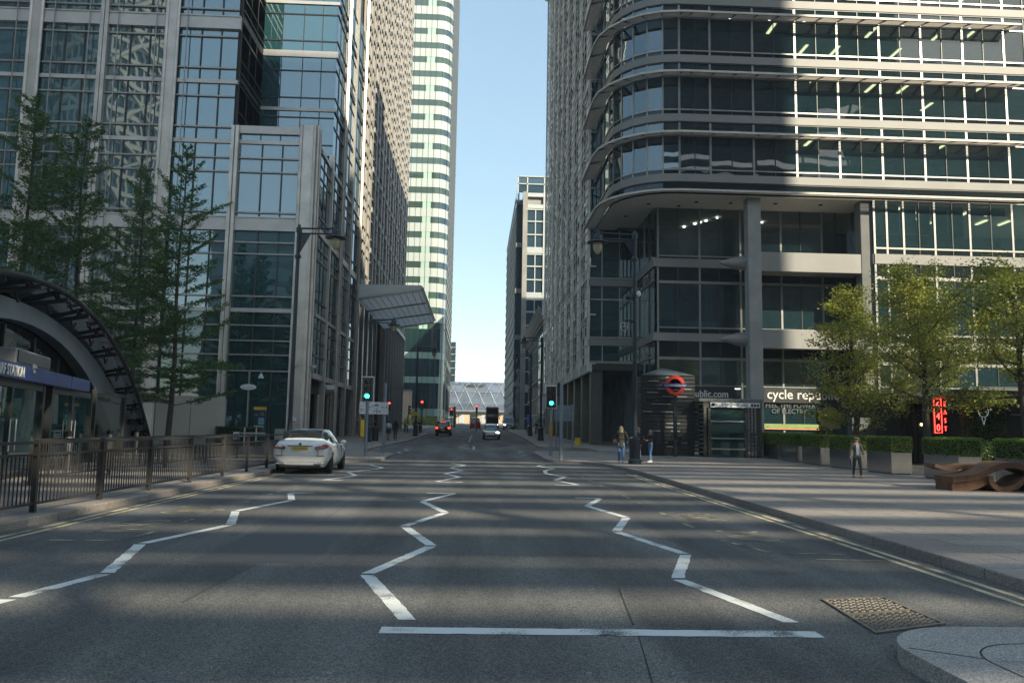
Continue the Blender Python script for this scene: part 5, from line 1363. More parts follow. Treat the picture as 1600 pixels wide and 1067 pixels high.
# ------------------------------------------------------------------ underground kiosk, roundel, lift shelter
zk = zg(46) + KERB
t = thing('slatted_kiosk', 'black kiosk with pale horizontal slats and low pyramid roof behind the red roundel', 'kiosk', (11.05, 46.9, zk))
m_ = MB(); m_.box(-1.52, 1.52, -1.3, 1.3, 0, 4.6); m_.build('wall', M('kiosk_black', (.012, .014, .016), .35), t)
m_ = MB(); rk = random.Random(9)
for k in range(20):
    z = .2 + k * .22
    m_.box(-1.56, 1.56, -1.36, -1.3, z, z + .16); m_.box(-1.58, -1.52, -1.3, 1.3, z, z + .16)
m_.build('dark_slat', M('kiosk_slat', (.015, .017, .02), .4), t)
for k in range(24):
    z = .28 + rk.randrange(0, 20) * .22; x = rk.uniform(-1.5, .4); l = rk.uniform(.5, 1.2)
    m_ = MB(); m_.box(x, min(1.54, x + l), -1.375, -1.362, z, z + .055); m_.build('pale_slat', M('slat_grey', (.20, .22, .23), .45), t) if k == 0 else m_.build('pale_slat', bpy.data.materials['slat_grey'], t)
for k in range(12):
    z = .28 + rk.randrange(0, 20) * .22; y = rk.uniform(-1.3, .2)
    m_ = MB(); m_.box(-1.6, -1.585, y, y + rk.uniform(.5, 1.0), z, z + .06); m_.build('pale_slat', bpy.data.materials['slat_grey'], t)
m_ = MB(); m_.add([(-1.6, -1.4, 4.6), (1.6, -1.4, 4.6), (1.6, 1.4, 4.6), (-1.6, 1.4, 4.6), (-.1, 0, 5.12), (.1, 0, 5.12)], [(0, 1, 5, 4), (1, 2, 5), (2, 3, 4, 5), (3, 0, 4), (3, 2, 1, 0)]); m_.build('roof', M('kiosk_roof', (.09, .11, .125), .4, .2), t)
t = thing('roundel_sign', 'red ring and blue bar underground sign on a dark post', 'station sign', (11.24, 44.7, zg(44.7) + KERB))
MB().box(-.1, .1, -.07, .07, 0, 3.4).build('post', m_lamp, t)
m_ = MB(); m_.lathe([(.37, -.06), (.565, -.06), (.565, .06), (.37, .06), (.37, -.06)], (0, 0, 0), 36, 'y'); m_.v = [(a, b, c + 4.0) for a, b, c in m_.v]; m_.build('ring', m_red, t)
br = MB().box(-.69, .69, -.09, .09, 3.885, 4.115).build('bar', m_navy, t)
text_mesh('UNDERGROUND', .15, m_txtw, br, (0, -.093, 3.94), (pi / 2, 0, 0), 'bar_lettering', .003, 'CENTER', sx=1.08)
m_ = MB(); m_.box(-.2, .2, -.065, -.06, 3.74, 3.76); m_.build('small_line', m_steel, t)
t = thing('lift_shelter', 'dark steel lift shelter with slatted side and a white name strip', 'lift shelter', (14.3, 46.0, zg(46) + KERB))
mbz = M('shelter_bronze', (.075, .075, .062), .45, .4)
for x, y in ((-1.4, -1.5), (-1.15, -1.5), (.95, -1.5), (1.75, -1.5), (-1.4, 1.3), (1.75, 1.3)):
    m_ = MB(); m_.box(x - .08, x + .08, y, y + .15, 0, 2.75 if y < 0 else 3.1); m_.build('post', mbz, t)
m_ = MB(); m_.box(-1.5, 1.85, -1.5, -1.35, 2.75, 3.1); m_.build('lintel', mbz, t)
MB().box(-1.75, 1.9, -1.55, 1.5, 3.1, 3.28).build('roof', m_concd, t, bevel=.02)
m_ = MB(); m_.fq(-1.07, .87, 1.4, .05, 2.7); m_.build('door_glass', m_glassLd, t)
m_ = MB()
for z in (.45, 1.05, 2.0): m_.box(-1.07, .87, -1.46, -1.41, z - .04, z + .04)
m_.build('door_rail', m_steel, t)
for k in range(4):
    x = 1.02 + k * .19
    m_ = MB(); m_.box(x - .035, x + .035, -1.48, -1.36, 0, 2.75); m_.build('screen_post', bpy.data.materials['shelter_bronze'], t)
for k in range(13):
    m_ = MB(); m_.box(1.03, 1.67, -1.44, -1.40, .12 + k * .2, .24 + k * .2); m_.build('screen_slat', m_concd, t)
for k in range(11):
    m_ = MB(); m_.box(-1.42, -1.38, -1.3, 1.3, .2 + k * .24, .32 + k * .24); m_.build('side_slat', m_concd, t)
MB().box(-1.0, 1.7, 1.2, 1.3, 0, 3.0).build('back_wall', m_black, t)
sg = MB().box(-1.12, 1.72, -1.6, -1.52, 2.78, 3.06).build('name_strip', m_signw, t, bevel=.01)
text_mesh('Lift to Canary Wharf Station', .15, m_txtd, sg, (.15, -1.604, 2.86), (pi / 2, 0, 0), 'strip_lettering', .002, 'CENTER')
m_ = MB(); m_.lathe([(.07, -1.61), (.1, -1.61), (.1, -1.6), (.07, -1.6), (.07, -1.61)], (0, 0, 0), 16, 'y'); m_.v = [(a - .97, b, c + 2.92) for a, b, c in m_.v]; m_.box(-1.09, -.85, -1.613, -1.6, 2.9, 2.94); m_.build('strip_roundel', m_navy, sg)
for k in range(3):
    m_ = MB(); m_.lathe([(0, -1.61), (.075, -1.61), (.075, -1.6)], (0, 0, 0), 14, 'y'); m_.v = [(a + 1.25 + k * .17, b, c + 2.92) for a, b, c in m_.v]; m_.build('strip_symbol', m_txtd, sg)

for (x, y, z, lb) in ((-13.55, 59.55, 6.0, 'small pale security camera on the corner pier of the left tower, front side'), (-12.3, 60.6, 6.0, 'small pale security camera on the corner pier of the left tower, street side')):
    t = thing('security_camera', lb, 'camera', (x, y, z), 0, 'security cameras on the left tower')
    MB().box(-.16, .16, -.12, .12, -.1, .12).build('housing', m_wframe, t, bevel=.03); m_ = MB(); m_.tube([(0, .12, 0), (0, .3, 0)], .03, 6); m_.build('bracket', m_steel, t)
t = thing('wall_notice', 'small white and red notice plate on the corner pier of the left tower', 'notice', (-13.4, 59.72, 1.75)); MB().box(-.17, .17, -.02, .0, 0, .45).build('plate', m_signw, t); MB().box(-.12, .12, -.03, -.02, .05, .14).build('red_band', m_red, t)
# ------------------------------------------------------------------ trees
def leafquad(m_, c, d, l, w_):
    d = d.normalized(); e = d.orthogonal().normalized()
    e = Matrix.Rotation(RT.random() * 6.283, 3, d) @ e
    m_.quad(c - d * l * .5, c + e * w_ * .5, c + d * l * .5, c - e * w_ * .5)
RT = random.Random(77)
def broad_tree(seed, H, spread, trunk_h, nleaf=15):
    """trunk with limbs and a crown of leaf clumps set on the twigs"""
    global RT
    RT = random.Random(seed); r = RT
    tk = MB(); cr = MB(); cr.keepn = True
    lean = [r.uniform(-.25, .25), r.uniform(-.25, .25)]
    def tp(z): q = z / H; return Vector((lean[0] * q * q * 1.6 + .08 * sin(z * 1.3 + seed), lean[1] * q * q * 1.6 + .08 * cos(z * 1.1), z))
    zs = [0, .25, .8, 1.6, 2.6, 3.6, 4.8, 6, 7, H * .95]
    tk.tube([tp(z) for z in zs if z < H], [max(.018, (.17 if z else .24) * (1 - z / H) ** .8 + .012) for z in zs if z < H], 9)
    tips = []
    n1 = 20
    for i in range(n1):
        z0 = trunk_h + (H * .92 - trunk_h) * (i / n1) ** .95
        az = i * 2.4 + r.uniform(-.4, .4)
        q = (z0 - trunk_h) / (H - trunk_h)
        ln = spread * (.65 + .55 * sin(pi * min(1, q * .85 + .22))) * (1 - q * .55) * r.uniform(.75, 1.15)
        el = radians(8 + 45 * q + r.uniform(-10, 14))
        p = tp(z0); pts = [p.copy()]; d = Vector((cos(az) * cos(el), sin(az) * cos(el), sin(el)))
        seg = 6
        for s_ in range(seg):
            d = (d + Vector((r.uniform(-.22, .22), r.uniform(-.22, .22), r.uniform(-.12, .2)))).normalized()
            p = p + d * ln / seg; pts.append(p.copy())
        r0 = .055 * (1 - q * .6)
        tk.tube(pts, [r0 * (1 - s_ / seg * .8) for s_ in range(seg + 1)], 6)
        for s_ in range(1, seg + 1):
            for _ in range(2 if s_ > 1 else 1):
                a2 = r.random() * 6.283; d2 = (d * .5 + Vector((cos(a2), sin(a2), r.uniform(-.25, .5)))).normalized()
                l2 = ln * r.uniform(.18, .36); st = pts[s_]
                q2 = [st, st + d2 * l2 * .5 + Vector((0, 0, r.uniform(-.05, .1))), st + d2 * l2]
                tk.tube(q2, [.016, .011, .006], 4)
                tips += [(q2[1], .75), (q2[2], 1.0), (q2[2] + Vector((r.uniform(-.3, .3), r.uniform(-.3, .3), r.uniform(-.15, .2))), .8)]
            tips.append((pts[s_], .5))
    for c, k in tips:
        if r.random() < .12: continue
        for _ in range(int(nleaf * k * r.uniform(.4, 1.3))):
            p = c + Vector((r.gauss(0, .25), r.gauss(0, .25), r.gauss(0, .14)))
            leafquad(cr, p, Vector((r.gauss(0, 1), r.gauss(0, 1), r.gauss(0, .55))), r.uniform(.085, .16), r.uniform(.06, .10))
    return tk, cr
def tree(kind, label, loc, tk, cr, lm, group):
    t = thing(kind, label, 'tree', loc, 0, group)
    tk.build('trunk', m_bark, t, smooth=True); cr.build('crown', lm, t, keepn=True)
    return t
zt = lambda y: zg(y) + KERB
G_R = 'young leafed trees behind the steel planters'
T1 = broad_tree(3, 8.9, 2.55, 1.5, 33); T2 = broad_tree(8, 8.9, 3.4, 2.8, 32); T3 = broad_tree(13, 8.2, 3.3, 2.8, 32)
ta = tree('leafy_tree', 'dark leafed tree before the shop front, first of the row behind the planters', (19.45, 40, zt(40)), *T1, m_leaf, G_R)
tb = tree('leafy_tree', 'sunlit tree with forked limbs above the red neon sign', (20.0, 34.6, zt(34)), *T2, m_leaf, G_R)
tc = tree('leafy_tree', 'sunlit tree at the right edge of the picture beside the pavilion roof', (21.5, 30.4, zt(30)), *T3, m_leaf, G_R)
copy_tree(tb, (26.3, 45.5, zt(45)), 2.0, 'tree standing over the dark pavilion, between the neon sign tree and the edge')

def conifer(seed, H, R0, n=95):
    """feathery upright conifer: straight leader, tiers of thin limbs carrying flat sprays"""
    global RT
    RT = random.Random(seed); r = RT
    tk = MB(); cr = MB(); cr.keepn = True
    def tp(z): return Vector((.06 * sin(z * .6 + seed), .06 * cos(z * .5 + seed), z))
    zs = [0, .3, 1, 2.5, 5, 8, 11, 14, H - .3, H]
    tk.tube([tp(z) for z in zs], [.24, .19, .165, .15, .125, .10, .075, .05, .015, .006], 8)
    for i in range(n):
        q = (i + r.random()) / n; z0 = 2.2 + (H - 2.4) * q
        ln = (R0 * (1 - q) ** .7 * (.55 + .45 * min(1, (q + .06) * 7)) + .18) * r.choice((.45, .8, 1, 1.15, 1.35)) * r.uniform(.85, 1.15)
        az = i * 2.399 + r.uniform(-.5, .5); el = radians(6 + 40 * q + r.uniform(-14, 14))
        d = Vector((cos(az) * cos(el), sin(az) * cos(el), sin(el))); p = tp(z0); pts = [p.copy()]
        sg = 5
        for s_ in range(sg):
            d = (d + Vector((r.uniform(-.1, .1), r.uniform(-.1, .1), r.uniform(-.05, .1)))).normalized(); p = p + d * ln / sg; pts.append(p.copy())
        tk.tube(pts, [.026 * (1 - q * .6) * (1 - s_ / sg * .85) for s_ in range(sg + 1)], 4)
        side = d.cross(Vector((0, 0, 1))).normalized()
        ns = int(5 + ln * 6.5)
        for k in range(ns):
            u = (.22 + .78 * k / ns) * sg; a = pts[min(sg - 1, int(u))].lerp(pts[min(sg, int(u) + 1)], u - int(u))
            sl_ = ln * .30 * (1.15 - k / ns) * r.uniform(.5, 1.2) + .14
            for sd in (-1, 1):
                dd = (side * sd + d * .75 + Vector((0, 0, r.uniform(-.3, .15)))).normalized()
                nn = int(2 + sl_ * 9)
                for j in range(nn):
                    c = a + dd * sl_ * (j + .5) / nn + Vector((r.gauss(0, .045), r.gauss(0, .045), r.gauss(0, .045)))
                    leafquad(cr, c, (dd + Vector((r.gauss(0, .5), r.gauss(0, .5), r.gauss(0, .4)))), r.uniform(.15, .27), r.uniform(.04, .08))
    return tk, cr
G_L = 'feathery conifers before the left tower'
C1 = conifer(5, 17.3, 4.0, 78); C2 = conifer(9, 17.8, 4.5, 90)
c1 = tree('feathery_conifer', 'slender feathery conifer right of the station arch, standing apart', (-16.9, 45, zt(45)), *C1, m_needle, G_L)
c2 = tree('feathery_conifer', 'tall dense feathery conifer left of the slender one, behind the arch', (-21.3, 42.5, zt(42)), *C2, m_needle, G_L)
copy_tree(c2, (-22.4, 39.5, zt(39)), 2.1, 'tallest feathery conifer near the left edge of the picture')
copy_tree(c1, (-24.8, 37.0, zt(37)), 4.0, 'feathery conifer cut by the left edge of the picture')
copy_tree(c1, (-21.0, 49.5, zt(49)), 1.2, 'feathery conifer set back close to the left tower front')
# dark shrubs behind the planters and far greenery
t = thing('dark_shrub', 'dark rounded evergreen shrub behind the first planters by the tree trunk', 'shrub', (18.3, 41.6, zt(41)))
def blob_shrub(par, n, R_, ls, seed, mat):
    r = random.Random(seed); m_ = MB(); m_.keepn = True; global RT; RT = r
    for k in range(n):
        d = Vector((r.gauss(0, 1), r.gauss(0, 1), r.gauss(0, 1))).normalized(); d.z = abs(d.z) * .9
        q = (1 - abs(r.gauss(0, .16))) * (1 + .16 * sin(d.x * 5 + seed) * cos(d.y * 4 + d.z * 3))
        leafquad(m_, Vector((d.x * R_[0] * q, d.y * R_[1] * q, d.z * R_[2] * q + .1)), Vector((r.gauss(0, 1), r.gauss(0, 1), r.gauss(0, 1))), ls * r.uniform(.6, 1.3), ls * .55)
    m_.build('foliage', mat, par, keepn=True)
    m_ = MB(); m_.tube([(0, 0, -.1), (0, 0, R_[2] * .6)], .06, 6); m_.build('stem', m_bark, par)
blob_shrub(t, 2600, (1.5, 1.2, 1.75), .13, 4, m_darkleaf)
rs = random.Random(4)
for k in range(9):
    x = -34 + k * 8.2 + rs.uniform(-2, 2); y = 300 + rs.uniform(-4, 12)
    t = thing('far_tree', 'small sunlit far tree beyond the footbridge', 'tree', (x, y, 3.2), 0, 'far trees beyond the footbridge')
    m_ = MB(); m_.tube([(0, 0, 0), (0, 0, 3)], [.25, .12], 6); m_.build('trunk', m_bark, t)
    m_ = MB(); m_.keepn = True; RT = random.Random(k)
    for q in range(420):
        d = Vector((RT.gauss(0, 1), RT.gauss(0, 1), RT.gauss(0, .8))).normalized() * RT.uniform(.5, 1)
        leafquad(m_, Vector((d.x * 2.6, d.y * 2.4, 4.2 + d.z * 2)), Vector((RT.gauss(0, 1), RT.gauss(0, 1), RT.gauss(0, 1))), .7, .5)
    m_.build('crown', m_leaf, t, keepn=True)
t = thing('far_bush', 'low sunlit bushes by the left pavement under the white tower', 'bush', (-13.2, 196, zg(196)))
blob_shrub(t, 900, (5, 2, 2.6), .5, 8, m_leaf)

# ------------------------------------------------------------------ steel planters with clipped hedges
G_P = 'steel planters with clipped hedges'
lab = ['polished steel planter with clipped hedge, at the right edge behind the rusted bench', 'planter with clipped hedge half behind the rusted bench', 'planter with clipped hedge just right of the boy in the cap',
       'planter with clipped hedge right behind the boy in the cap', 'planter with clipped hedge left of the boy, fifth from the right edge', 'planter with clipped hedge, third from the lift shelter',
       'planter with clipped hedge, second from the lift shelter', 'planter with clipped hedge beside the lift shelter, farthest of the row', 'planter with clipped hedge outside the frame near the bench']
def planter_thing(loc, label):
    t = thing('steel_planter', label, 'planter', loc, 0, G_P)
    m_ = MB()
    m_.add([(sx * (.40 - d), sy * (1.0 - d), z) for z, d in ((.03, .0), (.86, 0), (.86, .03), (.74, .03)) for sx, sy in ((-1, -1), (1, -1), (1, 1), (-1, 1))],
           [(j * 4 + i, j * 4 + (i + 1) % 4, (j + 1) * 4 + (i + 1) % 4, (j + 1) * 4 + i) for j in range(3) for i in range(4)] + [(12, 13, 14, 15)])
    m_.build('box', m_planter, t)
    m_ = MB(); m_.box(-.36, .36, -.96, .96, 0, .04); m_.build('plinth', m_black, t)
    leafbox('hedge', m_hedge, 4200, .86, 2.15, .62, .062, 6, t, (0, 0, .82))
    return t
pp = [(16.35, 23.0), (16.35, 26.9), (16.4, 31.2), (16.45, 34.7), (16.55, 38.0), (16.7, 41.2), (16.9, 44.3), (17.15, 47.3), (16.35, 19.2)]
p0 = None
for (x, y), lb in zip(pp, lab):
    if p0 is None: p0 = planter_thing((x, y, zt(y)), lb)
    else: copy_tree(p0, (x, y, zt(y)), 0.02 * ((int(y * 10) % 3) - 1) + (pi if int(y) % 2 else 0), lb)

# ------------------------------------------------------------------ rusted ribbon bench
t = thing('ribbon_bench', 'rusted steel sculptural bench of wavy ribbons on the plaza', 'bench', (14.5, 22.0, KERB))
def ribbon3(pts, th, y0, y1, name, skew=0.0):
    """vertical-section ribbon: centre line (x, z), thickness th, from y0 to y1"""
    # smooth the centre line
    P = [Vector((a, 0, b)) for a, b in pts]; out = []
    for i in range(len(P) - 1):
        p0, p1, p2, p3 = P[max(i - 1, 0)], P[i], P[i + 1], P[min(i + 2, len(P) - 1)]
        for k in range(6):
            u = k / 6; out.append(.5 * ((2 * p1) + (p2 - p0) * u + (2 * p0 - 5 * p1 + 4 * p2 - p3) * u * u + (3 * p1 - p0 - 3 * p2 + p3) * u ** 3))
    out.append(P[-1])
    m_ = MB(); secs = []
    for i, p in enumerate(out):
        d = (out[min(i + 1, len(out) - 1)] - out[max(i - 1, 0)]).normalized(); n = Vector((-d.z, 0, d.x)) * th / 2
        secs.append([(p.x - n.x, y0, p.z - n.z), (p.x + n.x, y0, p.z + n.z), (p.x + n.x + skew, y1, p.z + n.z), (p.x - n.x + skew, y1, p.z - n.z)])
    m_.loft(secs, closed=True, caps=True)
    return m_.build(name, m_corten, t, bevel=.006)
ribbon3([(-1.45, .30), (-1.1, .34), (-.75, .40), (-.4, .56), (0, .70), (.35, .72), (.7, .62), (1.0, .52), (1.35, .62), (1.7, .68), (2.3, .68)], .17, -.55, .35, 'upper_ribbon')
ribbon3([(-1.45, .10), (-1.1, .12), (-.75, .22), (-.45, .36)], .30, -.5, .3, 'left_foot')
ribbon3([(-.42, .40), (-.36, .2), (-.2, .08), (.05, .06), (.3, .14), (.55, .33), (.9, .40), (1.2, .52)], .14, -.6, .25, 'loop_ribbon')
ribbon3([(-1.5, .66), (-1.2, .56), (-.9, .58), (-.55, .64), (-.1, .66)], .10, .2, 1.1, 'back_ribbon', .2)
ribbon3([(1.0, .18), (1.5, .22), (2.0, .3), (2.6, .3)], .36, -.5, .6, 'right_foot')
ribbon3([(.1, .09), (.7, .1), (1.4, .1), (2.4, .1)], .18, .3, .9, 'base_ribbon')

# ------------------------------------------------------------------ dark pavilion with neon sign
zp = zt(38)
t = thing('dark_pavilion', 'black timber restaurant pavilion with flat metal edged roof behind the planters', 'pavilion', (26, 41, zp))
m_ = MB(); m_.box(-3.9, 14, -.2, 6, 0, 3.55); m_.box(-1.0, 14, -3.6, -.2, 0, 2.4) if False else None; m_.build('wall', M('black_boards', (.010, .011, .011), .55, 0, .4, 9, aniso=(1, 1, .1)), t)
for k in range(20):
    m_ = MB(); m_.box(-3.85 + k * .3, -3.79 + k * .3, -.25, -.2, 0, 3.5); m_.build('board_strip', m_black, t)
m_ = MB(); m_.box(-4.2, -1.5, -.4, 6, 3.55, 3.7); m_.build('low_roof', m_darkmet, t)
m_ = MB(); m_.box(-1.6, 14, -.24, -.21, 0, 3.1); m_.build('opening', m_black, t)
rf = MB()
rf.add([(-4.4, -7.0, 3.62), (14, -7.0, 3.62), (14, -.3, 3.5), (-3.6, -.3, 3.3), (-4.4, -7.0, 3.5), (14, -7.0, 3.5), (14, -.3, 3.36), (-3.6, -.3, 3.16)],
       [(0, 1, 2, 3), (7, 6, 5, 4), (0, 4, 5, 1), (1, 5, 6, 2), (2, 6, 7, 3), (3, 7, 4, 0)]); rf.build('roof', M('roof_grey', (.12, .13, .14), .4, .4), t)
m_ = MB(); m_.box(-4.5, 14, -7.08, -6.98, 3.5, 3.66); m_.build('roof_edge', m_steel, t)
m_ = MB(); m_.box(-3.9, 14, -6.0, -5.9, 3.24, 3.36); m_.build('roof_beam', m_steel, t)
for x in (-.2, 5): m_ = MB(); m_.box(x - .05, x + .05, -6.0, -5.9, 0, 3.3); m_.build('roof_post', m_darkmet, t)
m_ = MB(); m_.box(1.6, 2.8, -1.0, -.8, 2.6, 2.66); m_.build('inner_lamp', m_wframe, t)
t = thing('stone_clad_pier', 'grey stone clad pier between the tree trunk and the dark pavilion', 'pier', (20.9, 42.5, zp))
m_ = MB(); m_.box(-.65, .65, -.3, .3, 0, 2.3); m_.build('body', M('slate_cladding', (.12, .135, .145), .7, 0, .4, 4, .4, 14, aniso=(.3, .3, 2)), t)
MB().box(-.68, .68, -.33, .33, 2.3, 2.38).build('coping', m_concd, t)
t = thing('green_wall', 'living green wall of dense leaves bearing a pale stag skull outline', 'green wall', (24.25, 37.2, zp))
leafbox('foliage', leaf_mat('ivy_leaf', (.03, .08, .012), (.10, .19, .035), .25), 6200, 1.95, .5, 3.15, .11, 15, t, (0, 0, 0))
m_ = MB()
for pl in ([(-.02, 1.05), (.02, 1.05), (.05, 1.25), (.10, 1.32), (.07, 1.45), (-.07, 1.45), (-.10, 1.32), (-.05, 1.25), (-.02, 1.05)], [(-.07, 1.45), (-.18, 1.48), (-.26, 1.58), (-.29, 1.74), (-.24, 1.9)], [(.07, 1.45), (.18, 1.48), (.26, 1.58), (.29, 1.74), (.24, 1.9)],
           [(-.2, 1.49), (-.22, 1.62), (-.19, 1.7)], [(.2, 1.49), (.22, 1.62), (.19, 1.7)], [(-.29, 1.74), (-.34, 1.8)], [(.29, 1.74), (.34, 1.8)]):
    m_.tube([(x * .85 - .2, -.33, 2.05 + (z - 1.05) * .9) for x, z in pl], .011, 5)
m_.build('skull_outline', m_neonw, t)
t = thing('neon_sign', 'red neon sign reading 640 EAST on the dark pavilion', 'neon sign', (22.75, 38.2, zp + .3))
MB().box(-.38, .42, .02, .08, 1.25, 3.05).build('board', m_black, t)
fr = MB(); cs = [(-.32, 1.32), (.04, 1.32), (.04, 2.98), (-.32, 2.98), (-.32, 1.32)]
fr.tube([(x, -.02, z) for x, z in cs], .016, 6); fr.build('tube_frame', m_neon, t)
for k, c in enumerate('640'): text_mesh(c, .47, m_neon, t, (-.14, -.02, 2.52 - k * .55), (pi / 2, 0, 0), 'neon_letter', .012, 'CENTER', sx=.8, offset=-.004)
for k, c in enumerate('EAST'): text_mesh(c, .33, m_neon, t, (.22, -.02, 2.62 - k * .4), (pi / 2, 0, 0), 'neon_letter', .012, 'CENTER', sx=.72, offset=-.006)
t = thing('wall_lamp', 'tiny warm lamp glowing on the dark pavilion left of the neon sign', 'lamp', (23.2, 40.7, zp + 2.05)); MB().ell((0, 0, 0), (.06, .06, .06)).build('bulb', m_warm, t); MB().lathe([(.1, .1), (.03, .16)], (0, 0, 0), 10).build('shade', m_black, t)
for k in range(2):
    t = thing('red_chair', 'small red cafe chair glimpsed between the planters, %s' % ('nearer' if k == 0 else 'further'), 'chair', (19.0 + k * .7, 27.0 + k * .8, KERB), .4, 'red cafe chairs')
    MB().box(-.2, .2, -.2, .2, .43, .46).build('seat', m_red, t); m_ = MB(); m_.box(-.2, .2, .17, .2, .6, .85); m_.build('backrest', m_red, t)
    for x, y in ((-.18, -.18), (.18, -.18), (-.18, .18), (.18, .18)): m_ = MB(); m_.box(x - .015, x + .015, y - .015, y + .015, 0, .43 if y < 0 else .85); m_.build('leg', m_red, t)
# ------------------------------------------------------------------ vehicles
def catmull(secs, n):
    out = []
    for i in range(len(secs) - 1):
        a, b, c, d = secs[max(i - 1, 0)], secs[i], secs[i + 1], secs[min(i + 2, len(secs) - 1)]
        for k in range(n):
            u = k / n; row = []
            for p0, p1, p2, p3 in zip(a, b, c, d):
                row.append(tuple(.5 * (2 * q1 + (q2 - q0) * u + (2 * q0 - 5 * q1 + 4 * q2 - q3) * u * u + (3 * q1 - q0 - 3 * q2 + q3) * u ** 3) for q0, q1, q2, q3 in zip(p0, p1, p2, p3)))
            out.append(row)
    out.append(secs[-1]); return out
def apply_mods(o):
    dg = bpy.context.evaluated_depsgraph_get(); bpy.context.view_layer.update()
    me = bpy.data.meshes.new_from_object(o.evaluated_get(bpy.context.evaluated_depsgraph_get())); o.modifiers.clear(); o.data = me
m_tyre = M('tyre_rubber', (.015, .015, .016), .85); m_rim = M('alloy_rim', (.5, .5, .5), .3, .8)
m_cglass = glass_mat('car_glass', (.012, .016, .018), 1.7, wave=.0, tilt=.0)
m_lens = M('red_lens', (.30, .012, .015), .15, 0, .3, 8); m_chrome = M('chrome', (.6, .6, .6), .12, .95)
m_plate = M('yellow_plate', (.62, .42, .06), .45); m_plw = M('white_plate', (.7, .7, .68), .45)
def wheel(par, x, y, r, side):
    m_ = MB(); m_.lathe([(r * .66, -.1), (r * .9, -.105), (r, -.07), (r, .07), (r * .9, .105), (r * .66, .1)], (x, y, r), 28, 'x'); w_ = m_.build('wheel', m_tyre, par, smooth=True)
    m_ = MB(); s_ = side
    m_.lathe([(r * .68, .095 * s_), (r * .64, .10 * s_), (r * .6, .055 * s_)], (x, y, r), 24, 'x'); m_.lathe([(r * .16, .07 * s_), (.0, .085 * s_)], (x, y, r), 12, 'x')
    for k in range(5):
        a = k * 2 * pi / 5 + .3
        for da in (-.13, .13):
            p0 = (x + .075 * s_, y + r * .12 * cos(a), r + r * .12 * sin(a)); p1 = (x + .085 * s_, y + r * .62 * cos(a + da), r + r * .62 * sin(a + da)); m_.tube([p0, p1], r * .05, 5)
    m_.build('rim', m_rim, w_)
    m_ = MB(); m_.lathe([(r * .62, .05 * s_), (0, .05 * s_)], (x, y, r), 20, 'x'); m_.build('brake_disc', m_darkmet, w_)
def car_body(t, paint, low, house, wheels, r, gl):
    """low: lower body sections (y, sill half width, belt half width, z sill, z shoulder, z deck); house: greenhouse sections (y, half width at belt, half width at roof, z belt, z roof)"""
    secs = []
    for (y, a, b, z0, z1, z2) in low:
        half = [(a * .9, y, z0), (a, y, z0 + .10), (b, y, z0 + (z1 - z0) * .45), (b * .995, y, z1 - .10), (b * .955, y, z1), (b * .80, y, z2 - .012), (b * .42, y, z2), (0, y, z2 + .008)]
        secs.append([(-x, yy, z) for x, yy, z in half[:-1]] + half[::-1])
    secs = catmull(secs, 5)
    m_ = MB(); m_.loft(secs, closed=True, caps=True); o = m_.build('body', paint, t, smooth=True)
    # wheel arches
    cut = MB()
    for y in wheels: cut.lathe([(r * 1.16, -1.2), (r * 1.16, 1.2)], (0, y, r), 28, 'x')
    c_ = cut.build('cutter', m_black, None); c_.matrix_world = t.matrix_world
    c_.location = t.location; c_.rotation_euler = t.rotation_euler
    b_ = o.modifiers.new('arches', 'BOOLEAN'); b_.operation = 'DIFFERENCE'; b_.object = c_; b_.solver = 'EXACT'
    bpy.context.view_layer.update(); apply_mods(o); bpy.data.objects.remove(c_)
    for p in o.data.polygons: p.use_smooth = True
    o.data.set_sharp_from_angle(angle=radians(38))
    # greenhouse
    hs = []
    for (y, a, b, z0, z1) in house:
        half = [(a, y, z0), (a * .985 + b * .015, y, z0 + (z1 - z0) * .08), (a * .5 + b * .52, y, z0 + (z1 - z0) * .55), (b * 1.03, y, z0 + (z1 - z0) * .9), (b * .93, y, z1), (b * .5, y, z1 + .018), (0, y, z1 + .025)]
        hs.append([(-x, yy, z) for x, yy, z in half[:-1]] + half[::-1])
    fine = []
    for row in catmull(hs, 8):
        r2 = []
        for p, q in zip(row[:-1], row[1:]):
            for j in range(4): r2.append(tuple(p[i] + (q[i] - p[i]) * j / 4 for i in range(3)))
        fine.append(r2 + [row[-1]])
    y0, y1 = house[0][0], house[-1][0]
    kr, kf = gl['rear'], gl['front']
    parts_ = {k_: MB() for k_ in ('cabin', 'rear_window', 'windscreen', 'side_windowla', 'side_windowlb', 'side_windowra', 'side_windowrb')}
    for i in range(len(fine) - 1):
        nrow = len(fine[0])
        for j in range(nrow - 1):
            q4 = [fine[i][j], fine[i][j + 1], fine[i + 1][j + 1], fine[i + 1][j]]
            cx_ = sum(p[0] for p in q4) / 4; cy_ = sum(p[1] for p in q4) / 4
            fr_ = abs(j - (nrow - 1) / 2) / ((nrow - 1) / 2)         # 0 at the crown, 1 at the belt
            d = 'cabin'
            if kr[0] < cy_ < kr[1] and fr_ < .70: d = 'rear_window'
            elif kf[0] < cy_ < kf[1] and fr_ < .70: d = 'windscreen'
            elif .42 < fr_ < .93 and any(a_ + (1 - fr_) * gl['lean'] < cy_ < b_ - (1 - fr_) * gl['lean'] * 1.3 for a_, b_ in gl['side']): d = 'side_window' + ('l' if cx_ < 0 else 'r') + ('a' if cy_ < gl['side'][0][1] + .04 else 'b')
            parts_[d].quad(*q4)
    parts_['cabin'].build('cabin', paint, t, smooth=True, merge=True)
    for k_ in ('rear_window', 'windscreen', 'side_windowla', 'side_windowlb', 'side_windowra', 'side_windowrb'): parts_[k_].build(k_[:11] if k_[:4] == 'side' else k_, m_cglass, t, smooth=True, merge=True)
    return o, secs, hs
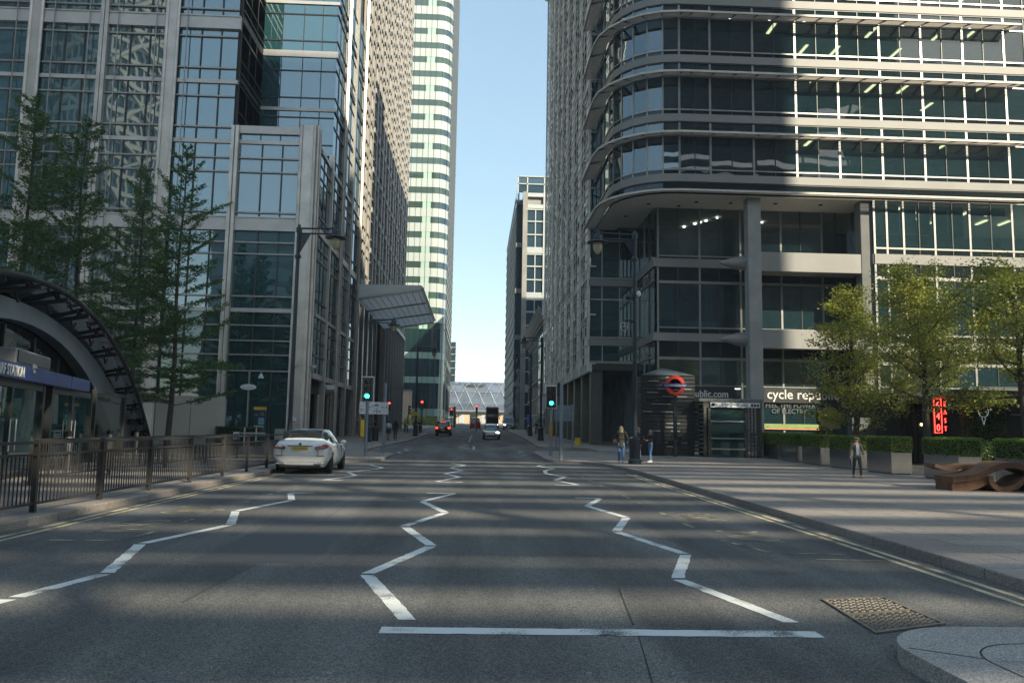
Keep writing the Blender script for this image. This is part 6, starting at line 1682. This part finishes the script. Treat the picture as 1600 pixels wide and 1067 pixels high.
def patch(t, name, mat, pts, n=1, off=(0, 0, 0)):
    m_ = MB(); m_.add([tuple(Vector(p) + Vector(off)) for p in pts], [tuple(range(len(pts)))]); return m_.build(name, mat, t, keepn=True)

# white saloon, seen from behind
m_wpaint = M('white_car_paint', (.70, .71, .70), .22, 0, .03, 1, coat=.8)
t = thing('white_saloon', 'white saloon car with red tail lights parked at the left kerb', 'car', (-5.72, 26.55, 0), radians(1.5))
low = [(0.0, .60, .74, .36, .90, .98), (.06, .70, .84, .30, .94, 1.055), (.25, .76, .90, .25, .965, 1.10), (.75, .82, .925, .22, .975, 1.12), (1.5, .84, .93, .20, .98, 1.10), (2.5, .84, .93, .20, .965, 1.03), (3.3, .84, .925, .20, .945, 1.0),
       (3.8, .83, .915, .21, .90, .96), (4.4, .79, .88, .24, .80, .86), (4.75, .68, .78, .28, .68, .74), (4.9, .52, .60, .34, .58, .62)]
hou = [(.62, .74, .62, 1.06, 1.09), (.8, .78, .62, 1.03, 1.18), (1.15, .82, .60, 1.0, 1.36), (1.5, .84, .59, .98, 1.445), (1.9, .85, .595, .97, 1.465), (2.4, .85, .595, .965, 1.455), (2.75, .845, .58, .955, 1.39), (3.15, .82, .58, .95, 1.20), (3.5, .78, .62, .94, 1.02)]
WB = (.98, 3.92)
o, ls, hs = car_body(t, m_wpaint, low, hou, WB, .335, dict(rear=(.78, 1.42), front=(2.8, 3.42), side=((.95, 1.88), (1.96, 3.2)), lean=.75))
def ring_strip(hs, i0, i1, k0, k1, off):
    """patch of the lofted skin between sections i0..i1 and points k0..k1, lifted by off"""
    m_ = MB(); rows = []
    for i in range(i0, i1 + 1):
        row = []
        for k in range(k0, k1 + 1):
            p = Vector(hs[i][k]); row.append(tuple(p + Vector((off * (1 if p.x > 0 else -1) * (0 if abs(p.x) < .3 else 1), 0, off))))
        rows.append(row)
    m_.loft(rows); return m_
NS = len(hs)
# rear window, windscreen, side windows
def hx(y, fr):   # cabin half width at y, fraction up the side
    for a, b in zip(hou[:-1], hou[1:]):
        if a[0] <= y <= b[0]:
            u = (y - a[0]) / (b[0] - a[0]); A, Bq, z0, z1 = [a[j] + (b[j] - a[j]) * u for j in (1, 2, 3, 4)]
            return A + (Bq * 1.03 - A) * fr / .9 * 1.0, z0 + (z1 - z0) * fr
for s_ in (-1, 1):
    mw_ = MB(); mw_.ell((s_ * .99, 2.93, 1.02), (.11, .07, .075)); mw_.build('door_mirror', m_wpaint, t, smooth=True)
    l_ = MB(); l_.add([(s_ * .46, -.035, .82), (s_ * .83, .0, .85), (s_ * .895, .20, .93), (s_ * .80, .07, 1.0), (s_ * .44, -.03, .90)], [(0, 1, 2, 3, 4)]); l_.v = [(x + s_ * .022, y - .012, z) for x, y, z in l_.v]
    lo = l_.build('tail_light', m_lens, t)
    l_ = MB(); l_.add([(s_ * .53, -.06, .865), (s_ * .80, -.035, .885), (s_ * .79, -.03, .905), (s_ * .52, -.058, .885)], [(0, 1, 2, 3)]); l_.build('light_strip', M('pale_lens', (.5, .2, .2), .2), lo)
    m_ = MB(); m_.box(s_ * .62 - .15, s_ * .62 + .15, -.035, .03, .33, .385); m_.build('exhaust_trim', m_chrome, t, bevel=.012)
    m_ = MB(); m_.box(s_ * .66 - .13, s_ * .66 + .13, -.012, .02, .60, .625); m_.build('reflector', m_lens, t)
    for k, y in enumerate((1.66, 2.55)): 
        m_ = MB(); m_.box(s_ * .935 - .012, s_ * .935 + .012, y, y + .2, .855, .88); m_.build('door_handle', m_chrome, t)
    m_ = MB(); m_.tube([(s_ * .87, .95, 1.0), (s_ * .885, 1.9, .985), (s_ * .87, 2.9, .965)], .012, 5); m_.build('window_trim', m_chrome, t)
for nm2, bx in (('boot_gap', (-.70, .70, -.006, .02, .615, .622)), ('boot_gap', (-.585, -.578, -.03, .02, .62, .82)), ('boot_gap', (.578, .585, -.03, .02, .62, .82)), ('door_gap', (.925, .934, 1.93, 1.938, .35, .95)), ('door_gap', (.925, .934, 3.05, 3.058, .35, .92)), ('door_gap', (.926, .933, 1.05, 3.05, .33, .337))):
    m_ = MB(); m_.box(*bx); m_.build(nm2, m_black, t)
m_ = MB(); m_.box(-.40, .40, -.035, .02, .925, .945); m_.build('boot_chrome', m_chrome, t)
m_ = MB(); m_.box(-.70, .70, .0, .06, .40, .415); m_.build('bumper_chrome', m_chrome, t)
m_ = MB(); m_.box(-.66, .66, .06, .4, .22, .40); m_.build('diffuser', m_black, t, bevel=.02)
pl = MB().box(-.26, .26, -.04, .0, .80, .905).build('number_plate', m_plate, t)
text_mesh('W11 KNC', .095, m_txtd, pl, (0, -.0415, .82), (pi / 2, 0, 0), 'plate_lettering', .001, 'CENTER', sx=.9)
m_ = MB(); m_.lathe([(.02, -.012), (.05, -.012), (.05, .0), (.02, .0)], (0, 0, 0), 16, 'y'); m_.v = [(x, y + .005, z + .985) for x, y, z in m_.v]; m_.build('boot_emblem', m_chrome, t)
for y in WB:
    for s_ in (-1, 1): wheel(t, s_ * .80, y, .335, s_)

def small_car(label, cat, loc, rz, paint, kind):
    """small far vehicle with lofted body, glass, lights and wheels"""
    nm_ = {'taxi': 'black_cab', 'hatch': 'silver_hatchback', 'mpv': 'red_van'}[kind]
    t = thing(nm_, label, cat, loc, rz)
    k = {'taxi': (4.55, .90, 1.78), 'hatch': (4.2, .88, 1.5), 'mpv': (4.8, 1.05, 2.2)}[kind]; Lc, W_, Hc = k; q = Hc / 1.5
    low = [(0, W_ * .8, W_ * .86, .34, .80 * q, .92 * q), (.12, W_ * .9, W_ * .97, .28, .86 * q, 1.0 * q), (.9, W_ * .93, W_, .24, .90 * q, 1.0 * q), (2.4, W_ * .93, W_, .22, .90 * q, .98 * q), (3.2, W_ * .92, W_ * .98, .24, .86 * q, .95 * q), (Lc - .35, W_ * .85, W_ * .92, .28, .72 * q, .80 * q), (Lc, W_ * .65, W_ * .7, .36, .60 * q, .64 * q)]
    hou = [(.08, W_ * .86, W_ * .72, .92 * q, .95 * q), (.2, W_ * .88, W_ * .72, .9 * q, 1.2 * q), (.5, W_ * .9, W_ * .72, .9 * q, 1.44 * q), (1.2, W_ * .91, W_ * .72, .9 * q, Hc), (2.0, W_ * .91, W_ * .72, .9 * q, Hc - .01), (2.6, W_ * .9, W_ * .7, .9 * q, Hc - .1), (3.3, W_ * .86, W_ * .72, .88 * q, 1.0 * q)]
    car_body(t, paint, low, hou, (.85, Lc - .85), .31, dict(rear=(.14, .62), front=(2.5, 3.2), side=((.45, 1.5), (1.58, 2.9)), lean=.5))
    for s_ in (-1, 1):
        m_ = MB(); m_.box(s_ * W_ * .78 - .12, s_ * W_ * .78 + .12, -.05, .06, .70 * q, .86 * q); m_.build('tail_light', m_tail if kind == 'taxi' else m_lens, t, bevel=.02)
        m_ = MB(); m_.ell((s_ * W_ * .66, Lc - .16, .68 * q), (.18, .12, .08)); m_.build('headlight', m_head if (kind == 'hatch' and s_ < 0) else m_plw, t)
        m_ = MB(); m_.ell((s_ * W_ * 1.08, 2.85, .98 * q), (.1, .06, .07)); m_.build('door_mirror', paint, t)
        for y in (.85, Lc - .85): wheel(t, s_ * (W_ - .12), y, .31, s_)
    m_ = MB(); m_.box(-.25, .25, Lc - .04, Lc + .02, .45, .56); m_.build('number_plate', m_plw, t)
    m_ = MB(); m_.box(-.25, .25, -.03, .02, .62, .73); m_.build('number_plate', m_plate, t)
    m_ = MB(); m_.box(-W_ * .5, W_ * .5, Lc - .1, Lc + .01, .34, .44); m_.build('lower_grille', m_black, t)
    if kind == 'taxi':
        m_ = MB(); m_.box(-.3, .3, .3, .36, 1.52, 1.6); m_.build('brake_light', m_tail, t)
    return t
small_car('black taxi cab driving away with red lights on', 'taxi', (-3.75, 92, zg(92)), 0, M('black_car_paint', (.012, .012, .013), .2, 0, .1, coat=.8), 'taxi')
small_car('silver hatchback driving towards the viewer in the middle of the road', 'car', (1.6, 83.5, zg(82)), pi, M('silver_car_paint', (.40, .41, .41), .28, .5, .05, coat=.8), 'hatch')
small_car('red van seen from behind waiting at the far lights', 'van', (-.1, 152, zg(152)), 0, M('red_car_paint', (.35, .02, .025), .25, 0, .1, coat=.6), 'mpv')
# double decker bus, coming
m_bus = M('dark_red_bus_paint', (.16, .012, .016), .3, 0, .2, coat=.5)
t = thing('double_decker_bus', 'dark red double decker bus coming with headlights lit', 'bus', (3.2, 157, zg(157)))
MB().box(-1.27, 1.27, 0, 10.5, .35, 4.38).build('body', m_bus, t, bevel=.16)
patch(t, 'lower_windscreen', m_cglass, [(-1.1, -.015, 1.2), (1.1, -.015, 1.2), (1.1, -.015, 2.35), (-1.1, -.015, 2.35)]); patch(t, 'upper_windscreen', m_cglass, [(-1.1, -.015, 2.95), (1.1, -.015, 2.95), (1.05, -.015, 4.05), (-1.05, -.015, 4.05)])
m_ = MB(); m_.box(-.9, .3, -.03, -.012, 2.5, 2.85); m_.build('destination_blind', M('blind_board', (.25, .25, .24), .5), t)
for s_ in (-1, 1):
    m_ = MB(); m_.box(s_ * .98 - .16, s_ * .98 + .16, -.04, .0, .78, .95); m_.build('headlight', m_head, t)
    patch(t, 'side_window_band', m_cglass, [(s_ * 1.28, .6, 1.3), (s_ * 1.28, 10, 1.3), (s_ * 1.28, 10, 2.3), (s_ * 1.28, .6, 2.3)][::s_]); patch(t, 'side_window_band', m_cglass, [(s_ * 1.28, .4, 3.0), (s_ * 1.28, 10, 3.0), (s_ * 1.28, 10, 4.0), (s_ * 1.28, .4, 4.0)][::s_])
    m_ = MB(); m_.box(s_ * 1.42 - .06, s_ * 1.42 + .06, -.25, -.15, 1.9, 2.4); m_.tube([(s_ * 1.25, 0, 2.5), (s_ * 1.42, -.2, 2.4)], .03, 5); m_.build('wing_mirror', m_black, t)
    for y in (2.2, 8): wheel(t, s_ * 1.13, y, .48, s_)
m_ = MB(); m_.box(-.3, .3, -.03, -.01, .5, .62); m_.build('number_plate', m_plw, t)
# grey van, coming
t = thing('silver_van', 'silver panel van coming along the right lane', 'van', (6.2, 150, zg(150)))
vp = M('van_silver', (.36, .38, .40), .3, .4, .1, coat=.5)
prof = [(0, .45), (0, .95), (.25, 1.18), (.8, 1.32), (1.35, 2.25), (1.75, 2.6), (5.6, 2.65), (5.75, 2.4), (5.75, .4)]
m_ = MB(); m_.loft([[(x, y, z) for y, z in prof] for x in (-.98, .98)], closed=True, caps=True); m_.build('body', vp, t, bevel=.08)
patch(t, 'windscreen', m_cglass, [(-.86, .86, 1.42), (.86, .86, 1.42), (.8, 1.36, 2.24), (-.8, 1.36, 2.24)], off=(0, -.03, .03))
m_ = MB(); m_.box(-.6, .6, -.03, .02, .78, 1.0); m_.build('grille', m_black, t); m_ = MB(); m_.box(-.98, .98, -.06, .05, .38, .68); m_.build('bumper', m_darkmet, t, bevel=.03)
m_ = MB(); m_.box(-.25, .25, -.075, -.06, .5, .6); m_.build('number_plate', m_plw, t)
for s_ in (-1, 1):
    m_ = MB(); m_.ell((s_ * .8, .06, .98), (.16, .1, .12)); m_.build('headlight', m_head if s_ < 0 else m_plw, t); m_ = MB(); m_.box(s_ * 1.12 - .1, s_ * 1.12 + .1, .95, 1.05, 1.4, 1.75); m_.build('wing_mirror', m_black, t)
    patch(t, 'side_window', m_cglass, [(s_ * .99, 1.1, 1.45), (s_ * .99, 2.2, 1.45), (s_ * .99, 2.2, 2.1), (s_ * .99, 1.45, 2.1)][::s_])
    for y in (1.0, 4.6): wheel(t, s_ * .86, y, .36, s_)

# ------------------------------------------------------------------ people
m_skin = M('skin', (.42, .25, .175), .55, 0, .1, 12); m_shoe = M('trainers', (.5, .5, .48), .6)
def skin_obj(name, verts, edges, rad, mat, parent, sub=2, root=0):
    me = bpy.data.meshes.new(name); me.from_pydata(verts, edges, [])
    o = bpy.data.objects.new(name, me); COL.objects.link(o)
    sk_ = o.modifiers.new('skin', 'SKIN'); sk_.use_smooth_shade = True
    if not me.skin_vertices: me.attributes
    for i, v in enumerate(me.skin_vertices[0].data):
        r_ = rad[i]; v.radius = r_ if isinstance(r_, tuple) else (r_, r_); v.use_root = (i == root)
    su = o.modifiers.new('sub', 'SUBSURF'); su.levels = sub; su.render_levels = sub
    bpy.context.view_layer.update()
    m2 = bpy.data.meshes.new_from_object(o.evaluated_get(bpy.context.evaluated_depsgraph_get()))
    m2.materials.clear(); m2.materials.append(mat)
    for p in m2.polygons: p.use_smooth = True
    COL.objects.unlink(o); bpy.data.objects.remove(o)
    o = bpy.data.objects.new(name, m2); COL.objects.link(o); o.parent = parent
    return o
def person(label, loc, rz, H, hair, top, legs, shoe=None, stride=.12, armL=None, armR=None, coat=.0, hairlen=.0, skirt=False, cap=None, headturn=0.0, slim=1.0, shirt=None, fingers=True, child=False, hands_mat=None):
    """figure facing -y (towards the camera) before the turn rz"""
    t = thing('person', label, 'person', loc, rz)
    k = H / 1.72
    hs_ = k * (1.12 if child else 1.0)
    hip, sh, neck = .92 * k, 1.42 * k - (.02 * k if child else 0), 1.50 * k - (.03 * k if child else 0)
    V = []; E = []; Rd = []
    def add(p, r, prev=None):
        V.append(tuple(p)); Rd.append(r)
        if prev is not None: E.append((prev, len(V) - 1))
        return len(V) - 1
    pel = add((0, 0, hip), (.135 * k * slim, .10 * k)); wai = add((0, .0, hip + .18 * k), (.12 * k * slim, .085 * k), pel); che = add((0, .01 * k, hip + .36 * k), (.15 * k * slim, .10 * k), wai)
    up = add((0, .01 * k, sh - .01 * k), (.12 * k * slim, .075 * k), che); nk = add((0, -.0, neck + .02 * k), .05 * k, up)
    hz = H - .125 * hs_ * 1.0
    h1 = add((0, -.015 * k, hz - .055 * hs_), (.062 * hs_, .07 * hs_), nk); h2 = add((0, -.005 * k, hz + .03 * hs_), (.073 * hs_, .088 * hs_), h1); h3 = add((0, 0, H - .055 * hs_), (.055 * hs_, .066 * hs_), h2)
    J = {}
    for s_ in (-1, 1):
        f = stride * k * s_
        kn = (s_ * .095 * k, -f * .55 - .02 * k, .49 * k); an = (s_ * .09 * k, -f + (.02 if f < 0 else 0) * k, .085 * k)
        a = add((s_ * .088 * k, 0, hip - .05 * k), .088 * k * slim, pel); b = add(kn, .058 * k * slim, a); c = add((an[0], an[1] * .8 + kn[1] * .2, .30 * k), .05 * k * slim, b); d = add(an, .036 * k, c)
        add((an[0] + s_ * .01, an[1] - .13 * k, .035 * k), .033 * k, d)
        J['kn', s_], J['an', s_] = kn, an
        arm = armL if s_ < 0 else armR
        arm = arm or [(.235, .02, 1.14), (.255, -.06, .90)]
        shd = (s_ * .175 * k * slim, .01 * k, sh - .02 * k); el_ = (s_ * arm[0][0] * k * slim, arm[0][1] * k, arm[0][2] * k); wr = (s_ * arm[1][0] * k * slim, arm[1][1] * k, arm[1][2] * k)
        a = add(shd, .052 * k, up); b = add(el_, .04 * k, a); c = add(wr, .026 * k, b)
        dirv = (Vector(wr) - Vector(el_)).normalized(); pal = Vector(wr) + dirv * .055 * k
        p = add(pal, (.036 * k, .017 * k), c)
        J['sh', s_], J['el', s_], J['wr', s_] = shd, el_, wr
        if fingers:
            side = dirv.cross(Vector((s_, 0, 0))).normalized() if abs(dirv.x) < .9 else Vector((0, 1, 0)); curl = Vector((-s_, 0, 0))
            for q, (o_, ln) in enumerate(((-.027, .062), (-.009, .072), (.009, .068), (.026, .054))):
                b0 = pal + side * o_ * k + dirv * .03 * k; m1 = b0 + (dirv * .8 + curl * .35).normalized() * ln * k * .55; m2 = m1 + (dirv * .5 + curl * .8).normalized() * ln * k * .5
                x = add(b0, .0085 * k, p); x = add(m1, .008 * k, x); add(m2, .006 * k, x)
            b0 = pal + side * -.03 * k - dirv * .02 * k; m1 = b0 + (dirv * .6 - side * .6 + curl * .4).normalized() * .035 * k; x = add(b0, .011 * k, p); x = add(m1, .009 * k, x); add(m1 + dirv * .028 * k, .007 * k, x)
    body = skin_obj('body', V, E, Rd, m_skin, t, 2, pel)
    # trousers / legs
    if not skirt:
        V = []; E = []; Rd = []
        pel = add((0, 0, hip + .05 * k), (.14 * k * slim, .105 * k)); add((0, 0, hip + .12 * k), (.132 * k * slim, .097 * k), pel)
        for s_ in (-1, 1):
            a = add((s_ * .088 * k, 0, hip - .06 * k), .098 * k * slim, pel); kn = J['kn', s_]; an = J['an', s_]
            b = add(kn, .068 * k * slim, a); c = add((an[0], an[1] * .8 + kn[1] * .2, .30 * k), .06 * k * slim, b); add((an[0], an[1], .10 * k), .05 * k * slim, c)
        skin_obj('trousers', V, E, Rd, legs, t, 2, 0)
    else:
        m_ = MB(); m_.lathe([(.128 * k, hip + .14 * k), (.155 * k, hip), (.19 * k, hip - .32 * k), (.185 * k, hip - .33 * k)], (0, 0, 0), 18); m_.build('skirt', legs, t, smooth=True)
    # coat or jacket with sleeves
    V = []; E = []; Rd = []
    lo_ = hip - coat * k + .02 * k
    pel = add((0, 0, hip + .06 * k), (.155 * k * slim, .118 * k)); wai = add((0, 0, hip + .2 * k), (.142 * k * slim, .108 * k), pel); che = add((0, .01 * k, hip + .37 * k), (.168 * k * slim, .12 * k), wai); up = add((0, .012 * k, sh + .0 * k), (.125 * k * slim, .088 * k), che); add((0, .005 * k, neck - .015 * k), (.068 * k, .064 * k), up)
    if coat > 0: b = add((0, 0, hip - coat * k * .5), (.165 * k * slim, .125 * k), pel); add((0, 0, lo_), (.175 * k * slim, .135 * k), b)
    for s_ in (-1, 1):
        a = add(J['sh', s_], .064 * k, up); b = add(J['el', s_], .054 * k, a); w_ = Vector(J['wr', s_]); e_ = Vector(J['el', s_]); add(tuple(w_ + (e_ - w_) * .08), .042 * k, b)
    skin_obj('jacket', V, E, Rd, top, t, 2, 0)
    if shirt is not None:
        m_ = MB(); m_.add([(-.05 * k, -.098 * k, sh - .0 * k), (.05 * k, -.098 * k, sh - .0 * k), (.062 * k, -.142 * k, hip + .36 * k), (.06 * k, -.128 * k, hip + .2 * k), (.062 * k, -.135 * k, hip + .03 * k), (-.062 * k, -.135 * k, hip + .03 * k), (-.06 * k, -.128 * k, hip + .2 * k), (-.062 * k, -.142 * k, hip + .36 * k)], [(0, 1, 2, 7), (7, 2, 3, 6), (6, 3, 4, 5)]); m_.build('shirt_front', shirt, t)
    for s_ in (-1, 1):
        an = J['an', s_]; m_ = MB(); m_.loft([[(an[0] + w_ * x, an[1] + y, z) for x, z in ((-1, 0), (1, 0), (.9, h_), (-.9, h_))] for y, w_, h_ in ((.055 * k, .034 * k, .075 * k), (.02 * k, .043 * k, .10 * k), (-.06 * k, .046 * k, .075 * k), (-.14 * k, .046 * k, .05 * k), (-.19 * k, .032 * k, .035 * k))], closed=True, caps=True); m_.build('shoe', shoe or m_shoe, t, bevel=.008)
    # head: face and hair, turned together
    hd = bpy.data.objects.new('head_pivot', None)
    def hp(m_): m_.M = Matrix.Translation((0, 0, hz)) @ Matrix.Rotation(headturn, 4, 'Z')
    m_ = MB(); hp(m_); m_.ell((0, -.082 * hs_, -.012 * hs_), (.013 * hs_, .024 * hs_, .022 * hs_), 8, 6)
    for s_ in (-1, 1): m_.ell((s_ * .077 * hs_, .005, -.01 * hs_), (.014 * hs_, .022 * hs_, .034 * hs_), 8, 6)
    m_.build('face', m_skin, t, smooth=True)
    m_ = MB(); hp(m_)
    for s_ in (-1, 1): m_.ell((s_ * .03 * hs_, -.076 * hs_, .016 * hs_), (.012 * hs_, .008 * hs_, .006 * hs_), 8, 5)
    m_.ell((0, -.08 * hs_, -.055 * hs_), (.022 * hs_, .008 * hs_, .005 * hs_), 8, 5); m_.build('eyes_and_mouth', m_txtd, t)
    m_ = MB(); hp(m_)
    secs = []
    for q in range(9):
        a = q / 8; z = (.105 - a * (.12 + hairlen)) * hs_; wd = .088 * hs_ * (sin(min(1, a * 2.6) * pi / 2) * .98 + .02) * (1 + .12 * hairlen * a * 4)
        secs.append([(wd * cos(radians(b)), (.012 * hs_ + wd * 1.08 * sin(radians(b))), z) for b in range(-22 if a > .3 else -90, 203 if a > .3 else 271, 15)][:15] if False else [(wd * cos(radians(b)), .014 * hs_ + wd * 1.12 * sin(radians(b)), z) for b in [(-18 + 216 * j / 16) if a > .28 else (-90 + 360 * j / 16 * .999) for j in range(17)]])
    m_.loft(secs); o = m_.build('hair', hair, t, smooth=True); sd_ = o.modifiers.new('solid', 'SOLIDIFY'); sd_.thickness = .014 * hs_; sd_.offset = 0
    if cap:
        m_ = MB(); hp(m_); m_.ell((0, .0, .062 * hs_), (.10 * hs_, .118 * hs_, .055 * hs_), 16, 8); m_.loft([[(x * hs_, y * hs_, z * hs_) for x, y, z in ((-.075, -.07, .05), (0, -.085, .056), (.075, -.07, .05))], [(x * hs_, y * hs_, z * hs_) for x, y, z in ((-.06, -.13, .035), (0, -.15, .035), (.06, -.13, .035))]]); m_.build('cap', cap, t, smooth=True)
    return t
cl = lambda n, c, v=.25: M(n, c, .8, 0, v, 14, .3, 60)
# boy with a flat cap walking
by = person('boy in grey flat cap and open olive jacket walking across the plaza', (13.22, 27.3, KERB), radians(-8), 1.40, cl('brown_hair', (.09, .055, .03)), cl('olive_jacket', (.075, .08, .062)), cl('dark_trousers', (.05, .055, .05)), M('tan_boots', (.3, .18, .07), .7), .2,
            armL=[(.24, .06, 1.13), (.27, .0, .9)], armR=[(.23, -.02, 1.14), (.24, -.16, .95)], cap=cl('grey_cap', (.12, .11, .095)), headturn=radians(38), slim=1.0, shirt=cl('pale_blue_shirt', (.26, .32, .42)), child=True, coat=.06)
b = thing('carried_bottle', 'small dark blue bottle held low in the right hand of the boy', 'bottle', (12.995, 27.3, .13 + .42)); MB().lathe([(.025, 0), (.03, .02), (.03, .16), (.012, .2), (.012, .24), (0, .24)], (0, 0, 0), 10).build('body', M('bottle_blue', (.03, .05, .14), .3), b)
jean = cl('blue_jeans', (.06, .14, .30)); dcoat = cl('dark_olive_coat', (.028, .026, .018))
person('woman with long blonde hair in knee length dark coat and jeans, seen from behind', (6.72, 36.75, zg(36.7) + KERB), pi, 1.72, cl('blonde_hair', (.42, .34, .22)), dcoat, jean, None, .03, armL=[(.27, .03, 1.16), (.30, -.12, .98)], armR=[(.26, .02, 1.15), (.24, -.14, .98)], coat=.30, hairlen=.2, slim=1.05)
b = thing('shoulder_bag', 'small tan shoulder bag at the hip of the blonde woman', 'bag', (6.43, 36.72, zg(36.7) + KERB + .88)); MB().box(-.1, .1, -.06, .06, 0, .2).build('body', M('tan_leather', (.22, .13, .075), .6), b, bevel=.03); m_ = MB(); m_.tube([(-.03, .07, .2), (.1, .14, .45), (.33, .13, .58)], .012, 5); m_.build('strap', m_corten, b)
person('person in dark jacket and pale trousers half hidden by the right street lamp', (7.80, 38.1, zg(37.9) + KERB), radians(70), 1.66, cl('fair_hair', (.36, .25, .14)), cl('navy_jacket', (.03, .035, .055)), cl('pale_grey_trousers', (.30, .33, .38)), cl('dark_shoes', (.04, .035, .03)), .04, coat=.02, hairlen=.03)
person('girl with long brown hair in black top and blue skinny jeans, beside the lamp', (8.3, 37.75, zg(37.7) + KERB), radians(-60), 1.56, cl('light_brown_hair', (.20, .14, .085)), cl('black_jumper', (.022, .022, .024)), jean, None, .12, armL=[(.2, -.1, 1.15), (.12, -.33, 1.18)], armR=[(.2, -.06, 1.14), (.14, -.3, 1.14)], hairlen=.26, slim=.88)
b = thing('black_backpack', 'black backpack held between the two people by the lamp', 'bag', (7.86, 37.8, zg(37.8) + KERB + .82)); MB().box(-.16, .16, -.1, .1, 0, .42).build('body', m_black, b, bevel=.06)
dk = cl('black_cloth', (.02, .02, .022)); hr = cl('dark_hair', (.03, .022, .018))
person('walker in white shirt and dark skirt on the left pavement', (-7.25, 67.3, zg(67.3) + KERB), pi, 1.66, hr, cl('white_shirt', (.5, .52, .58)), dk, dk, .16, skirt=True, hairlen=.05, fingers=False)
person('walker all in black beside the one in the white shirt', (-6.7, 67.4, zg(67.4) + KERB), pi, 1.72, hr, cl('black_coat', (.02, .015, .015)), dk, dk, .2, coat=.1, hairlen=.16, fingers=False)
person('person in yellow green safety vest near the far left corner', (-8.75, 100, zg(100) + KERB), radians(20), 1.75, hr, M('safety_vest', (.42, .6, .06), .6), dk, dk, .04, fingers=False)
person('dark clothed person standing by the far left lamp post', (-7.2, 96, zg(96) + KERB), radians(200), 1.75, hr, dk, cl('grey_cloth', (.09, .1, .11)), dk, .1, fingers=False)
person('person in maroon jacket next to the dark clothed one by the far lamp', (-6.75, 97, zg(97) + KERB), radians(160), 1.7, hr, cl('maroon_cloth', (.11, .035, .035)), dk, dk, .1, fingers=False)
person('person in pale blue shirt among the pillars on the right', (9.75, 72.2, zg(72) + KERB), radians(10), 1.72, hr, cl('light_blue_shirt', (.24, .32, .46)), dk, dk, .1, fingers=False)
person('small dark figure on the far right pavement', (7.9, 104, zg(104) + KERB), radians(10), 1.7, hr, dk, dk, dk, .1, fingers=False)
# thin summer haze along the street
m = bpy.data.materials.new('haze'); m.use_nodes = True; nt = m.node_tree
nt.nodes.remove(nt.nodes['Principled BSDF'])
pv = nt.nodes.new('ShaderNodeVolumePrincipled'); pv.inputs['Color'].default_value = (.85, .9, 1, 1); pv.inputs['Density'].default_value = .0005; pv.inputs['Anisotropy'].default_value = .2
nt.links.new(pv.outputs[0], nt.nodes['Material Output'].inputs['Volume'])
o = MB().box(-260, 260, -190, 380, -2.5, 170).build('haze', m); o['kind'] = 'stuff'
